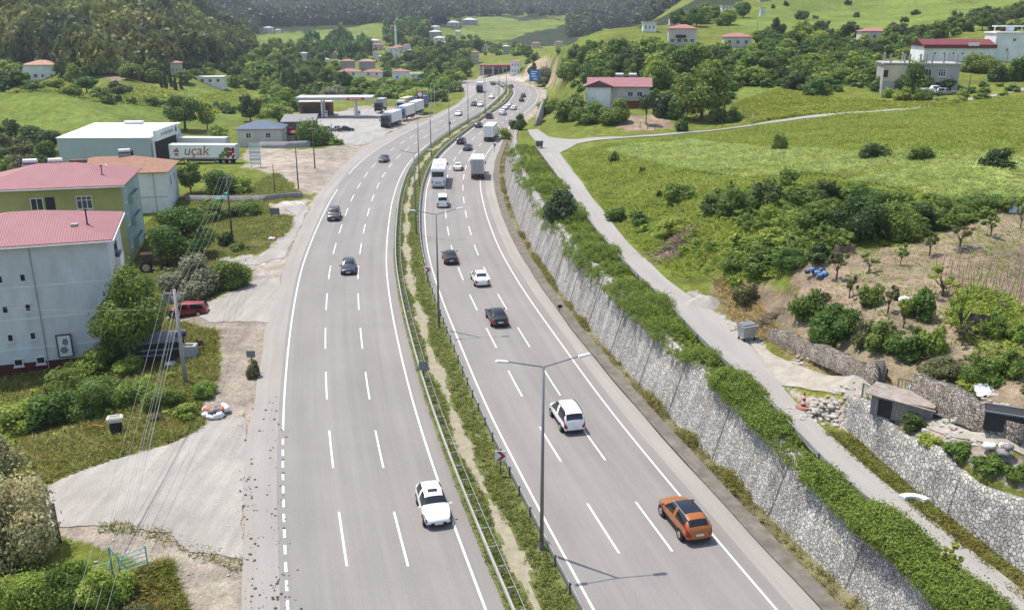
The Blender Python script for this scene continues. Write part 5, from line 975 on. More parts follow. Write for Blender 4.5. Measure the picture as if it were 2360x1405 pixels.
cottage(1497, 74, 30, 3.2, RGR, WHC, 'low white house on the ridge left of the villa', 0, 'flat'); cottage(1555, 60, 24, 3.4, RT, PINKG, 'small house with a pale roof behind the ridge villa', 0); cottage(1675, 27, 24, 2.6, RGR, WHC, 'white shed high on the ridge line', 0, 'flat'); cottage(1757, 38, 10, 3.5, RGR, WHC, 'tiny white hut on the upper meadow', 0, 'flat'); cottage(1762, 4, 22, 3.4, RGR, GREYW, 'grey hut at the top edge of the ridge', 0, 'flat')
x, y, z = at(2128, 212); rz = R(-12); ub = building('house', 'unfinished concrete house with bare columns standing on its flat roof', 'house', (x, y+4.6, z-.4), rz, 15.5, 9, 6.2, GREYW, 'flat', M('slab', (.36, .35, .33), .9, var=.15), 0, .35, [('f', -3.0, 4.5, 1.3, 1.5), ('f', 1.4, 4.5, 1.4, 1.6), ('f', 4.2, 4.5, 1.5, 1.6, dict(panes=3)), ('r', -1, 4.5, 1.4, 1.4)])
part('front_wall', MB().box(-4.9, -4.53, 4.3, 5.8, .06, 3.4), BEIGE, ub); part('lower_void', MB().box(4.2, -4.55, 1.3, 4.6, .08, 2.4), DARKM, ub); part('side_opening', MB().box(-7.3, -4.58, 4.2, .9, .1, 1.5), DARKM, ub)
for xx, yy in [(-6.5, -4), (-3.6, -4), (-2.6, -4), (-.4, -4), (.8, -4), (2.0, -4), (7, -4), (4.4, -3.8), (-6.5, 4), (-2.6, 4), (2, 4), (7, 4)]: part('column', MB().box(xx, yy, 7.35, .35, .35, 2.1), M('slab', (.36, .35, .33)), ub)
x, y, z = at(2205, 143); fb = building('factory', 'long white factory hall with a dark red roof on the right hand slope', 'factory', (x+.6, y+5, z-.5), R(-4), 17.5, 10, 4.4, WHC, 'gable', M('roof_dark_red', (.17, .035, .035), .6, var=.12), 1.5, .4, [('f', k*2.3-6, 2.6, .5, .5, dict(panes=1, dark=True, sill=False)) for k in range(6)])
part('roof_sign', MB().box(3.2, -5.6, 4.9, 2.6, .1, .8), WHC, fb); part('fascia', MB().box(0, -5.42, 4.35, 18.2, .06, .9), M('roof_dark_red', (.22, .035, .035)), fb)
x, y, z = at(2318, 143); tb = building('tower_house', 'tall white block with a roof terrace frame right of the factory hall', 'house', (x+1, y+4, z-.8), R(-6), 7.5, 7.5, 7.9, WHC, 'flat', WHC, 0, .3, [('f', .8, 6.3, .9, .8), ('f', -.6, 3.8, .6, .8)]); part('roof_frame', MB().box(.4, 0, 9.6, 7.2, 3.2, .3).box(.8, 0, 8.8, 1.4, 1.6, 1.5).box(-3, 0, 8.9, .2, .2, 1.4).box(3.7, 0, 8.9, .2, .2, 1.4), WHC, tb); part('side_wing', MB().box(6.2, 1.2, 4.2, 5, 6, 6.5), PINKG, tb); part('wing_roof', MB().box(6.2, 1.2, 2.9, 5.2, 6.2, .8), M('roof_dark_red', (.22, .035, .035)), tb)
# ------------------------------------------------------------------ vegetation
def leaves(n, cen, rad, size, rng, up=.25, shell_=(.72, 1.0), jit=.42):
    cen = np.asarray(cen, float); rad = np.asarray(rad, float)
    if rad.ndim == 1: rad = np.stack([rad]*3, 1)
    p = (rad[:, 0]*rad[:, 1]); k = rng.choice(len(cen), n, p=p/p.sum())
    d = rng.randn(n, 3); d[:, 2] += up; d /= np.linalg.norm(d, axis=1)[:, None]
    pos = cen[k]+d*rad[k]*rng.uniform(*shell_, (n, 1))
    nm = d+rng.randn(n, 3)*jit; nm /= np.linalg.norm(nm, axis=1)[:, None]
    t = np.cross(nm, rng.randn(n, 3)); t /= np.linalg.norm(t, axis=1)[:, None]; b = np.cross(nm, t)
    sp = rng.rand(n) < .07; pos[sp] += (d[sp]*.5+np.array([0, 0, .6]))*rad[k][sp]*rng.uniform(.2, .75, (sp.sum(), 1))
    s = size*rng.uniform(.55, 1.35, (n, 1)); w_ = s*rng.uniform(.45, .8, (n, 1))
    V = np.stack([pos-t*s, pos-b*w_*.9, pos+t*s, pos+b*w_], 1).reshape(-1, 3)
    return V
def quads(nv): return np.arange(nv).reshape(-1, 4)
def blobs(kind, rng):
    c = []; r = []
    if kind == 'broad':
        for _ in range(20):
            d = rng.randn(3); d /= np.linalg.norm(d); q = rng.uniform(.55, 1)
            c.append((d[0]*.31*q, d[1]*.31*q, .53+d[2]*.33*q)); r.append((rng.uniform(.13, .2),)*2+(rng.uniform(.10, .16),))
    elif kind == 'lolli':
        for _ in range(18):
            d = rng.randn(3); d /= np.linalg.norm(d); q = rng.uniform(.5, 1); c.append((d[0]*.3*q, d[1]*.3*q, .66+d[2]*.2*q)); r.append((rng.uniform(.13, .2),)*2+(rng.uniform(.09, .13),))
    elif kind == 'bush':
        for _ in range(17):
            a = rng.uniform(0, 6.3); q = rng.uniform(.1, 1)**.6; z = rng.uniform(.1, .75*(1.15-q*q*.7)); c.append((math.cos(a)*.34*q, math.sin(a)*.34*q, z)); rr = rng.uniform(.13, .21); r.append((rr, rr, rr*1.1))
    elif kind == 'column':
        for k in range(12):
            z = .08+.86*k/11; q = .36*min(1, 1.5*(1.04-z))*min(1, .5+z*2); c.append((rng.uniform(-.08, .08), rng.uniform(-.08, .08), z)); r.append((q, q, .09))
    elif kind == 'cone':
        for k in range(40):
            z = .16+.82*rng.rand()**1.2; a = rng.uniform(0, 6.3); q = (1.02-z)*.5; c.append((math.cos(a)*q*.62, math.sin(a)*q*.62, z)); r.append((q*.45+.03,)*2+(.05,))
    elif kind == 'sparse':
        for _ in range(10):
            a = rng.uniform(0, 6.3); q = rng.uniform(.3, 1); c.append((math.cos(a)*.36*q, math.sin(a)*.36*q, rng.uniform(.5, .92))); r.append((rng.uniform(.06, .13),)*2+(rng.uniform(.05, .1),))
    return np.array(c), np.array(r)
RES = {'h': (20000, .0185), 'n': (8500, .028), 'm': (2400, .052), 'f': (520, .105), 'x': (170, .17)}
BARK = M('bark', (.11, .085, .065), .95, var=.3, scale=4)
PRO = {}
def proto(kind, res, v):
    key = (kind, res, v)
    if key in PRO: return PRO[key]
    rng = np.random.RandomState(v*13+len(kind)*101+sum(map(ord, kind))); c, r = blobs(kind, rng); n, s = RES[res]
    if kind == 'sparse': n = n//3
    V = leaves(n, c, r, s, rng, shell_=(.45, 1.0) if kind == 'sparse' else (.62, 1.14)); cm = np_mesh('crown', V, quads(len(V)), [None])
    tb = MB(); tk = .022 if kind != 'sparse' else .03
    zt = {'broad': .42, 'lolli': .5, 'cone': .9, 'column': .8, 'sparse': .4, 'bush': .25}[kind]
    tb.tube((0, 0, -.06), (0, 0, zt*.5), tk*1.4, tk, 7, False); tb.tube((0, 0, zt*.5), (.01, .01, zt), tk, tk*.6, 7, False)
    if kind in ('broad', 'sparse', 'bush', 'lolli'):
        for i in range(0, len(c), 2 if kind == 'broad' else 1): tb.tube((0, 0, zt*rng.uniform(.55, .95)), tuple(c[i]), tk*.5, tk*.15, 5, False)
    PRO[key] = (cm, tb.mesh('trunk', BARK, True)); return PRO[key]
NT = [0]
def tree(kind, res, x, y, z, w_, h, leaf, label, group=None, name=None, cat=None, trunk=True):
    NT[0] += 1; v = NT[0] % 5; cm, tm = proto(kind, res, v); rz = (NT[0]*2.399) % 6.28
    name = name or {'bush': 'bush', 'column': 'cypress_tree', 'cone': 'conifer_tree'}.get(kind, 'tree'); cat = cat or ('bush' if kind == 'bush' else 'tree')
    k = 1.12
    if trunk and kind != 'bush' and res in 'hnm':
        o = thing(name, label, cat, (x, y, z), rz, group, (w_*k, w_*k, h)); c = link('crown', cm, o); link('trunk', tm, o)
    else:
        c = o = link(name, cm); o.location = (x, y, z-.05*h); o.rotation_euler.z = rz; o.scale = (w_*k, w_*k, h); tag(o, label, cat, group)
    c.material_slots[0].link = 'OBJECT'; c.material_slots[0].material = LM[leaf]; return o
def ptree(px, py, wpx, hpx, kind, leaf, label, res=None, group=None, **kw):
    x, y, z = at(px, py); s = scale_at(x, y, z); w_ = wpx/s; h = hpx/s/.95
    res = res or ('h' if wpx > 140 else 'n' if wpx > 80 else 'm' if wpx > 30 else 'f'); return tree(kind, res, x, y+w_*.22, z, w_, h, leaf, label, group, **kw)
TREES = [
 # left side, near
 (302, 850, 190, 225, 'broad', 'mid', 'big dense walnut like tree at the corner of the white apartment house', {}),
 (262, 850, 90, 110, 'bush', 'mid', 'bush at the foot of the big tree beside the white apartment house', {}),
 (405, 612, 175, 128, 'broad', 'mid', 'broad round tree in front of the green apartment house', {}),
 (432, 690, 140, 105, 'bush', 'silver', 'pale leaved tree behind the red estate car', {}),
 (530, 664, 85, 82, 'bush', 'mid', 'dark shrub at the tip of the grass by the driveway', {}),
 (495, 660, 60, 60, 'bush', 'lime', 'light shrub left of the dark driveway shrub', {}),
 (560, 498, 90, 42, 'bush', 'mid', 'clipped hedge like shrub behind the grassy patch', {}),
 (480, 512, 80, 60, 'bush', 'mid', 'shrub under the wall beside the white tile roofed house', {}),
 (436, 450, 60, 75, 'broad', 'mid', 'tree at the right corner of the tile roofed house', {}),
 (505, 448, 85, 70, 'bush', 'mid', 'leafy bush below the lettered trailer', {}),
 (555, 445, 60, 55, 'bush', 'lime', 'light bush right of the leafy one below the lettered trailer', {}),
 (518, 566, 44, 38, 'bush', 'dark', 'dark shrub at the foot of the middle utility pole', {}),
 (550, 578, 40, 24, 'bush', 'mid', 'low weedy shrub right of the middle utility pole', {}),
 (582, 872, 34, 48, 'bush', 'olive', 'dry grassy bush round the small roadside sign', {}),
 (470, 918, 60, 44, 'bush', 'lime', 'yellow green bush at the end of the weedy bank', {}),
 (212, 960, 150, 120, 'bush', 'mid', 'biggest dark shrub in the thicket below the white apartment house', {}),
 (110, 985, 140, 100, 'bush', 'mid', 'second dark shrub left of the biggest in the thicket', {}),
 (25, 1000, 120, 85, 'bush', 'lime', 'light shrub of the thicket at the left picture edge', {}),
 (200, 868, 110, 70, 'bush', 'lime', 'light shrub above the thicket near the white wall', {}),
 (140, 905, 90, 60, 'bush', 'mid', 'shrub in the upper left part of the thicket', {}),
 (300, 935, 100, 75, 'bush', 'lime', 'pale green shrub in the middle of the weedy bank', {}),
 (370, 945, 90, 62, 'bush', 'mid', 'shrub of the weedy bank left of the heap of bags', {}),
 (425, 965, 60, 40, 'bush', 'lime', 'low shrub just left of the heap of bags', {}),
 (300, 862, 80, 50, 'bush', 'lime', 'shrub below the junk corner on the bank', {}),
 (10, 1330, 210, 290, 'bush', 'pale', 'pale blossoming tree at the lower left edge', dict(name='tree', cat='tree')),
 (5, 1120, 90, 120, 'broad', 'pale', 'smaller blossoming tree behind the pale one at the left edge', {}),
 (60, 1440, 150, 150, 'bush', 'lime', 'bright bush in the lower left corner', {}),
 (175, 1370, 70, 110, 'bush', 'lime', 'bright green young bush left of the turquoise gate', {}),
 (235, 1410, 130, 120, 'bush', 'lime', 'bright green bush below the turquoise gate', {}),
 (140, 1420, 110, 130, 'bush', 'mid', 'dark green bush between two bright ones, lower left', {}),
 (310, 1425, 60, 40, 'bush', 'olive', 'dry weedy bush at the lower edge of the yard', {}),
 # left side, middle
 (720, 336, 88, 72, 'bush', 'mid', 'round tree beside the filling station entrance', dict(name='tree', cat='tree')),
 (770, 334, 40, 18, 'bush', 'lime', 'low weeds round the pole by the filling station entrance', {}),
 (575, 286, 58, 66, 'broad', 'dark', 'dark solitary tree left of the filling station', {}),
 (420, 304, 100, 92, 'broad', 'mid', 'large loose tree behind the warehouse sign board', {}),
 (475, 300, 50, 62, 'broad', 'lime', 'lighter tree right of the large loose one', {}),
 (500, 322, 50, 42, 'bush', 'lime', 'bush behind the plain white trailer', {}),
 (640, 285, 70, 46, 'broad', 'lime', 'yellow green tree between the dark tree and the brown house', {}),
 (85, 362, 100, 70, 'broad', 'dark', 'dark rounded tree left of the warehouse', {}),
 (40, 345, 60, 40, 'bush', 'olive', 'brownish bush at the left edge behind the red roofs', {}),
 (20, 395, 70, 45, 'bush', 'lime', 'light bush left of the green house roof', {}),
 (75, 400, 60, 38, 'bush', 'lime', 'light bush between the roofs and the dark rounded tree', {}),
 (295, 296, 50, 22, 'bush', 'lime', 'pale bush behind the warehouse roof edge', {}),
 (270, 215, 56, 30, 'bush', 'dark', 'dark bush on the field below the villa', {}),
 (195, 215, 56, 42, 'broad', 'mid', 'tree group on the left field, taller one', {}), (160, 218, 46, 32, 'bush', 'mid', 'bush left of the taller field tree', {}), (230, 226, 50, 30, 'bush', 'mid', 'bush right of the taller field tree', {}),
 (70, 205, 50, 24, 'bush', 'mid', 'bush below the cream villa', {}), (8, 210, 24, 24, 'bush', 'dark', 'small dark bush at the left edge of the field', {}), (120, 200, 50, 22, 'bush', 'lime', 'light bush right below the cream villa', {}),
 (768, 222, 52, 34, 'bush', 'silver', 'silvery willow like tree behind the station canopy', dict(name='tree', cat='tree')), (600, 196, 76, 58, 'broad', 'lime', 'big yellow green tree at the foot of the hill', {}), (655, 218, 16, 60, 'column', 'dark', 'tall dark poplar left of the silvery tree', {}), (675, 220, 18, 68, 'column', 'dark', 'taller dark poplar beside the other poplar', {}),
 (1005, 232, 60, 30, 'bush', 'mid', 'bushes on the verge inside the road bend, left clump', {}), (1045, 212, 44, 32, 'bush', 'mid', 'bushes on the verge inside the road bend, right clump', {}), (960, 232, 70, 36, 'bush', 'lime', 'bright bush behind the price totem', {}), (900, 226, 80, 34, 'bush', 'lime', 'bright bush behind the parked lorries', {}), (840, 222, 70, 34, 'bush', 'mid', 'bush behind the canopy roof', {}),
 (1078, 166, 16, 30, 'column', 'dark', 'dark column tree left of the roadside cafe', {}), (1062, 170, 22, 26, 'bush', 'dark', 'dark tree at the far end of the inner verge', {}), (1058, 128, 6, 26, 'column', 'dark', 'slim cypress right of the village', {}),
 # right side
 (1292, 510, 74, 84, 'bush', 'conifer', 'dark evergreen standing in the hedge above the stone wall', dict(name='tree', cat='tree')),
 (1194, 300, 40, 40, 'bush', 'dark', 'dark little tree at the far end of the hedge', dict(name='tree', cat='tree')), (1164, 322, 30, 34, 'bush', 'lime', 'pale sapling at the far end of the stone wall', {}),
 (1268, 262, 60, 50, 'bush', 'mid', 'hazel bush at the left end of the row below the red sheet roof', {}), (1318, 278, 80, 74, 'bush', 'mid', 'tall hazel bush, second in the row below the red sheet roof', {}), (1365, 284, 84, 60, 'bush', 'mid', 'hazel bush, third in the row below the red sheet roof', {}), (1415, 286, 84, 62, 'bush', 'mid', 'hazel bush, right end of the row below the red sheet roof', {}),
 (1430, 246, 34, 46, 'cone', 'dark', 'pointed conifer right in front of the red sheet roof', {}), (1490, 290, 44, 74, 'lolli', 'conifer', 'dark olive tree with a bare trunk on the brown soil patch', {}), (1525, 270, 54, 66, 'bush', 'conifer', 'dark grey green bush left of the biggest tree', {}),
 (1622, 282, 130, 142, 'broad', 'mid', 'biggest tree on the right hand slope, above the track', {}), (1572, 304, 30, 46, 'bush', 'mid', 'slim bush at the foot of the biggest tree', {}), (1558, 276, 50, 52, 'bush', 'mid', 'bush leaning on the biggest tree, left side', {}), (1690, 282, 40, 50, 'bush', 'dark', 'dark bush right of the biggest tree', {}), (1655, 282, 50, 40, 'bush', 'mid', 'small bush between the biggest tree and the dark bush', {}),
 (1250, 200, 50, 46, 'broad', 'silver', 'grey green tree beside the blue road sign', {}), (1228, 172, 22, 30, 'bush', 'dark', 'dark bush behind the blue road sign', {}),
 (1798, 350, 34, 52, 'bush', 'mid', 'small upright bush on the meadow below the track', {}), (2020, 368, 66, 54, 'bush', 'dark', 'dark bush on the meadow, first of three to the right', {}), (2125, 374, 58, 46, 'bush', 'mid', 'dark bush on the meadow, middle of three to the right', {}), (2305, 392, 74, 62, 'bush', 'dark', 'largest dark bush on the meadow at the right edge', {}),
 (1415, 374, 28, 28, 'bush', 'mid', 'tiny bush near the bend of the lane', {}), (1566, 466, 74, 50, 'bush', 'mid', 'bush on the grassy slope above the lane', {}), (1480, 400, 14, 22, 'bush', 'dark', 'sapling on the grassy slope', {}), (1520, 456, 14, 22, 'bush', 'dark', 'second sapling on the grassy slope by the bush', {}),
 (1650, 492, 70, 54, 'bush', 'dark', 'thicket bush at the left end below the pale field', {}), (1700, 500, 90, 74, 'bush', 'mid', 'thicket bush, second from the left below the pale field', {}), (1765, 480, 80, 70, 'bush', 'dark', 'tall dark thicket bush under the pale field', {}), (1800, 520, 90, 60, 'bush', 'lime', 'light thicket bush in the front row', {}), (1850, 480, 80, 62, 'bush', 'mid', 'thicket bush left of the tallest thicket tree', {}), (1910, 470, 70, 70, 'bush', 'dark', 'dark shrub at the top edge of the thicket', {}), (1900, 540, 120, 80, 'bush', 'mid', 'big front thicket bush above the garden', {}), (1985, 556, 130, 120, 'bush', 'dark', 'darkest and tallest bush in the thicket', {}), (2010, 480, 90, 70, 'bush', 'mid', 'upper thicket bush behind the darkest one', {}), (2075, 550, 110, 100, 'bush', 'mid', 'thicket bush right of the darkest one', {}), (2140, 530, 90, 76, 'bush', 'dark', 'dark thicket bush toward the garden edge', {}), (2195, 505, 90, 54, 'bush', 'mid', 'low thicket bush near the garden top', {}), (2260, 490, 90, 50, 'bush', 'mid', 'last thicket bush before the white sheet', {}), (2310, 478, 60, 36, 'bush', 'mid', 'small shrub beside the white sheet at the garden top', {}),
 (1790, 560, 80, 40, 'bush', 'lime', 'bright low shrub in front of the thicket', {}), (1560, 540, 90, 44, 'bush', 'lime', 'bright shrub above the pile of branches', {}), (1480, 520, 50, 34, 'bush', 'mid', 'dull green shrub by the upper lane', {}), (1420, 510, 50, 40, 'bush', 'mid', 'shrub right at the lane edge across from the evergreen', {}),
 (1700, 620, 70, 40, 'bush', 'mid', 'shrub at the left tip of the garden', {}), (1760, 625, 80, 54, 'bush', 'mid', 'leafy shrub beside the blue tarpaulin', {}), (1830, 615, 90, 50, 'bush', 'mid', 'leafy shrub above the blue tarpaulin', {}), (1900, 605, 80, 44, 'bush', 'dark', 'shrub behind the wooden crate at the garden edge', {}),
 (1720, 706, 60, 66, 'bush', 'olive', 'greyish bush above the dry bank near the dumpster', {}), (1865, 735, 74, 90, 'bush', 'mid', 'upright bush at the left end of the dry stone wall', {}), (1935, 795, 112, 108, 'bush', 'mid', 'round full bush on top of the dry stone wall', {}), (1995, 800, 56, 70, 'bush', 'olive', 'greyish bush right of the round full bush', {}), (2035, 812, 76, 76, 'bush', 'mid', 'bush in the middle of the wall top row', {}), (2090, 830, 80, 74, 'bush', 'mid', 'bush over the iron gate', {}), (2150, 815, 66, 90, 'bush', 'lime', 'light bush in the lower garden', {}), (2190, 880, 100, 60, 'bush', 'olive', 'low bush above the stone heap', {}), (2270, 890, 100, 80, 'bush', 'mid', 'bush at the right end of the garden wall', {}), (2330, 870, 70, 70, 'bush', 'mid', 'bush at the right picture edge in the garden', {}), (2240, 912, 60, 40, 'bush', 'lime', 'small light bush by the white plastic sheet', {}),
 (2010, 705, 56, 72, 'bush', 'mid', 'dense garden bush beside the white sack', {}), (2125, 738, 70, 90, 'bush', 'mid', 'dense garden bush right of the white sack', {}), (2295, 780, 60, 70, 'bush', 'mid', 'garden bush beside the dark wicker panel', {}), (2350, 790, 50, 50, 'bush', 'lime', 'garden bush at the right edge beside the wicker panel', {}),
 (2110, 990, 56, 44, 'bush', 'dark', 'dark bush below the shed on the wall top', {}), (2150, 1030, 60, 36, 'bush', 'lime', 'yellowish plant on the top of the corner wall', {}), (2215, 1052, 70, 36, 'bush', 'mid', 'trailing plant on the corner wall, first', {}), (2290, 1088, 76, 40, 'bush', 'mid', 'trailing plant on the corner wall, second', {}), (2350, 1110, 60, 44, 'bush', 'mid', 'trailing plant on the corner wall at the right edge', {}),
 (2185, 1330, 70, 75, 'sparse', 'lime', 'arching young fig like plant leaning over the lane', dict(name='sapling', cat='sapling')),
 # right hand hill, larger ones
 (1885, 222, 70, 62, 'bush', 'mid', 'broad bush at the upper edge of the meadow left of the unfinished house', {}), (1830, 205, 56, 44, 'bush', 'dark', 'dark bush left of the broad one by the unfinished house', {}), (2108, 214, 86, 92, 'bush', 'mid', 'tree hiding the middle of the unfinished house', dict(name='tree', cat='tree')), (2185, 208, 54, 44, 'bush', 'mid', 'round bush before the right part of the unfinished house', {}), (2265, 168, 84, 54, 'bush', 'mid', 'round tree in front of the factory hall', dict(name='tree', cat='tree')), (2310, 188, 54, 54, 'bush', 'dark', 'dark bush below the tall white block', {}), (2350, 188, 50, 70, 'bush', 'mid', 'bush at the right edge below the tall white block', {}), (2040, 210, 60, 44, 'bush', 'mid', 'bush left of the unfinished house', {}), (2085, 232, 44, 34, 'bush', 'lime', 'light bush below the unfinished house, first', {}), (2130, 232, 44, 34, 'bush', 'mid', 'light bush below the unfinished house, second', {}), (2060, 226, 44, 30, 'bush', 'lime', 'light bush below the unfinished house at the left', {}),
 (2086, 52, 18, 16, 'bush', 'dark', 'dot like dark bush in the middle of the terraced meadow', {}), (1975, 40, 16, 15, 'bush', 'dark', 'dark bush left of the middle one on the terraced meadow', {}), (2112, 34, 24, 12, 'bush', 'dark', 'flat dark bush above the middle one on the terraced meadow', {}), (1850, 46, 34, 26, 'bush', 'dark', 'larger bush on the left part of the terraced meadow', {}), (1880, 44, 14, 12, 'bush', 'dark', 'small bush right of the larger one on the terraced meadow', {}), (1812, 14, 12, 14, 'bush', 'dark', 'bush near the grey hut on the top meadow', {}), (1782, 20, 10, 12, 'bush', 'dark', 'tiny bush near the top meadow edge', {}), (1955, 12, 18, 16, 'bush', 'dark', 'bush on the uppermost meadow terrace', {}), (1910, 56, 10, 10, 'bush', 'dark', 'tiny bush on the lowest meadow terrace', {}), (2205, 50, 26, 34, 'bush', 'dark', 'upright dark tree at the right end of the terraced meadow', dict(name='tree', cat='tree')),
]
for px, py, wpx, hpx, kd, lf, lb, kw in TREES: ptree(px, py, wpx, hpx, kd, lf, lb, **kw)
for k, (px, py) in enumerate([(372, 203), (382, 206), (394, 200), (404, 208), (418, 206), (430, 190)]): ptree(px, py, 10+2*(k % 2), 36+5*(k % 3), 'column', 'conifer', 'dark cypress in the short row on the field edge, left of the low farm building', group='cypress row on the left field', res='f')
KEEP = [(590, 60, 760, 112), (760, 58, 885, 96), (1100, 38, 1310, 98), (48, 150, 134, 205), (448, 180, 522, 208), (392, 160, 420, 178), (778, 145, 880, 196), (900, 165, 975, 200), (1540, 70, 1612, 124), (1668, 90, 1738, 122), (1984, 70, 2048, 106), (2030, 140, 2210, 225), (985, 60, 1025, 104), (1028, 45, 1100, 66), (890, 110, 935, 140), (1085, 130, 1210, 185), (1345, 190, 1505, 262), (855, 95, 890, 122), (1480, 60, 1515, 78), (1030, 100, 1040, 116), (605, 64, 650, 80), (2125, 95, 2360, 150), (1655, 15, 1690, 32)]
def blocked(X, Y):
    b = np.zeros(np.shape(X), bool)
    for x0, y0, x1, y1 in KEEP+VKEEP: b |= (X > x0) & (X < x1) & (Y > y0) & (Y < y1+5)
    return b
def scatter(poly, n, sizes, kinds, leafs, label, group, res=None, hr=(.7, 1.1), seed=0, nm=None, cat=None):
    r = np.random.RandomState(seed); p = np.array(poly, float); X = r.uniform(p[:, 0].min(), p[:, 0].max(), n*6); Y = r.uniform(p[:, 1].min(), p[:, 1].max(), n*6)
    k = inpoly(X, Y, poly) & ~blocked(X, Y); X, Y = X[k][:n], Y[k][:n]; x, y, z = at_many(X, Y); s = F/(y*CT+(CAMZ-z)*ST)
    for i in np.argsort(-y):
        w_ = r.uniform(*sizes); kd = kinds[r.randint(len(kinds))]; wp_ = w_*s[i]; rs = res or ('m' if wp_ > 34 else 'f' if wp_ > 14 else 'x')
        tree(kd, rs, float(x[i]), float(y[i]), float(z[i]), w_*(.45 if kd == 'column' else 1), w_*r.uniform(*hr)*(1.6 if kd == 'column' else 1), leafs[r.randint(len(leafs))], label, group, name=nm, cat=cat)
scatter([(590, 130), (640, 122), (720, 128), (800, 150), (780, 190), (820, 205), (760, 222), (700, 222), (600, 205), (560, 170)], 60, (6, 10), ['broad', 'broad', 'bush'], ['mid', 'lime', 'mid', 'dark'], 'leafy tree in the dense valley grove left of the grey houses', 'trees in the valley grove', seed=1, hr=(.9, 1.3), nm='tree', cat='tree')
scatter([(820, 190), (900, 195), (1000, 185), (1060, 190), (1068, 206), (1000, 222), (960, 226), (860, 222), (780, 212)], 36, (4.5, 8), ['bush', 'broad'], ['lime', 'mid', 'lime'], 'bright leafy tree on the flat between the filling station and the white boxy house', 'trees behind the filling station', seed=2, hr=(.7, 1.1), nm='tree', cat='tree')
scatter([(860, 140), (880, 108), (960, 78), (1060, 100), (1130, 130), (1180, 120), (1230, 140), (1200, 160), (1100, 165), (1060, 178), (960, 172), (900, 160)], 50, (7, 12), ['broad', 'bush', 'broad'], ['mid', 'dark', 'mid', 'lime'], 'tree among the village houses in the far valley', 'trees among the village houses', seed=3, hr=(.9, 1.25), nm='tree', cat='tree')
scatter([(1330, 140), (1420, 128), (1480, 130), (1520, 150), (1640, 150), (1560, 190), (1530, 225), (1430, 215), (1340, 200), (1290, 200)], 60, (4.5, 8.5), ['broad', 'bush', 'bush'], ['mid', 'lime', 'mid', 'dark'], 'leafy tall shrub in the scrub above the red sheet roofed house', 'scrub above the red sheet roof', seed=5, hr=(.8, 1.2), nm='shrub', cat='shrub')
scatter([(1640, 112), (1760, 90), (1900, 92), (2000, 104), (2120, 92), (2140, 128), (2040, 150), (2020, 190), (1900, 205), (1800, 195), (1690, 200), (1640, 170)], 150, (3.5, 7.5), ['bush', 'bush', 'broad'], ['mid', 'lime', 'mid', 'dark'], 'bush in the dense scrub covering the right hand slope', 'scrub bushes on the right hand slope', seed=6, hr=(.6, 1.0))
scatter([(1700, 80), (1900, 74), (2080, 84), (2200, 58), (2300, 30), (2380, 20), (2380, 70), (2280, 84), (2150, 92), (1900, 92)], 60, (3.5, 7), ['bush', 'broad', 'bush'], ['mid', 'dark', 'olive', 'mid'], 'bush along the hedgerow under the terraced meadow', 'hedgerow bushes under the terraced meadow', seed=7, hr=(.7, 1.1))
scatter([(1600, 40), (1720, 28), (1740, 50), (1640, 66), (1590, 82), (1480, 84), (1500, 64)], 18, (5, 8), ['bush', 'broad'], ['lime', 'mid', 'mid'], 'tree along the ridge line by the villas', 'trees along the ridge line', seed=8, hr=(.8, 1.1), nm='tree', cat='tree')
scatter([(1270, 122), (1420, 104), (1540, 96), (1620, 92), (1600, 120), (1540, 118), (1440, 126), (1340, 128)], 26, (3, 5.5), ['bush'], ['mid', 'lime'], 'bush on the bank under the ridge villa', 'bank bushes under the ridge villa', seed=9, hr=(.6, .9))
scatter([(0, 168), (60, 178), (130, 172), (300, 182), (420, 170), (560, 150), (590, 200), (500, 200), (440, 196), (330, 188), (140, 196), (0, 198)], 36, (5, 8.5), ['bush', 'broad'], ['mid', 'dark', 'mid', 'lime'], 'tree at the foot of the wooded hill', 'trees at the foot of the wooded hill', seed=10, hr=(.7, 1.0), nm='tree', cat='tree')
scatter([(240, 232), (380, 238), (560, 255), (620, 262), (620, 270), (540, 264), (380, 246), (240, 238)], 22, (2.5, 4.5), ['bush'], ['dark', 'mid'], 'bush of the hedge line crossing the left fields', 'hedge line bushes on the left fields', seed=11, hr=(.6, .9))
scatter([(0, 330), (60, 320), (130, 330), (135, 380), (200, 395), (60, 400), (0, 420)], 16, (4, 6.5), ['bush', 'broad'], ['mid', 'dark', 'olive', 'lime'], 'leafy tree in the cluster between the left roofs and the field', 'trees behind the left roofs', seed=12, hr=(.8, 1.1), nm='tree', cat='tree')
scatter([(520, 300), (560, 285), (680, 262), (700, 232), (640, 236), (560, 290)], 16, (4, 7), ['bush', 'broad'], ['lime', 'mid', 'lime'], 'bright tree behind the blue roofed house', 'trees behind the blue roofed house', seed=13, hr=(.8, 1.1), nm='tree', cat='tree')
scatter([(1700, 560), (1850, 545), (1860, 590), (1740, 610), (1660, 600), (1620, 570)], 16, (1.0, 2.2), ['bush'], ['lime', 'mid'], 'low bramble bush on the weedy bank left of the garden', 'bramble bushes left of the garden', res='f', seed=14, hr=(.5, .8))
scatter([(2200, 240), (2360, 215), (2360, 190), (2240, 200), (2160, 235)], 14, (1.6, 3), ['bush'], ['lime', 'mid'], 'low bush on the verge above the upper end of the track', 'verge bushes above the track', seed=15, hr=(.5, .8))
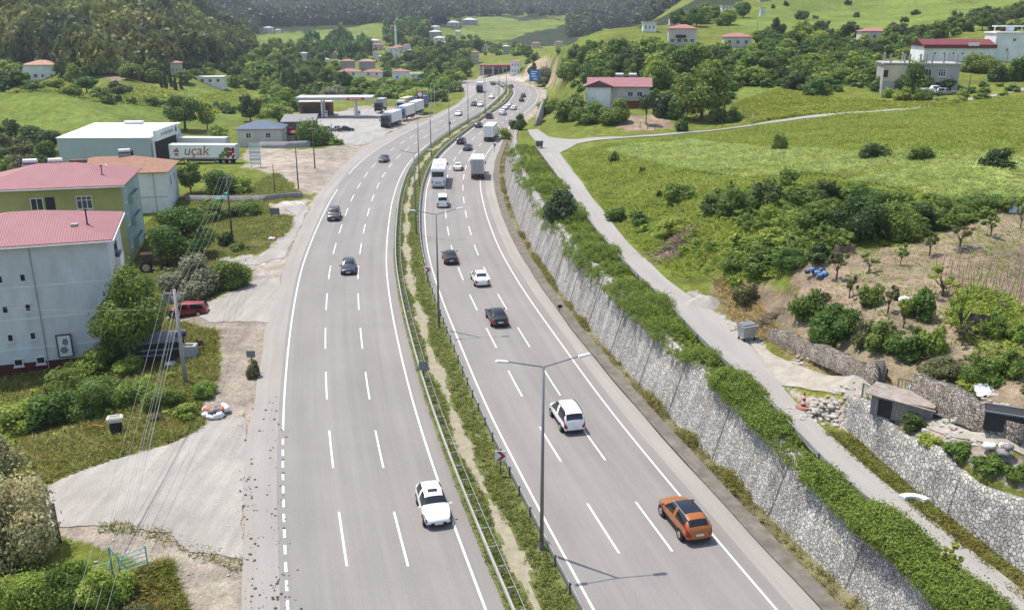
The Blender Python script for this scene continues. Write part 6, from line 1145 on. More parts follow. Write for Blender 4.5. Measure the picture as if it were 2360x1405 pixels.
# garden fruit trees ------------------------------------------------
for px, py, wpx, hpx, lf, lb in [
 (1932, 648, 56, 66, 'olive', 'small garden tree nearest the blue tarpaulin'), (2006, 630, 46, 46, 'lime', 'nearly bare forked garden tree in the top left row'), (2078, 614, 34, 50, 'lime', 'stubby pruned garden tree in the top row'), (2146, 592, 44, 56, 'olive', 'thin garden tree in the middle of the top row'), (2218, 574, 60, 52, 'olive', 'leaning garden tree with brush at its foot'), (2288, 548, 50, 46, 'mid', 'garden tree with a dense small crown, top right'), (2355, 530, 34, 70, 'lime', 'garden tree at the right edge of the top row'),
 (1960, 690, 40, 52, 'olive', 'slim garden tree left of the dense bush'), (2050, 725, 50, 66, 'olive', 'crooked garden tree beside the white sack'), (2085, 760, 40, 70, 'lime', 'thin garden tree below the white sack'), (2220, 780, 90, 110, 'lime', 'largest vase shaped garden tree among the bean rows'), (2180, 690, 90, 70, 'lime', 'spreading light garden tree at the edge of the bean rows'), (2222, 800, 50, 60, 'olive', 'small bare garden tree with a thick trunk')]:
    ptree(px, py, wpx, hpx, 'sparse', lf, lb, res='n' if wpx > 50 else 'm', name='fruit_tree', cat='fruit tree')
# woods on the hills -------------------------------------------------
def woods(name, label, poly, n, sizes, nleaf, lsize, leaf, seed, hr=(.9, 1.5), far=3200, near=0):
    r = np.random.RandomState(seed); p = np.array(poly, float); X = r.uniform(p[:, 0].min(), p[:, 0].max(), n*3); Y = r.uniform(p[:, 1].min(), p[:, 1].max(), n*3)
    k = inpoly(X, Y, poly); X, Y = X[k][:n], Y[k][:n]; x, y, z = at_many(X, Y); q = (y < far) & (y > near) & ~blocked(X, Y); x, y, z = x[q], y[q], z[q]; m = len(x)
    protos = []
    for v in range(6):
        rr = np.random.RandomState(seed*7+v); c, rd = blobs(['broad', 'cone', 'broad', 'bush', 'broad', 'cone'][v], rr); protos.append(leaves(nleaf, c, rd, lsize, rr, jit=.3))
    out = []
    pid = r.randint(0, 6, m)
    for v in range(6):
        i = np.where(pid == v)[0]; a = r.rand(len(i))*6.3; w_ = r.uniform(*sizes, len(i))*(.75 if v in (1, 5) else 1); h = w_*r.uniform(*hr, len(i))
        P = protos[v]; ca_, sa = np.cos(a)[:, None], np.sin(a)[:, None]
        vx = (P[None, :, 0]*ca_-P[None, :, 1]*sa)*w_[:, None]+x[i][:, None]; vy = (P[None, :, 0]*sa+P[None, :, 1]*ca_)*w_[:, None]+y[i][:, None]; vz = P[None, :, 2]*h[:, None]+z[i][:, None]-.4
        out.append(np.stack([vx, vy, vz], 2).reshape(-1, 3))
    V = np.concatenate(out); me = np_mesh(name, V, quads(len(V)), [LM[leaf]]); return tag(link(name, me), label, 'woodland', kind='stuff')
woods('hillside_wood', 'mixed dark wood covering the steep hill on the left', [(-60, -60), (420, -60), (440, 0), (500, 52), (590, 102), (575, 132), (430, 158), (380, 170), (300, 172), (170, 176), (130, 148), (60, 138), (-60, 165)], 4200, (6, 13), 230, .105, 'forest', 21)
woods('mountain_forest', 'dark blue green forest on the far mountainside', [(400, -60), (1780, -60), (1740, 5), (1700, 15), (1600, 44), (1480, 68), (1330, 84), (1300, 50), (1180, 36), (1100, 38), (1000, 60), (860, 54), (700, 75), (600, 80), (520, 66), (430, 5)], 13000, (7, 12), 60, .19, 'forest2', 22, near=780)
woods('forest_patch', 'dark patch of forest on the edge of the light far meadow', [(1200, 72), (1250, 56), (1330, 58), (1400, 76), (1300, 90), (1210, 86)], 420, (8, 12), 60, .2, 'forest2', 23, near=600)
woods('valley_underwood', 'thick green underwood filling the valley between trees and houses', [(560, 150), (600, 110), (720, 118), (860, 80), (900, 66), (1010, 64), (1030, 84), (1180, 92), (1230, 118), (1240, 140), (1190, 160), (1080, 180), (1060, 205), (1000, 222), (800, 224), (620, 222), (560, 200)], 1500, (3, 6.5), 110, .17, 'mid', 24, hr=(.6, 1.0))
woods('slope_scrub', 'low green scrub filling the gaps on the right hand slope', [(1290, 190), (1340, 135), (1480, 128), (1640, 112), (1760, 88), (2000, 100), (2130, 90), (2140, 128), (2030, 160), (2020, 200), (1900, 215), (1800, 202), (1700, 206), (1680, 240), (1530, 250), (1440, 215), (1330, 215)], 1100, (1.5, 3.6), 110, .17, 'mid', 25, hr=(.5, .8))
woods('far_wood', 'far trees on the slope between the two bright meadows', [(600, 100), (720, 115), (860, 76), (900, 66), (1000, 66), (1020, 84), (930, 104), (850, 130), (760, 140), (650, 118)], 160, (9, 14), 110, .17, 'mid', 26)
woods('garden_scrub', 'scruffy low scrub and weeds overgrowing the lower garden', [(1840, 700), (1900, 680), (2000, 700), (2120, 760), (2180, 700), (2360, 700), (2400, 900), (2330, 920), (2200, 880), (2050, 815), (1900, 760)], 130, (.5, 1.5), 160, .13, 'olive', 27, hr=(.5, .9))
woods('slope_brush', 'tangled brambles and tall weeds on the slope around the thicket', [(1430, 470), (1560, 440), (1640, 470), (1800, 540), (1950, 590), (1760, 640), (1700, 680), (1640, 640), (1560, 600), (1480, 560)], 210, (.6, 1.8), 170, .12, 'lime', 28, hr=(.4, .8))
woods('thicket_fill', 'dense undergrowth between the thicket bushes below the pale field', [(1630, 470), (1720, 430), (1850, 430), (2000, 450), (2200, 480), (2320, 462), (2330, 490), (2180, 530), (2050, 570), (1930, 580), (1780, 540), (1680, 520)], 200, (1.2, 3.2), 300, .085, 'mid', 29, hr=(.6, 1.0))
woods('bank_brush', 'low brambles between the shrubs on the weedy bank', [(0, 900), (150, 860), (250, 850), (400, 850), (490, 880), (470, 960), (380, 990), (240, 1000), (0, 1040)], 110, (.5, 1.4), 170, .12, 'lime', 30, hr=(.5, .9))
# hedge over the stone wall ------------------------------------------
def band_leaves(name, label, y0, y1, f0, f1, hfun, n, size, leaf, seed, cat, zf, droop=0, dens=None, per=6):
    r = np.random.RandomState(seed); m = int((y1-y0)*per); yb_ = np.exp(r.uniform(math.log(y0), math.log(y1), m)); t = r.uniform(0, 1, m); a, b = f0(yb_), f1(yb_); x = a+(b-a)*t; hh = hfun(yb_, t)*r.uniform(.6, 1.2, m)
    if dens is not None: k = r.rand(m) < dens(yb_, t); yb_, t, x, hh = yb_[k], t[k], x[k], hh[k]
    rad = np.clip(hh*.6, .2, .7); c = np.stack([x, yb_, zf(x, yb_)+hh*.5-droop*(t < .22)*r.rand(len(t))*1.2], 1); R_ = np.stack([rad, rad, np.clip(hh*.55, .15, .8)], 1)
    V = leaves(n, c, R_, size, r, up=.5, shell_=(.6, 1.05)); me = np_mesh(name, V, quads(len(V)), [LM[leaf]]); return tag(link(name, me), label, cat, kind='stuff')
zedge = lambda x, y: np.maximum(zsf(y), hz(x, y))
gap = lambda y, t: np.where((y > 60) & (y < 63.5), .15, 1.)*np.where(t < .3, np.clip(.9+.4*np.sin(y*.5+np.sin(y*.23)*2), .6, 1), 1)
topx = lambda y: WB(y)+.3*zsf(y)
hz_edge = lambda y, t: .9+.55*np.sin(y*.31)+.35*np.sin(y*.83+1)
def hedge_z(x, y):
    t = np.clip((x-topx(y)+1.5)/2.0, 0, 1); return np.maximum(zsf(y), hz(x, y)*(x > topx(y)))-np.clip((y-38)/55, .5, 1)*(1.3+.45*np.sin(y*.42+np.sin(y*.17)*2))*(1-t)
band_leaves('hedge', 'thick bright green hedge hanging over the top of the long stone wall', 34, 172, lambda y: topx(y)-1.25*np.clip((y-38)/55, .5, 1), lambda y: SL(y)-.35, lambda y, t: (.8+.35*np.sin(y*.35)+.25*np.sin(y*1.1))*np.clip(1.1-(y-110)/200, .7, 1.1)*(1-.5*np.abs(t-.5)), 400000, .062, 'hedge', 31, 'hedge', hedge_z, dens=gap, per=22)
band_leaves('wall_foot_weeds', 'patchy weeds growing between the gutter and the stone wall foot', 34, 215, lambda y: RE(y)+1.25, lambda y: WB(y)-.05, lambda y, t: np.clip(.15+.4*np.sin(y*.55+np.sin(y*.21)*3), .03, .7), 30000, .06, 'verge', 32, 'weeds', lambda x, y: x*0+.05, dens=lambda y, t: np.clip(.5+.7*np.sin(y*.55+np.sin(y*.21)*3), .12, 1), per=14)
tm = lambda y, t: (1-np.exp(-((t-.45-.03*np.sin(y*.3))/(.15+.07*np.sin(y*.45)))**6))
band_leaves('median_grass', 'green and reddish grass on both sides of the dry median ditch', 24, 428, lambda y: ML_(y)+.1, lambda y: MR_(y)-.1, lambda y, t: np.full(np.shape(y), .2), 220000, .06, 'verge', 33, 'grass', lambda x, y: x*0+.02, dens=lambda y, t: tm(y, t), per=40)
# grass ---------------------------------------------------------------
def tufts(name, label, poly, n, hh, ww, leaf, seed, cat='grass', skip=True, keep=None):
    r = np.random.RandomState(seed); w3 = np.array(wpoly(poly)) if poly and len(poly[0]) == 2 else None
    if keep is None:
        X = r.uniform(w3[:, 0].min(), w3[:, 0].max(), n*4); Y = r.uniform(w3[:, 1].min(), w3[:, 1].max(), n*4); k = inpoly(X, Y, [tuple(q) for q in w3]); X, Y = X[k], Y[k]
    if skip:
        k = ~(((X > SL(Y)-.3) & (X < SR(Y)+.5) & (Y < 172)) | ((X > LO(Y)-.8) & (X < topx(Y)+.2)) | ((Y < 57) & (X < W2(Y)+.9) & (X > 0)))
        i = np.clip(((np.log(np.maximum(Y, 20.1))-VG[0])/(VG[1]-VG[0])).astype(int), 0, NR-1); j = np.clip(((X/Y-TG[0])/(TG[1]-TG[0])).astype(int), 0, NC-1); k &= ~BAREG[i, j]; X, Y = X[k], Y[k]
    pd = (sines(X, Y, .5, seed)+sines(X, Y, .17, seed+1)); k = r.rand(len(X)) < np.clip(.62+.4*pd, .1, 1); X, Y = X[k][:n], Y[k][:n]
    Z = hz(X, Y)-.03; m = len(X); B = 3; hm = np.clip(1+.6*sines(X, Y, .4, seed+2)+.3*sines(X, Y, 1.3, seed+3), .35, 2.3); V = []
    for b in range(B):
        a = r.rand(m)*6.3; w_ = ww*r.uniform(.6, 1.4, m); h = hh*r.uniform(.5, 1.3, m)*hm; lx, ly = r.randn(m)*.9*h, r.randn(m)*.9*h; h = h*.8; ox, oy = r.randn(m)*ww, r.randn(m)*ww
        ca_, sa = np.cos(a)*w_/2, np.sin(a)*w_/2
        V.append(np.stack([np.stack([X+ox-ca_, Y+oy-sa, Z], 1), np.stack([X+ox+ca_, Y+oy+sa, Z], 1), np.stack([X+ox+lx+ca_*.5, Y+oy+ly+sa*.5, Z+h], 1), np.stack([X+ox+lx-ca_*.5, Y+oy+ly-sa*.5, Z+h*.96], 1)], 1).reshape(-1, 3))
    V = np.concatenate(V); me = np_mesh(name, V, quads(len(V)), [LM[leaf]]); return tag(link(name, me), label, cat, kind='stuff')
BARE = [np.array(c) for c in (SOIL, DUST, PALE, EARTH)]
BAREG = np.zeros((NR, NC), bool)
for c in BARE: BAREG |= np.abs(C-c).sum(2) < .01
tufts('slope_grass', 'rough grass on the slope between the lane and the field track', [(1290, 360), (1400, 330), (1730, 296), (2360, 222), (2360, 330), (2230, 480), (1900, 590), (1760, 650), (1640, 640), (1560, 640), (1440, 540), (1350, 430)], 60000, .38, .13, 'grass', 41)
tufts('cereal_field', 'pale green cereal swaying on the meadow terrace', [(1390, 347), (1480, 334), (1600, 328), (1800, 347), (2000, 352), (2360, 374), (2360, 455), (2230, 476), (2100, 440), (1900, 402), (1720, 410), (1600, 395), (1480, 367)], 42000, .5, .16, 'cereal', 42, cat='crop')
tufts('bank_grass', 'tall weeds on the bank and among the shrubs left of the yard', [(0, 800), (250, 830), (400, 740), (500, 765), (500, 880), (470, 985), (400, 1015), (110, 1110), (0, 1180)], 26000, .34, .1, 'verge', 43)
tufts('roadside_grass', 'grass between the houses and the roadside drives on the left', [(300, 540), (440, 440), (560, 430), (640, 400), (700, 450), (660, 480), (690, 500), (640, 560), (560, 600), (470, 690), (380, 690), (290, 660)], 22000, .3, .11, 'verge', 44)
tufts('dry_grass', 'straw coloured grass on the bank below the garden and by the lane', [(1640, 640), (1720, 650), (1800, 760), (2000, 865), (2120, 920), (2340, 1000), (2330, 1015), (2100, 925), (1850, 830), (1690, 740)], 6000, .35, .08, 'straw', 45)
tufts('verge_grass', 'dry grass strip between the lane and the tall corner wall', [(1905, 995), (1960, 1000), (2100, 1110), (2200, 1190), (2360, 1300), (2360, 1390), (2250, 1280), (2150, 1205), (2060, 1130)], 7000, .22, .07, 'verge', 46, skip=False)
tufts('garden_weeds', 'green weeds and bean plants growing in rows on the garden soil', [(2180, 740), (2240, 660), (2330, 690), (2400, 740), (2400, 850), (2300, 840)], 1500, .3, .16, 'grass', 47, cat='crop', skip=False)
tufts('corner_grass', 'dry and green grass in the lower left corner by the gate', [(270, 1330), (390, 1290), (430, 1410), (250, 1420)], 4500, .25, .07, 'verge', 48, skip=False)
tufts('left_meadow_grass', 'grass of the left fields behind the warehouse', [(0, 215), (200, 232), (560, 262), (640, 242), (560, 205), (330, 197), (270, 225), (60, 212)], 14000, .5, .5, 'grass', 49)
tufts('upper_slope_grass', 'tall grass above the field track on the right hand slope', [(1690, 240), (1800, 205), (1900, 225), (2050, 235), (2230, 236), (2000, 256), (1733, 284)], 14000, .5, .3, 'grass', 50)
tufts('soil_weeds', 'sparse weeds sprouting on the bare garden soil', [(1850, 640), (1960, 580), (2260, 510), (2360, 480), (2360, 900), (2200, 860), (1930, 740)], 3000, .16, .09, 'grass', 51, skip=False)
tufts('yard_weeds', 'dry weeds along the broken edges of the yard', [(230, 1205), (400, 1222), (560, 1290), (556, 1320), (420, 1270), (330, 1240), (230, 1230)], 500, .16, .07, 'verge', 52, skip=False)
# ------------------------------------------------------------------ poles, cables, signs and small things
WOODP = M('pole_wood', (.10, .085, .07), .9, var=.25, scale=6); CONP = M('pole_concrete', (.36, .35, .33), .9, var=.12, scale=3); CABLE = M('cable', (.30, .30, .29), .5, var=0); SIGNG = M('sign_back', (.20, .21, .215), .6, .3, var=.1); SREDM = M('sign_red', (.42, .02, .03), .5, var=.05); SBLUE = M('sign_blue_panel', (.02, .17, .50), .5, var=.05)
def pole(px, py, topy, label, m=WOODP, r=.13, arm=True, off=0):
    x, y, z = at(px, py); lo, hi = 0., 20.
    for _ in range(30):
        h = (lo+hi)/2; d = y*CT+(CAMZ-z-h)*ST; v = CY+F*((CAMZ-z-h)*CT-y*ST)/d
        if v > topy: lo = h
        else: hi = h
    root = thing('utility_pole', label, 'utility pole', (x, y, z), 0); part('shaft', MB().tube((0, 0, -.2), (0, 0, h), r, r*.65, 8), m, root, True)
    if arm:
        a = part('crossarm', MB().box(0, 0, h-.35, 1.9, .1, .12), m, root)
        ib = MB()
        for k in range(4): ib.tube((-.85+k*.566, 0, h-.3), (-.85+k*.566, 0, h-.1), .05, .03, 6)
        part('insulator', ib, CONP, a)
    return x, y, z, h
pA = pole(428, 885, 667, 'grey concrete power pole with cables, beside the heap of bags', CONP, .2)
pB = pole(538, 574, 405, 'dark power pole with many wires above the clipped shrub', WOODP, .15)
pole(688, 436, 337, 'wooden pole at the corner of the broad gravel lot', arm=False); pole(726, 388, 285, 'wooden pole in a tuft of weeds on the broad gravel lot', arm=False); pole(634, 445, 377, 'short bare pole by the low grey wall', arm=False, r=.09); pole(766, 333, 284, 'pole in the weeds at the filling station entrance', arm=False, r=.1); pole(768, 268, 225, 'thin post by the round tree at the filling station', arm=False, r=.07)
pole(2228, 234, 170, 'dark pole on the track below the unfinished house', arm=False); pole(2312, 192, 120, 'pole before the tall white block', arm=False, r=.11); pole(1664, 292, 232, 'thin pole right of the biggest tree', arm=False, r=.09); pole(1733, 290, 262, 'short pale post on the track', CONP, .1, arm=False); pole(137, 1248, 1160, 'broken dark stump pole at the lower left', WOODP, .14, arm=False); pole(1922, 160, 100, 'dark pole in the slope scrub', arm=False, r=.1); pole(2075, 116, 88, 'light pole below the isolated house', CONP, .09, arm=False); pole(1745, 72, 48, 'thin pole on the upper meadow edge', arm=False, r=.1)
P0 = Vector((-18.3, 24.0, 0)); z0 = float(hz(P0.x, P0.y)); rp = thing('utility_pole', 'concrete power pole just outside the lower left of the view', 'utility pole', (P0.x, P0.y, z0)); part('shaft', MB().tube((0, 0, -.2), (0, 0, 9.3), .2, .13, 8), CONP, rp); part('crossarm', MB().box(0, 0, 8.9, 1.9, .1, .12), CONP, rp)
def cable(a, b, sag, label, r=.011, group='power cables on the left'):
    a, b = Vector(a), Vector(b); n = 22; pts = [a.lerp(b, k/n)-Vector((0, 0, sag*4*(k/n)*(1-k/n))) for k in range(n+1)]; solo('power_cable', MB().path(pts, r, 4), CABLE, label, 'cable', group=group)
for k in range(4): cable((pA[0]-.85+k*.566, pA[1], pA[2]+pA[3]-.1), (P0.x-.85+k*.566, P0.y, z0+9.1), .9, 'thin cable sagging from the concrete pole over the pale yard')
for k in range(3): cable((pA[0]+.1*k, pA[1], pA[2]+pA[3]-1.0-.4*k), (P0.x+.1*k, P0.y, z0+8.0-.4*k), 1.2, 'thin cable sagging from the concrete pole over the pale yard')
for k in range(4): cable((pA[0]-.85+k*.566, pA[1], pA[2]+pA[3]-.1), (pB[0]-.85+k*.566, pB[1], pB[2]+pB[3]-.1), .8, 'thin cable strung between the concrete pole and the dark pole')
cable((pA[0], pA[1], pA[2]+pA[3]-1.6), (pA[0]-22, pA[1]+4.5, pA[2]+6), .5, 'service cable running from the concrete pole to the white house', group=None)
def chevron(px, py, label, w_=.75, right=True):
    x, y, z = at(px, py); root = thing('bend_sign', label, 'road sign', (x, y, z), 0); part('post', MB().box(0, .04, .9, .08, .06, 2.0), POST, root); part('panel', MB().box(0, 0, 1.75, w_, .04, w_), WHC, root)
    s = w_/2*.9; d = .34*w_; poly = [(-s+.06, s), (-s+.06+d, s), (s, 0), (-s+.06+d, -s), (-s+.06, -s), (s-d, 0)]
    b = MB(); vs = [(p, -.026, 1.75+q) for p, q in poly]+[(p, -.034, 1.75+q) for p, q in poly]
    b.add(vs, [(0, 1, 2, 5), (5, 2, 3, 4), (6, 11, 8, 7), (11, 10, 9, 8)]); part('chevron', b, SREDM, root)
chevron(1154, 1103, 'red chevron bend sign nearest the camera, on the median grass'); chevron(986, 655, 'smaller looking red chevron bend sign farther along the median')
def board(px, py, w_, h, zc, m, label, name='road_sign', cat='road sign', rz=0, lines=None, posts=1, pm=POST):
    x, y, z = at(px, py); root = thing(name, label, cat, (x, y, z), rz)
    for k in range(posts): xx = 0 if posts == 1 else -w_*.4+w_*.8*k/(posts-1); part('post', MB().tube((xx, .05, -.1), (xx, .05, zc+h/2-.05), .05, .05, 7), pm, root)
    p = part('panel', MB().box(0, 0, zc, w_, .05, h), m, root)
    if lines:
        b = MB()
        for lz, lw, lx in lines: b.box(lx*w_, -.03, zc+lz*h, lw*w_, .014, h*.09)
        part('sign_marks', b, WHC, p)
    return root
board(582, 858, .75, .6, 1.75, SIGNG, 'small grey sign seen from behind in the dry tuft by the highway'); board(977, 880, .8, .8, 1.5, SIGNG, 'dark sign seen from behind among the cream guardrail posts'); board(634, 500, 1.5, 1.0, .9, SIGNG, 'grey sign board on two legs seen from behind by the curved driveway', posts=2)
board(1231, 205, 4.2, 5.0, 5.5, SBLUE, 'big blue direction sign with white marks beside the grey green tree', lines=[(.3, .6, 0), (.12, .45, -.1), (-.08, .55, 0), (-.3, .4, .1)], posts=2)
board(1254, 205, 1.8, .7, 2.0, SIGNG, 'small pale guide board right of the big blue sign'); board(1140, 352, .6, .6, 1.8, SIGNG, 'small dark kilometre sign at the gutter edge beside the box lorry'); board(1037, 300, .7, .7, 1.9, SIGNG, 'small dark sign on the median by the sixth lamp post'); board(996, 272, .6, .6, 1.6, SIGNG, 'round edged sign at the end of the grass island'); board(1290, 718, .5, .35, .6, TRIM, 'tiny dark marker post at the gutter edge', name='marker_post', cat='marker post')
bx = board(590, 386, 2.3, .1, 4.9, WHC, 'stack of pale advertising panels on two posts right of the lettered trailer', name='billboard', cat='billboard', posts=2)
for k in range(6): part('panel', MB().box(0, -.02, .9+k*.72, 2.3, .06, .58), (WHC, M('panel_pale_blue', (.50, .58, .60), .6, var=.08))[k % 2], bx)
for k in range(4):
    x, y, z = at(978+8*k, 252-2*k); root = thing('flagpole', 'slender white flagpole in the row right of the price totem', 'flagpole', (x, y, z), 0, 'flagpoles by the price totem'); part('shaft', MB().tube((0, 0, 0), (0, 0, 7.5), .07, .05, 6), WHC, root)
rb = random.Random(11)
def bags(px, py, n, spread, label, mats, rmin=.22, rmax=.45):
    x, y, z = at(px, py); root = thing('rubbish_heap', label, 'rubbish', (x, y, z))
    for k in range(n):
        a = rb.uniform(0, 6.3); q = rb.uniform(0, 1)**.6*spread; r_ = rb.uniform(rmin, rmax); part('bag', MB().lump((math.cos(a)*q, math.sin(a)*q*.8, r_*.5+max(0, (spread-q))*.85*rb.random()), r_, rb, 2, .75), mats[k % len(mats)], root, True)
BW = M('bag_white', (.72, .72, .72), .5, var=.12, scale=5, bump=.5); BG = M('bag_grey', (.22, .21, .20), .6, var=.3, scale=4, bump=.5); BR = M('bag_orange', (.45, .16, .09), .6, var=.3, scale=4); BB = M('bag_black', (.02, .02, .022), .4, var=.2)
bags(497, 955, 22, 1.0, 'heap of white and dark rubbish bags at the edge of the yard', [BW, BG, BW, BB, BW, BR]); bags(628, 553, 7, .5, 'small heap of red and white bags on the tip of the grassy patch', [BW, BR, BW], .16, .3); bags(1885, 632, 8, .9, 'crumpled blue tarpaulin bundle at the top of the garden', [M('tarp_blue', (.02, .04, .13), .5, var=.35, scale=4, bump=.5), M('tarp_light_blue', (.10, .20, .36), .5, var=.2)], .22, .36); bags(2090, 698, 4, .4, 'white sack lying among the garden trees', [BW], .25, .4); bags(520, 462, 8, 1.5, 'turquoise plastic sheets on the low grey wall', [M('plastic_turquoise', (.02, .36, .27), .4, var=.2), BG], .3, .55); bags(2300, 1050, 6, 1.0, 'pale stones and a grey tub on top of the corner wall', [WHC, BG], .2, .35)
x, y, z = at(270, 1000); rt = thing('scrap_tub', 'white tub standing on a dark bin at the edge of the bank', 'bin', (x, y, z), .3); part('bin', MB().box(0, 0, .55, .85, .7, 1.1, taper=.95), CHS, rt, bevel=.04); part('tub', MB().box(0, 0, 1.3, 1.15, .8, .42), M('tub_cream', (.62, .58, .47), .6, var=.1), rt, bevel=.08); part('tub_hollow', MB().box(0, 0, 1.515, .8, .4, .02), BG, rt)
x, y, z = at(215, 995); solo('scrap_iron', MB().path([(-.9, 0, .15), (0, .2, .5), (.9, 0, .45), (1.1, -.1, 0)], .05, 6).path([(-.9, .5, .1), (.2, .6, .3), (1.0, .5, .2)], .04, 6), M('rust_orange', (.38, .12, .05), .8, var=.3, scale=6), 'bent orange scrap frame left of the white tub', 'scrap', (x, y, z))
x, y, z = at(355, 975); lg = MB()
for k in range(9): lg.tube((rb.uniform(-.6, .2), rb.uniform(-.4, .4), .1+k*.05), (rb.uniform(.3, 1.2), rb.uniform(-.3, .6), .3+k*.1), .05, .03, 6)
solo('branch_pile', lg, M('dead_wood', (.10, .085, .07), .95, var=.3, scale=5), 'small pile of dark branches in the weeds right of the white tub', 'branches', (x, y, z))
def brush(px, py, n, spread, label, m, hmax=.6, L_=1.6):
    x, y, z = at(px, py); b = MB()
    for k in range(n):
        a = rb.uniform(0, 6.3); c = Vector((rb.gauss(0, spread*.5), rb.gauss(0, spread*.35), 0)); c.z = float(hz(x+c.x, y+c.y))-z+rb.uniform(.05, hmax)*max(.2, 1-c.length/spread); d = Vector((math.cos(a), math.sin(a), rb.uniform(-.15, .3)))*rb.uniform(.3, L_)*.5; b.tube(c-d, c+d, .035, .012, 4, False)
    solo('branch_pile', b, m, label, 'branches', (x, y, z))
DW = M('brushwood', (.30, .235, .16), .95, var=.35, scale=3, c2=(.16, .12, .085)); brush(1565, 560, 420, 2.8, 'large pile of cut brown branches on the bank above the lane', DW, .9, 2.2); brush(1545, 595, 160, 2.0, 'lower scatter of cut brown branches by the lane', DW, .4, 1.4); brush(1760, 745, 160, 1.6, 'dry brown brush on the bank below the greyish bush', DW, .7, 1.5); brush(2225, 578, 90, .9, 'grey brush heap under the leaning garden tree', M('brush_grey', (.17, .15, .13), .95, var=.3), .5, 1.2); brush(1890, 955, 90, .8, 'dark twigs lying on the rubble heap', M('brush_grey', (.17, .15, .13)), .4, 1.0)
STN = M('loose_stone', (.40, .37, .33), .95, var=.3, scale=2.5, bump=.4); SND = M('sand_grey', (.36, .335, .295), .95, var=.12, scale=2, bump=.3)
def stones(px, py, n, spread, label, m=STN, r0=.1, r1=.28, name='rubble_heap', pile=.5):
    x, y, z = at(px, py); b = MB()
    for k in range(n):
        dx_, dy_ = rb.gauss(0, spread*.5), rb.gauss(0, spread*.5); q = math.hypot(dx_, dy_); b.lump((dx_, dy_, float(hz(x+dx_, y+dy_))-z+pile*max(0, 1-q/spread)*rb.random()), rb.uniform(r0, r1), rb, 1, .7)
    solo(name, b, m, label, 'rubble', (x, y, z), kind='stuff')
stones(1900, 948, 110, 1.7, 'heap of loose grey rubble at the head of the tall corner wall'); stones(2240, 960, 110, 1.9, 'long heap of tumbled stones on the dry wall', r0=.12, r1=.32); stones(1870, 815, 60, 1.3, 'loose pale stones at the left end of the dry stone wall'); stones(40, 1060, 26, 1.2, 'scattered pale stones at the left edge of the yard', r0=.1, r1=.3)
x, y, z = at(1622, 700); gq = MB(); gv = [(math.cos(a_*.19635)*q_*.24*(1+.15*math.sin(a_*.8)), math.sin(a_*.19635)*q_*.2, -.25+1.0*(.5+.5*math.cos(math.pi*min(1, max(0, q_-1)/9)))*(1+.02*q_*math.sin(a_*.7+q_*.5))) for q_ in range(11) for a_ in range(32)]; gq.add(gv, [(q_*32+a_, (q_+1)*32+a_, (q_+1)*32+(a_+1) % 32, q_*32+(a_+1) % 32) for q_ in range(10) for a_ in range(32)]); solo('gravel_heap', gq, SND, 'smooth grey heap of gravel beside the lane', 'gravel heap', (x, y, z), smooth=True)
def dumpster(px, py, label, m, rz):
    x, y, z = at(px, py); root = thing('dumpster', label, 'dumpster', (x, y, z+.05), rz); b = MB().box(0, 0, .75, 1.35, 1.0, .95); v = b.v; b.v = [(p[0]*(.82 if p[2] < .5 else 1), p[1]*(.82 if p[2] < .5 else 1), p[2]) for p in v]; part('bin', b, m, root, bevel=.03); part('rim', MB().box(0, 0, 1.24, 1.45, 1.1, .06), m, root); part('lid', MB().box(0, .1, 1.32, 1.36, .95, .09), SIGNG, root, bevel=.03)
    for sx in (-.5, .5):
        for sy in (-.35, .35): part('caster', MB().tube((sx, sy-.04, .1), (sx, sy+.04, .1), .1, .1, 10).box(sx, sy, .22, .06, .06, .14), TRIM, root)
dumpster(1720, 783, 'grey metal dumpster at the lane edge below the dry bank', M('bin_galvanised', (.40, .41, .41), .5, .4, var=.15), .4); dumpster(1243, 342, 'dark grey dumpster at the far junction of the lane', M('bin_dark', (.12, .12, .125), .5, .3, var=.2), .1)
# shed, gates, cone
x, y, z = at(2085, 975); sh = thing('shed', 'low tin shed with a rusty flat roof and slatted front beside the gravel track', 'shed', (x+.3, y+.9, z), R(-38))
part('frame', MB().box(0, 0, .62, 3.6, 1.7, 1.25), M('shed_boards', (.21, .195, .18), .9, var=.3, scale=3), sh); part('roof', MB().box(-.1, 0, 1.36, 4.1, 2.3, .06, ry=.03).box(1.2, -.2, 1.41, 1.3, 1.6, .05, ry=-.05).box(-1.5, .3, 1.42, 1.0, 1.5, .05, ry=.09), M('rusty_tin', (.38, .345, .31), .7, .1, var=.35, scale=1.4, c2=(.22, .17, .13)), sh)
sl_ = MB()
for k in range(7): sl_.box(.5, -.88, .22+k*.15, 1.5, .05, .07)
part('slat_front', sl_, M('pallet_wood', (.36, .31, .25), .9, var=.2, scale=5), sh); part('doorway', MB().box(-.95, -.865, .6, .8, .05, 1.1), DARKM, sh); part('lean_to', MB().box(2.5, -.1, .5, 1.2, 1.5, 1.0), DARKM, sh); part('lean_to_roof', MB().box(2.55, -.1, 1.06, 1.6, 1.8, .06, ry=.1), SIGNG, sh)
def gate(px, py, w_, h, label, m, rz, bars=9, frame=False):
    x, y, z = at(px, py); root = thing('iron_gate', label, 'gate', (x, y, z), rz); b = MB()
    b.box(0, 0, .12, w_, .05, .05).box(0, 0, h, w_, .05, .05).box(-w_/2, 0, h/2, .07, .07, h).box(w_/2, 0, h/2, .07, .07, h); part('frame', b, m, root); c = MB()
    for k in range(1, bars): c.tube((-w_/2+w_*k/bars, 0, .12), (-w_/2+w_*k/bars, 0, h), .017, .017, 5)
    part('bars', c, m, root); return root
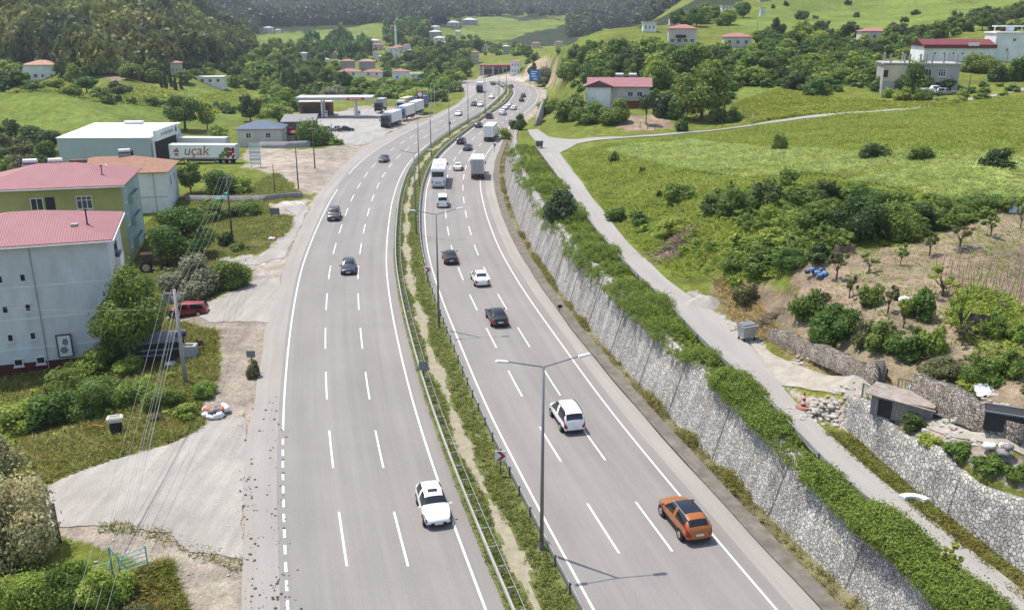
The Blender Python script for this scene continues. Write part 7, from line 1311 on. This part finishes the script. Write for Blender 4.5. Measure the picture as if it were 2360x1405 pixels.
GREENM = M('gate_green', (.13, .17, .13), .6, .2, var=.2); gate(1998, 935, 1.1, 1.35, 'open left leaf of the grey green iron gate across the track', GREENM, R(-70)); gate(2103, 925, 1.9, 1.35, 'open right leaf of the grey green iron gate against the stone wall', GREENM, R(-30))
TQ = M('gate_turquoise', (.20, .42, .40), .5, .1, var=.12); x, y, z = at(272, 1325); tg_ = thing('scrap_gate', 'turquoise steel gate frames leaning together in the weeds', 'gate', (x, y, z), .25)
b = MB()
for k in range(5): b.tube((.15, -.1, .25+k*.24), (1.55, .25, .35+k*.26), .03, .03, 6)
b.tube((1.55, .25, .2), (1.55, .25, 1.5), .04).tube((.15, -.1, .1), (.15, -.1, 1.3), .04); part('barred_leaf', b, TQ, tg_); part('upright', MB().tube((-.25, 0, 0), (-.25, 0, 1.9), .055).tube((-.25, 0, 1.8), (.7, -.3, .3), .035).tube((-.25, 0, .9), (-1.3, .4, .5), .035).tube((-.25, 0, .5), (-1.4, .2, .3), .035), TQ, tg_)
x, y, z = at(1851, 940); cn = thing('warning_post', 'red and white warning post on a round base at the lane edge', 'warning post', (x, y, z)); part('base', MB().tube((0, 0, 0), (0, 0, .16), .55, .5, 16), M('base_brick', (.30, .17, .13), .9, var=.2), cn); 
for k in range(5): part('band', MB().tube((0, 0, .16+k*.2), (0, 0, .36+k*.2), .17-.022*k, .15-.022*k, 12), (SREDM, WHC)[k % 2], cn)
x, y, z = at(2105, 1150); bp_ = MB(); n = 9; ro, ri = 1.0, .62
pts_ = [(ro*math.cos(.2+1.9*k/n), ro*math.sin(.2+1.9*k/n)) for k in range(n+1)]+[(ri*math.cos(.2+1.9*k/n), ri*math.sin(.2+1.9*k/n)) for k in range(n, -1, -1)]
vs = [(p[0], p[1], .05+.06*math.sin(i)) for i, p in enumerate(pts_)]+[(p[0], p[1], .26) for p in pts_]; m2 = len(pts_)
bp_.add(vs, [(i, i+1, 2*n-i, 2*n+1-i) for i in range(n)]+[(m2+i, m2+2*n+1-i, m2+2*n-i, m2+i+1) for i in range(n)]+[(i, m2+i, m2+(i+1) % m2, (i+1) % m2) for i in range(m2)]); solo('car_bumper', bp_, WHC, 'curved white car bumper lying on the verge of the lane', 'bumper', (x-.2, y-.7, z), R(10))
x, y, z = at(1946, 583); cr = thing('wooden_crate', 'old dark wooden crate at the upper garden edge', 'crate', (x, y, z), .25); cb = MB()
for k in range(4): cb.box(0, -.35, .12+k*.17, 1.6, .04, .1).box(0, .35, .12+k*.17, 1.6, .04, .1)
part('slats', cb, M('crate_wood', (.15, .11, .08), .9, var=.3, scale=4), cr); part('end_board', MB().box(-.78, 0, .38, .05, .7, .7).box(.78, 0, .38, .05, .7, .7), M('crate_wood', (.15, .11, .08)), cr)
def sheetthing(px, py, w_, h, label, m, rx, rz, name, cat):
    x, y, z = at(px, py); b = MB(); nx, ny = 8, 6; vs = []
    for j in range(ny+1):
        for i in range(nx+1): vs.append(((i/nx-.5)*w_*(1-.25*(j/ny)), rb.uniform(-.05, .05)+.05*math.sin(i*1.3), j/ny*h))
    k0 = [(j*(nx+1)+i, j*(nx+1)+i+1, (j+1)*(nx+1)+i+1, (j+1)*(nx+1)+i) for j in range(ny) for i in range(nx)]; b.add(vs, k0); b.add([(p[0], p[1]+.02, p[2]) for p in vs], [q[::-1] for q in k0])
    o = solo(name, b, m, label, cat, (x, y, z+.05), rz, smooth=True); o.rotation_euler = (rx, 0, rz)
sheetthing(2337, 492, 1.0, 1.3, 'crumpled pale grey sheet hanging at the garden top corner', M('sheet_pale', (.55, .57, .58), .6, var=.15, scale=3), R(-15), 0, 'plastic_sheet', 'sheet'); sheetthing(2275, 912, 1.4, .8, 'white plastic sheet on the stones at the garden wall', WHC, R(-55), .3, 'plastic_sheet', 'sheet'); sheetthing(2255, 755, 1.7, .9, 'dark wicker windbreak panel at the end of the bean rows', M('wicker', (.10, .08, .065), .95, var=.4, scale=8), R(-6), R(-25), 'wicker_panel', 'panel'); sheetthing(2105, 902, .9, .5, 'small white board leaning on the bank by the iron gate', WHC, R(-30), .2, 'board', 'board')
x, y, z = at(2325, 990); bk = thing('dark_container', 'dark open container at the right edge below the stones', 'container', (x, y, z), R(-25)); part('body', MB().box(0, 0, .55, 2.6, 1.2, 1.1), CHS, bk, bevel=.03); part('rim', MB().box(0, -.58, 1.12, 2.7, .08, .08).box(0, .58, 1.12, 2.7, .08, .08), SIGNG, bk)
# junk corner by the white house
x, y, z = at(400, 835); jk = thing('junk_shelter', 'dark makeshift shelter full of junk under the big tree', 'shelter', (x-1.2, y+1.2, z), R(12)); part('frame', MB().box(-.6, .4, .9, 4.4, 2.2, 1.8), DARKM, jk); part('roof', MB().box(-.6, .3, 1.95, 4.8, 2.8, .08, rx=.06), M('shelter_tin', (.14, .14, .145), .6, .2, var=.3, scale=2), jk); part('plank', MB().box(-.2, -.75, 1.1, 3.4, .06, .16).box(-.9, -.78, .6, 2.6, .06, .16), SIGNG, jk); part('purple_cloth', MB().lump((1.5, .3, 2.1), .55, rb, 2, .7), M('cloth_purple', (.05, .03, .11), .8, var=.3), jk, True)
x, y, z = at(437, 822); wb = thing('water_tank', 'pale concrete tank with a square opening in front of the junk shelter', 'tank', (x, y, z), .1); part('tank', MB().box(0, 0, .6, 1.5, 1.1, 1.2), CONP, wb, bevel=.04); part('opening', MB().box(.05, -.05, 1.205, .8, .45, .02), DARKM, wb)
x, y, z = at(400, 833); solo('plastic_sheet', MB().lump((0, 0, .05), .6, rb, 2, .25), BW, 'white plastic heap in front of the junk shelter', 'sheet', (x, y-.6, z)); x, y, z = at(462, 800); solo('scrap_iron', MB().box(0, 0, .5, .5, .4, .5, rz=.4).path([(-.3, -.5, 0), (-.1, -.4, 1.0), (.3, -.6, .4)], .06, 5).box(.3, -.8, .2, .5, .3, .3, rz=.7), M('rust_dark', (.10, .06, .045), .9, var=.3), 'rusty scrap iron right of the pale tank', 'scrap', (x, y, z))
bn = thing('banner', 'framed grey and white banner leaning on the white house wall', 'banner', (0, 0, 0)); mw = Matrix.Translation(A_.location) @ Matrix.Rotation(rzA, 4, 'Z'); bn.location = mw @ Vector((2.6, -dA/2-.35, 1.2)); bn.rotation_euler.z = rzA; part('frame', MB().box(-.62, 0, 1.0, .1, .1, 2.2).box(.62, 0, 1.0, .1, .1, 2.2).box(0, 0, 2.1, 1.3, .1, .1).box(0, 0, -.1, 1.3, .1, .1), CHS, bn); part('panel', MB().box(0, .03, 1.0, 1.2, .03, 2.1), WHC, bn); part('print', MB().lump((.1, -.02, 1.4), .3, rb, 2, 1.2).lump((-.1, -.02, .6), .34, rb, 2, 1.0), BG, bn).scale = (1, .08, 1)
# bean poles
bs = MB().tube((0, 0, -.1), (0, 0, 1.5), .022, .015, 5).mesh('bean_pole', M('stick', (.17, .13, .10), .9, var=.2)); k = 0
for j in range(6):
    for i in range(10):
        px = 2160+i*23+j*5+rb.uniform(-4, 4); py = 616+i*4.5+j*14+rb.uniform(-3, 3)
        if px > 2358: continue
        x, y, z = at(px, py); o = link('bean_pole', bs); o.location = (x, y, z); o.rotation_euler = (rb.uniform(-.12, .12), rb.uniform(-.12, .12), 0); o.scale.z = rb.uniform(.7, 1.15); tag(o, 'thin upright bean stick in the planted rows of the garden', 'stick', 'bean sticks in the garden')
for k in range(3):
    x, y, z = at(1475+17*k, 296+2*k); o = link('fence_post', bs); o.location = (x, y, z); o.scale = (4, 4, .9); tag(o, 'low fence post at the soil patch below the dark olive tree', 'post', 'fence posts by the soil patch')
# mud clods dropped on the shoulder, and small litter
b = MB()
for k in range(230):
    py = 900+510*rb.random()**.75; lane = rb.random(); px = (rb.gauss(574, 14) if lane < .45 else rb.gauss(632+(py-900)*.03, 13)) + (24 if py > 1250 and rb.random() < .3 else 0)
    x, y = (float(v) for v in gz(px, py)); b.lump((x, y, .02), .025+.10*rb.random()**3, rb, 1, .5)
solo('mud_clods', b, M('mud', (.085, .07, .058), .95, var=.3), 'dark mud clods scattered along the left shoulder', 'mud', kind='stuff')
b = MB()
for k in range(130):
    px, py = rb.choice([(rb.uniform(120, 540), rb.uniform(980, 1400)), (rb.uniform(480, 640), rb.uniform(600, 960)), (rb.uniform(1600, 1900), rb.uniform(700, 940)), (rb.uniform(600, 800), rb.uniform(345, 440))]); x, y, z = at(px, py); b.lump((x, y, z+.05), rb.uniform(.04, .12), rb, 1, .5)
solo('litter', b, STN, 'small pale stones and litter strewn over the yards', 'litter', kind='stuff')

# ------------------------------------------------------------------ hazy air over the valley
hm = bpy.data.materials.new('haze'); hm.use_nodes = True; hn = hm.node_tree; hn.nodes.remove(hn.nodes['Principled BSDF'])
pv = hn.nodes.new('ShaderNodeVolumePrincipled'); pv.inputs['Density'].default_value = .00015; pv.inputs['Color'].default_value = (.84, .90, 1, 1); pv.inputs['Anisotropy'].default_value = .2
hn.links.new(pv.outputs[0], hn.nodes['Material Output'].inputs['Volume'])
solo('haze', MB().box(0, 1700, 210, 7200, 3900, 520), hm, 'thin bluish summer haze filling the valley', 'haze', kind='stuff')
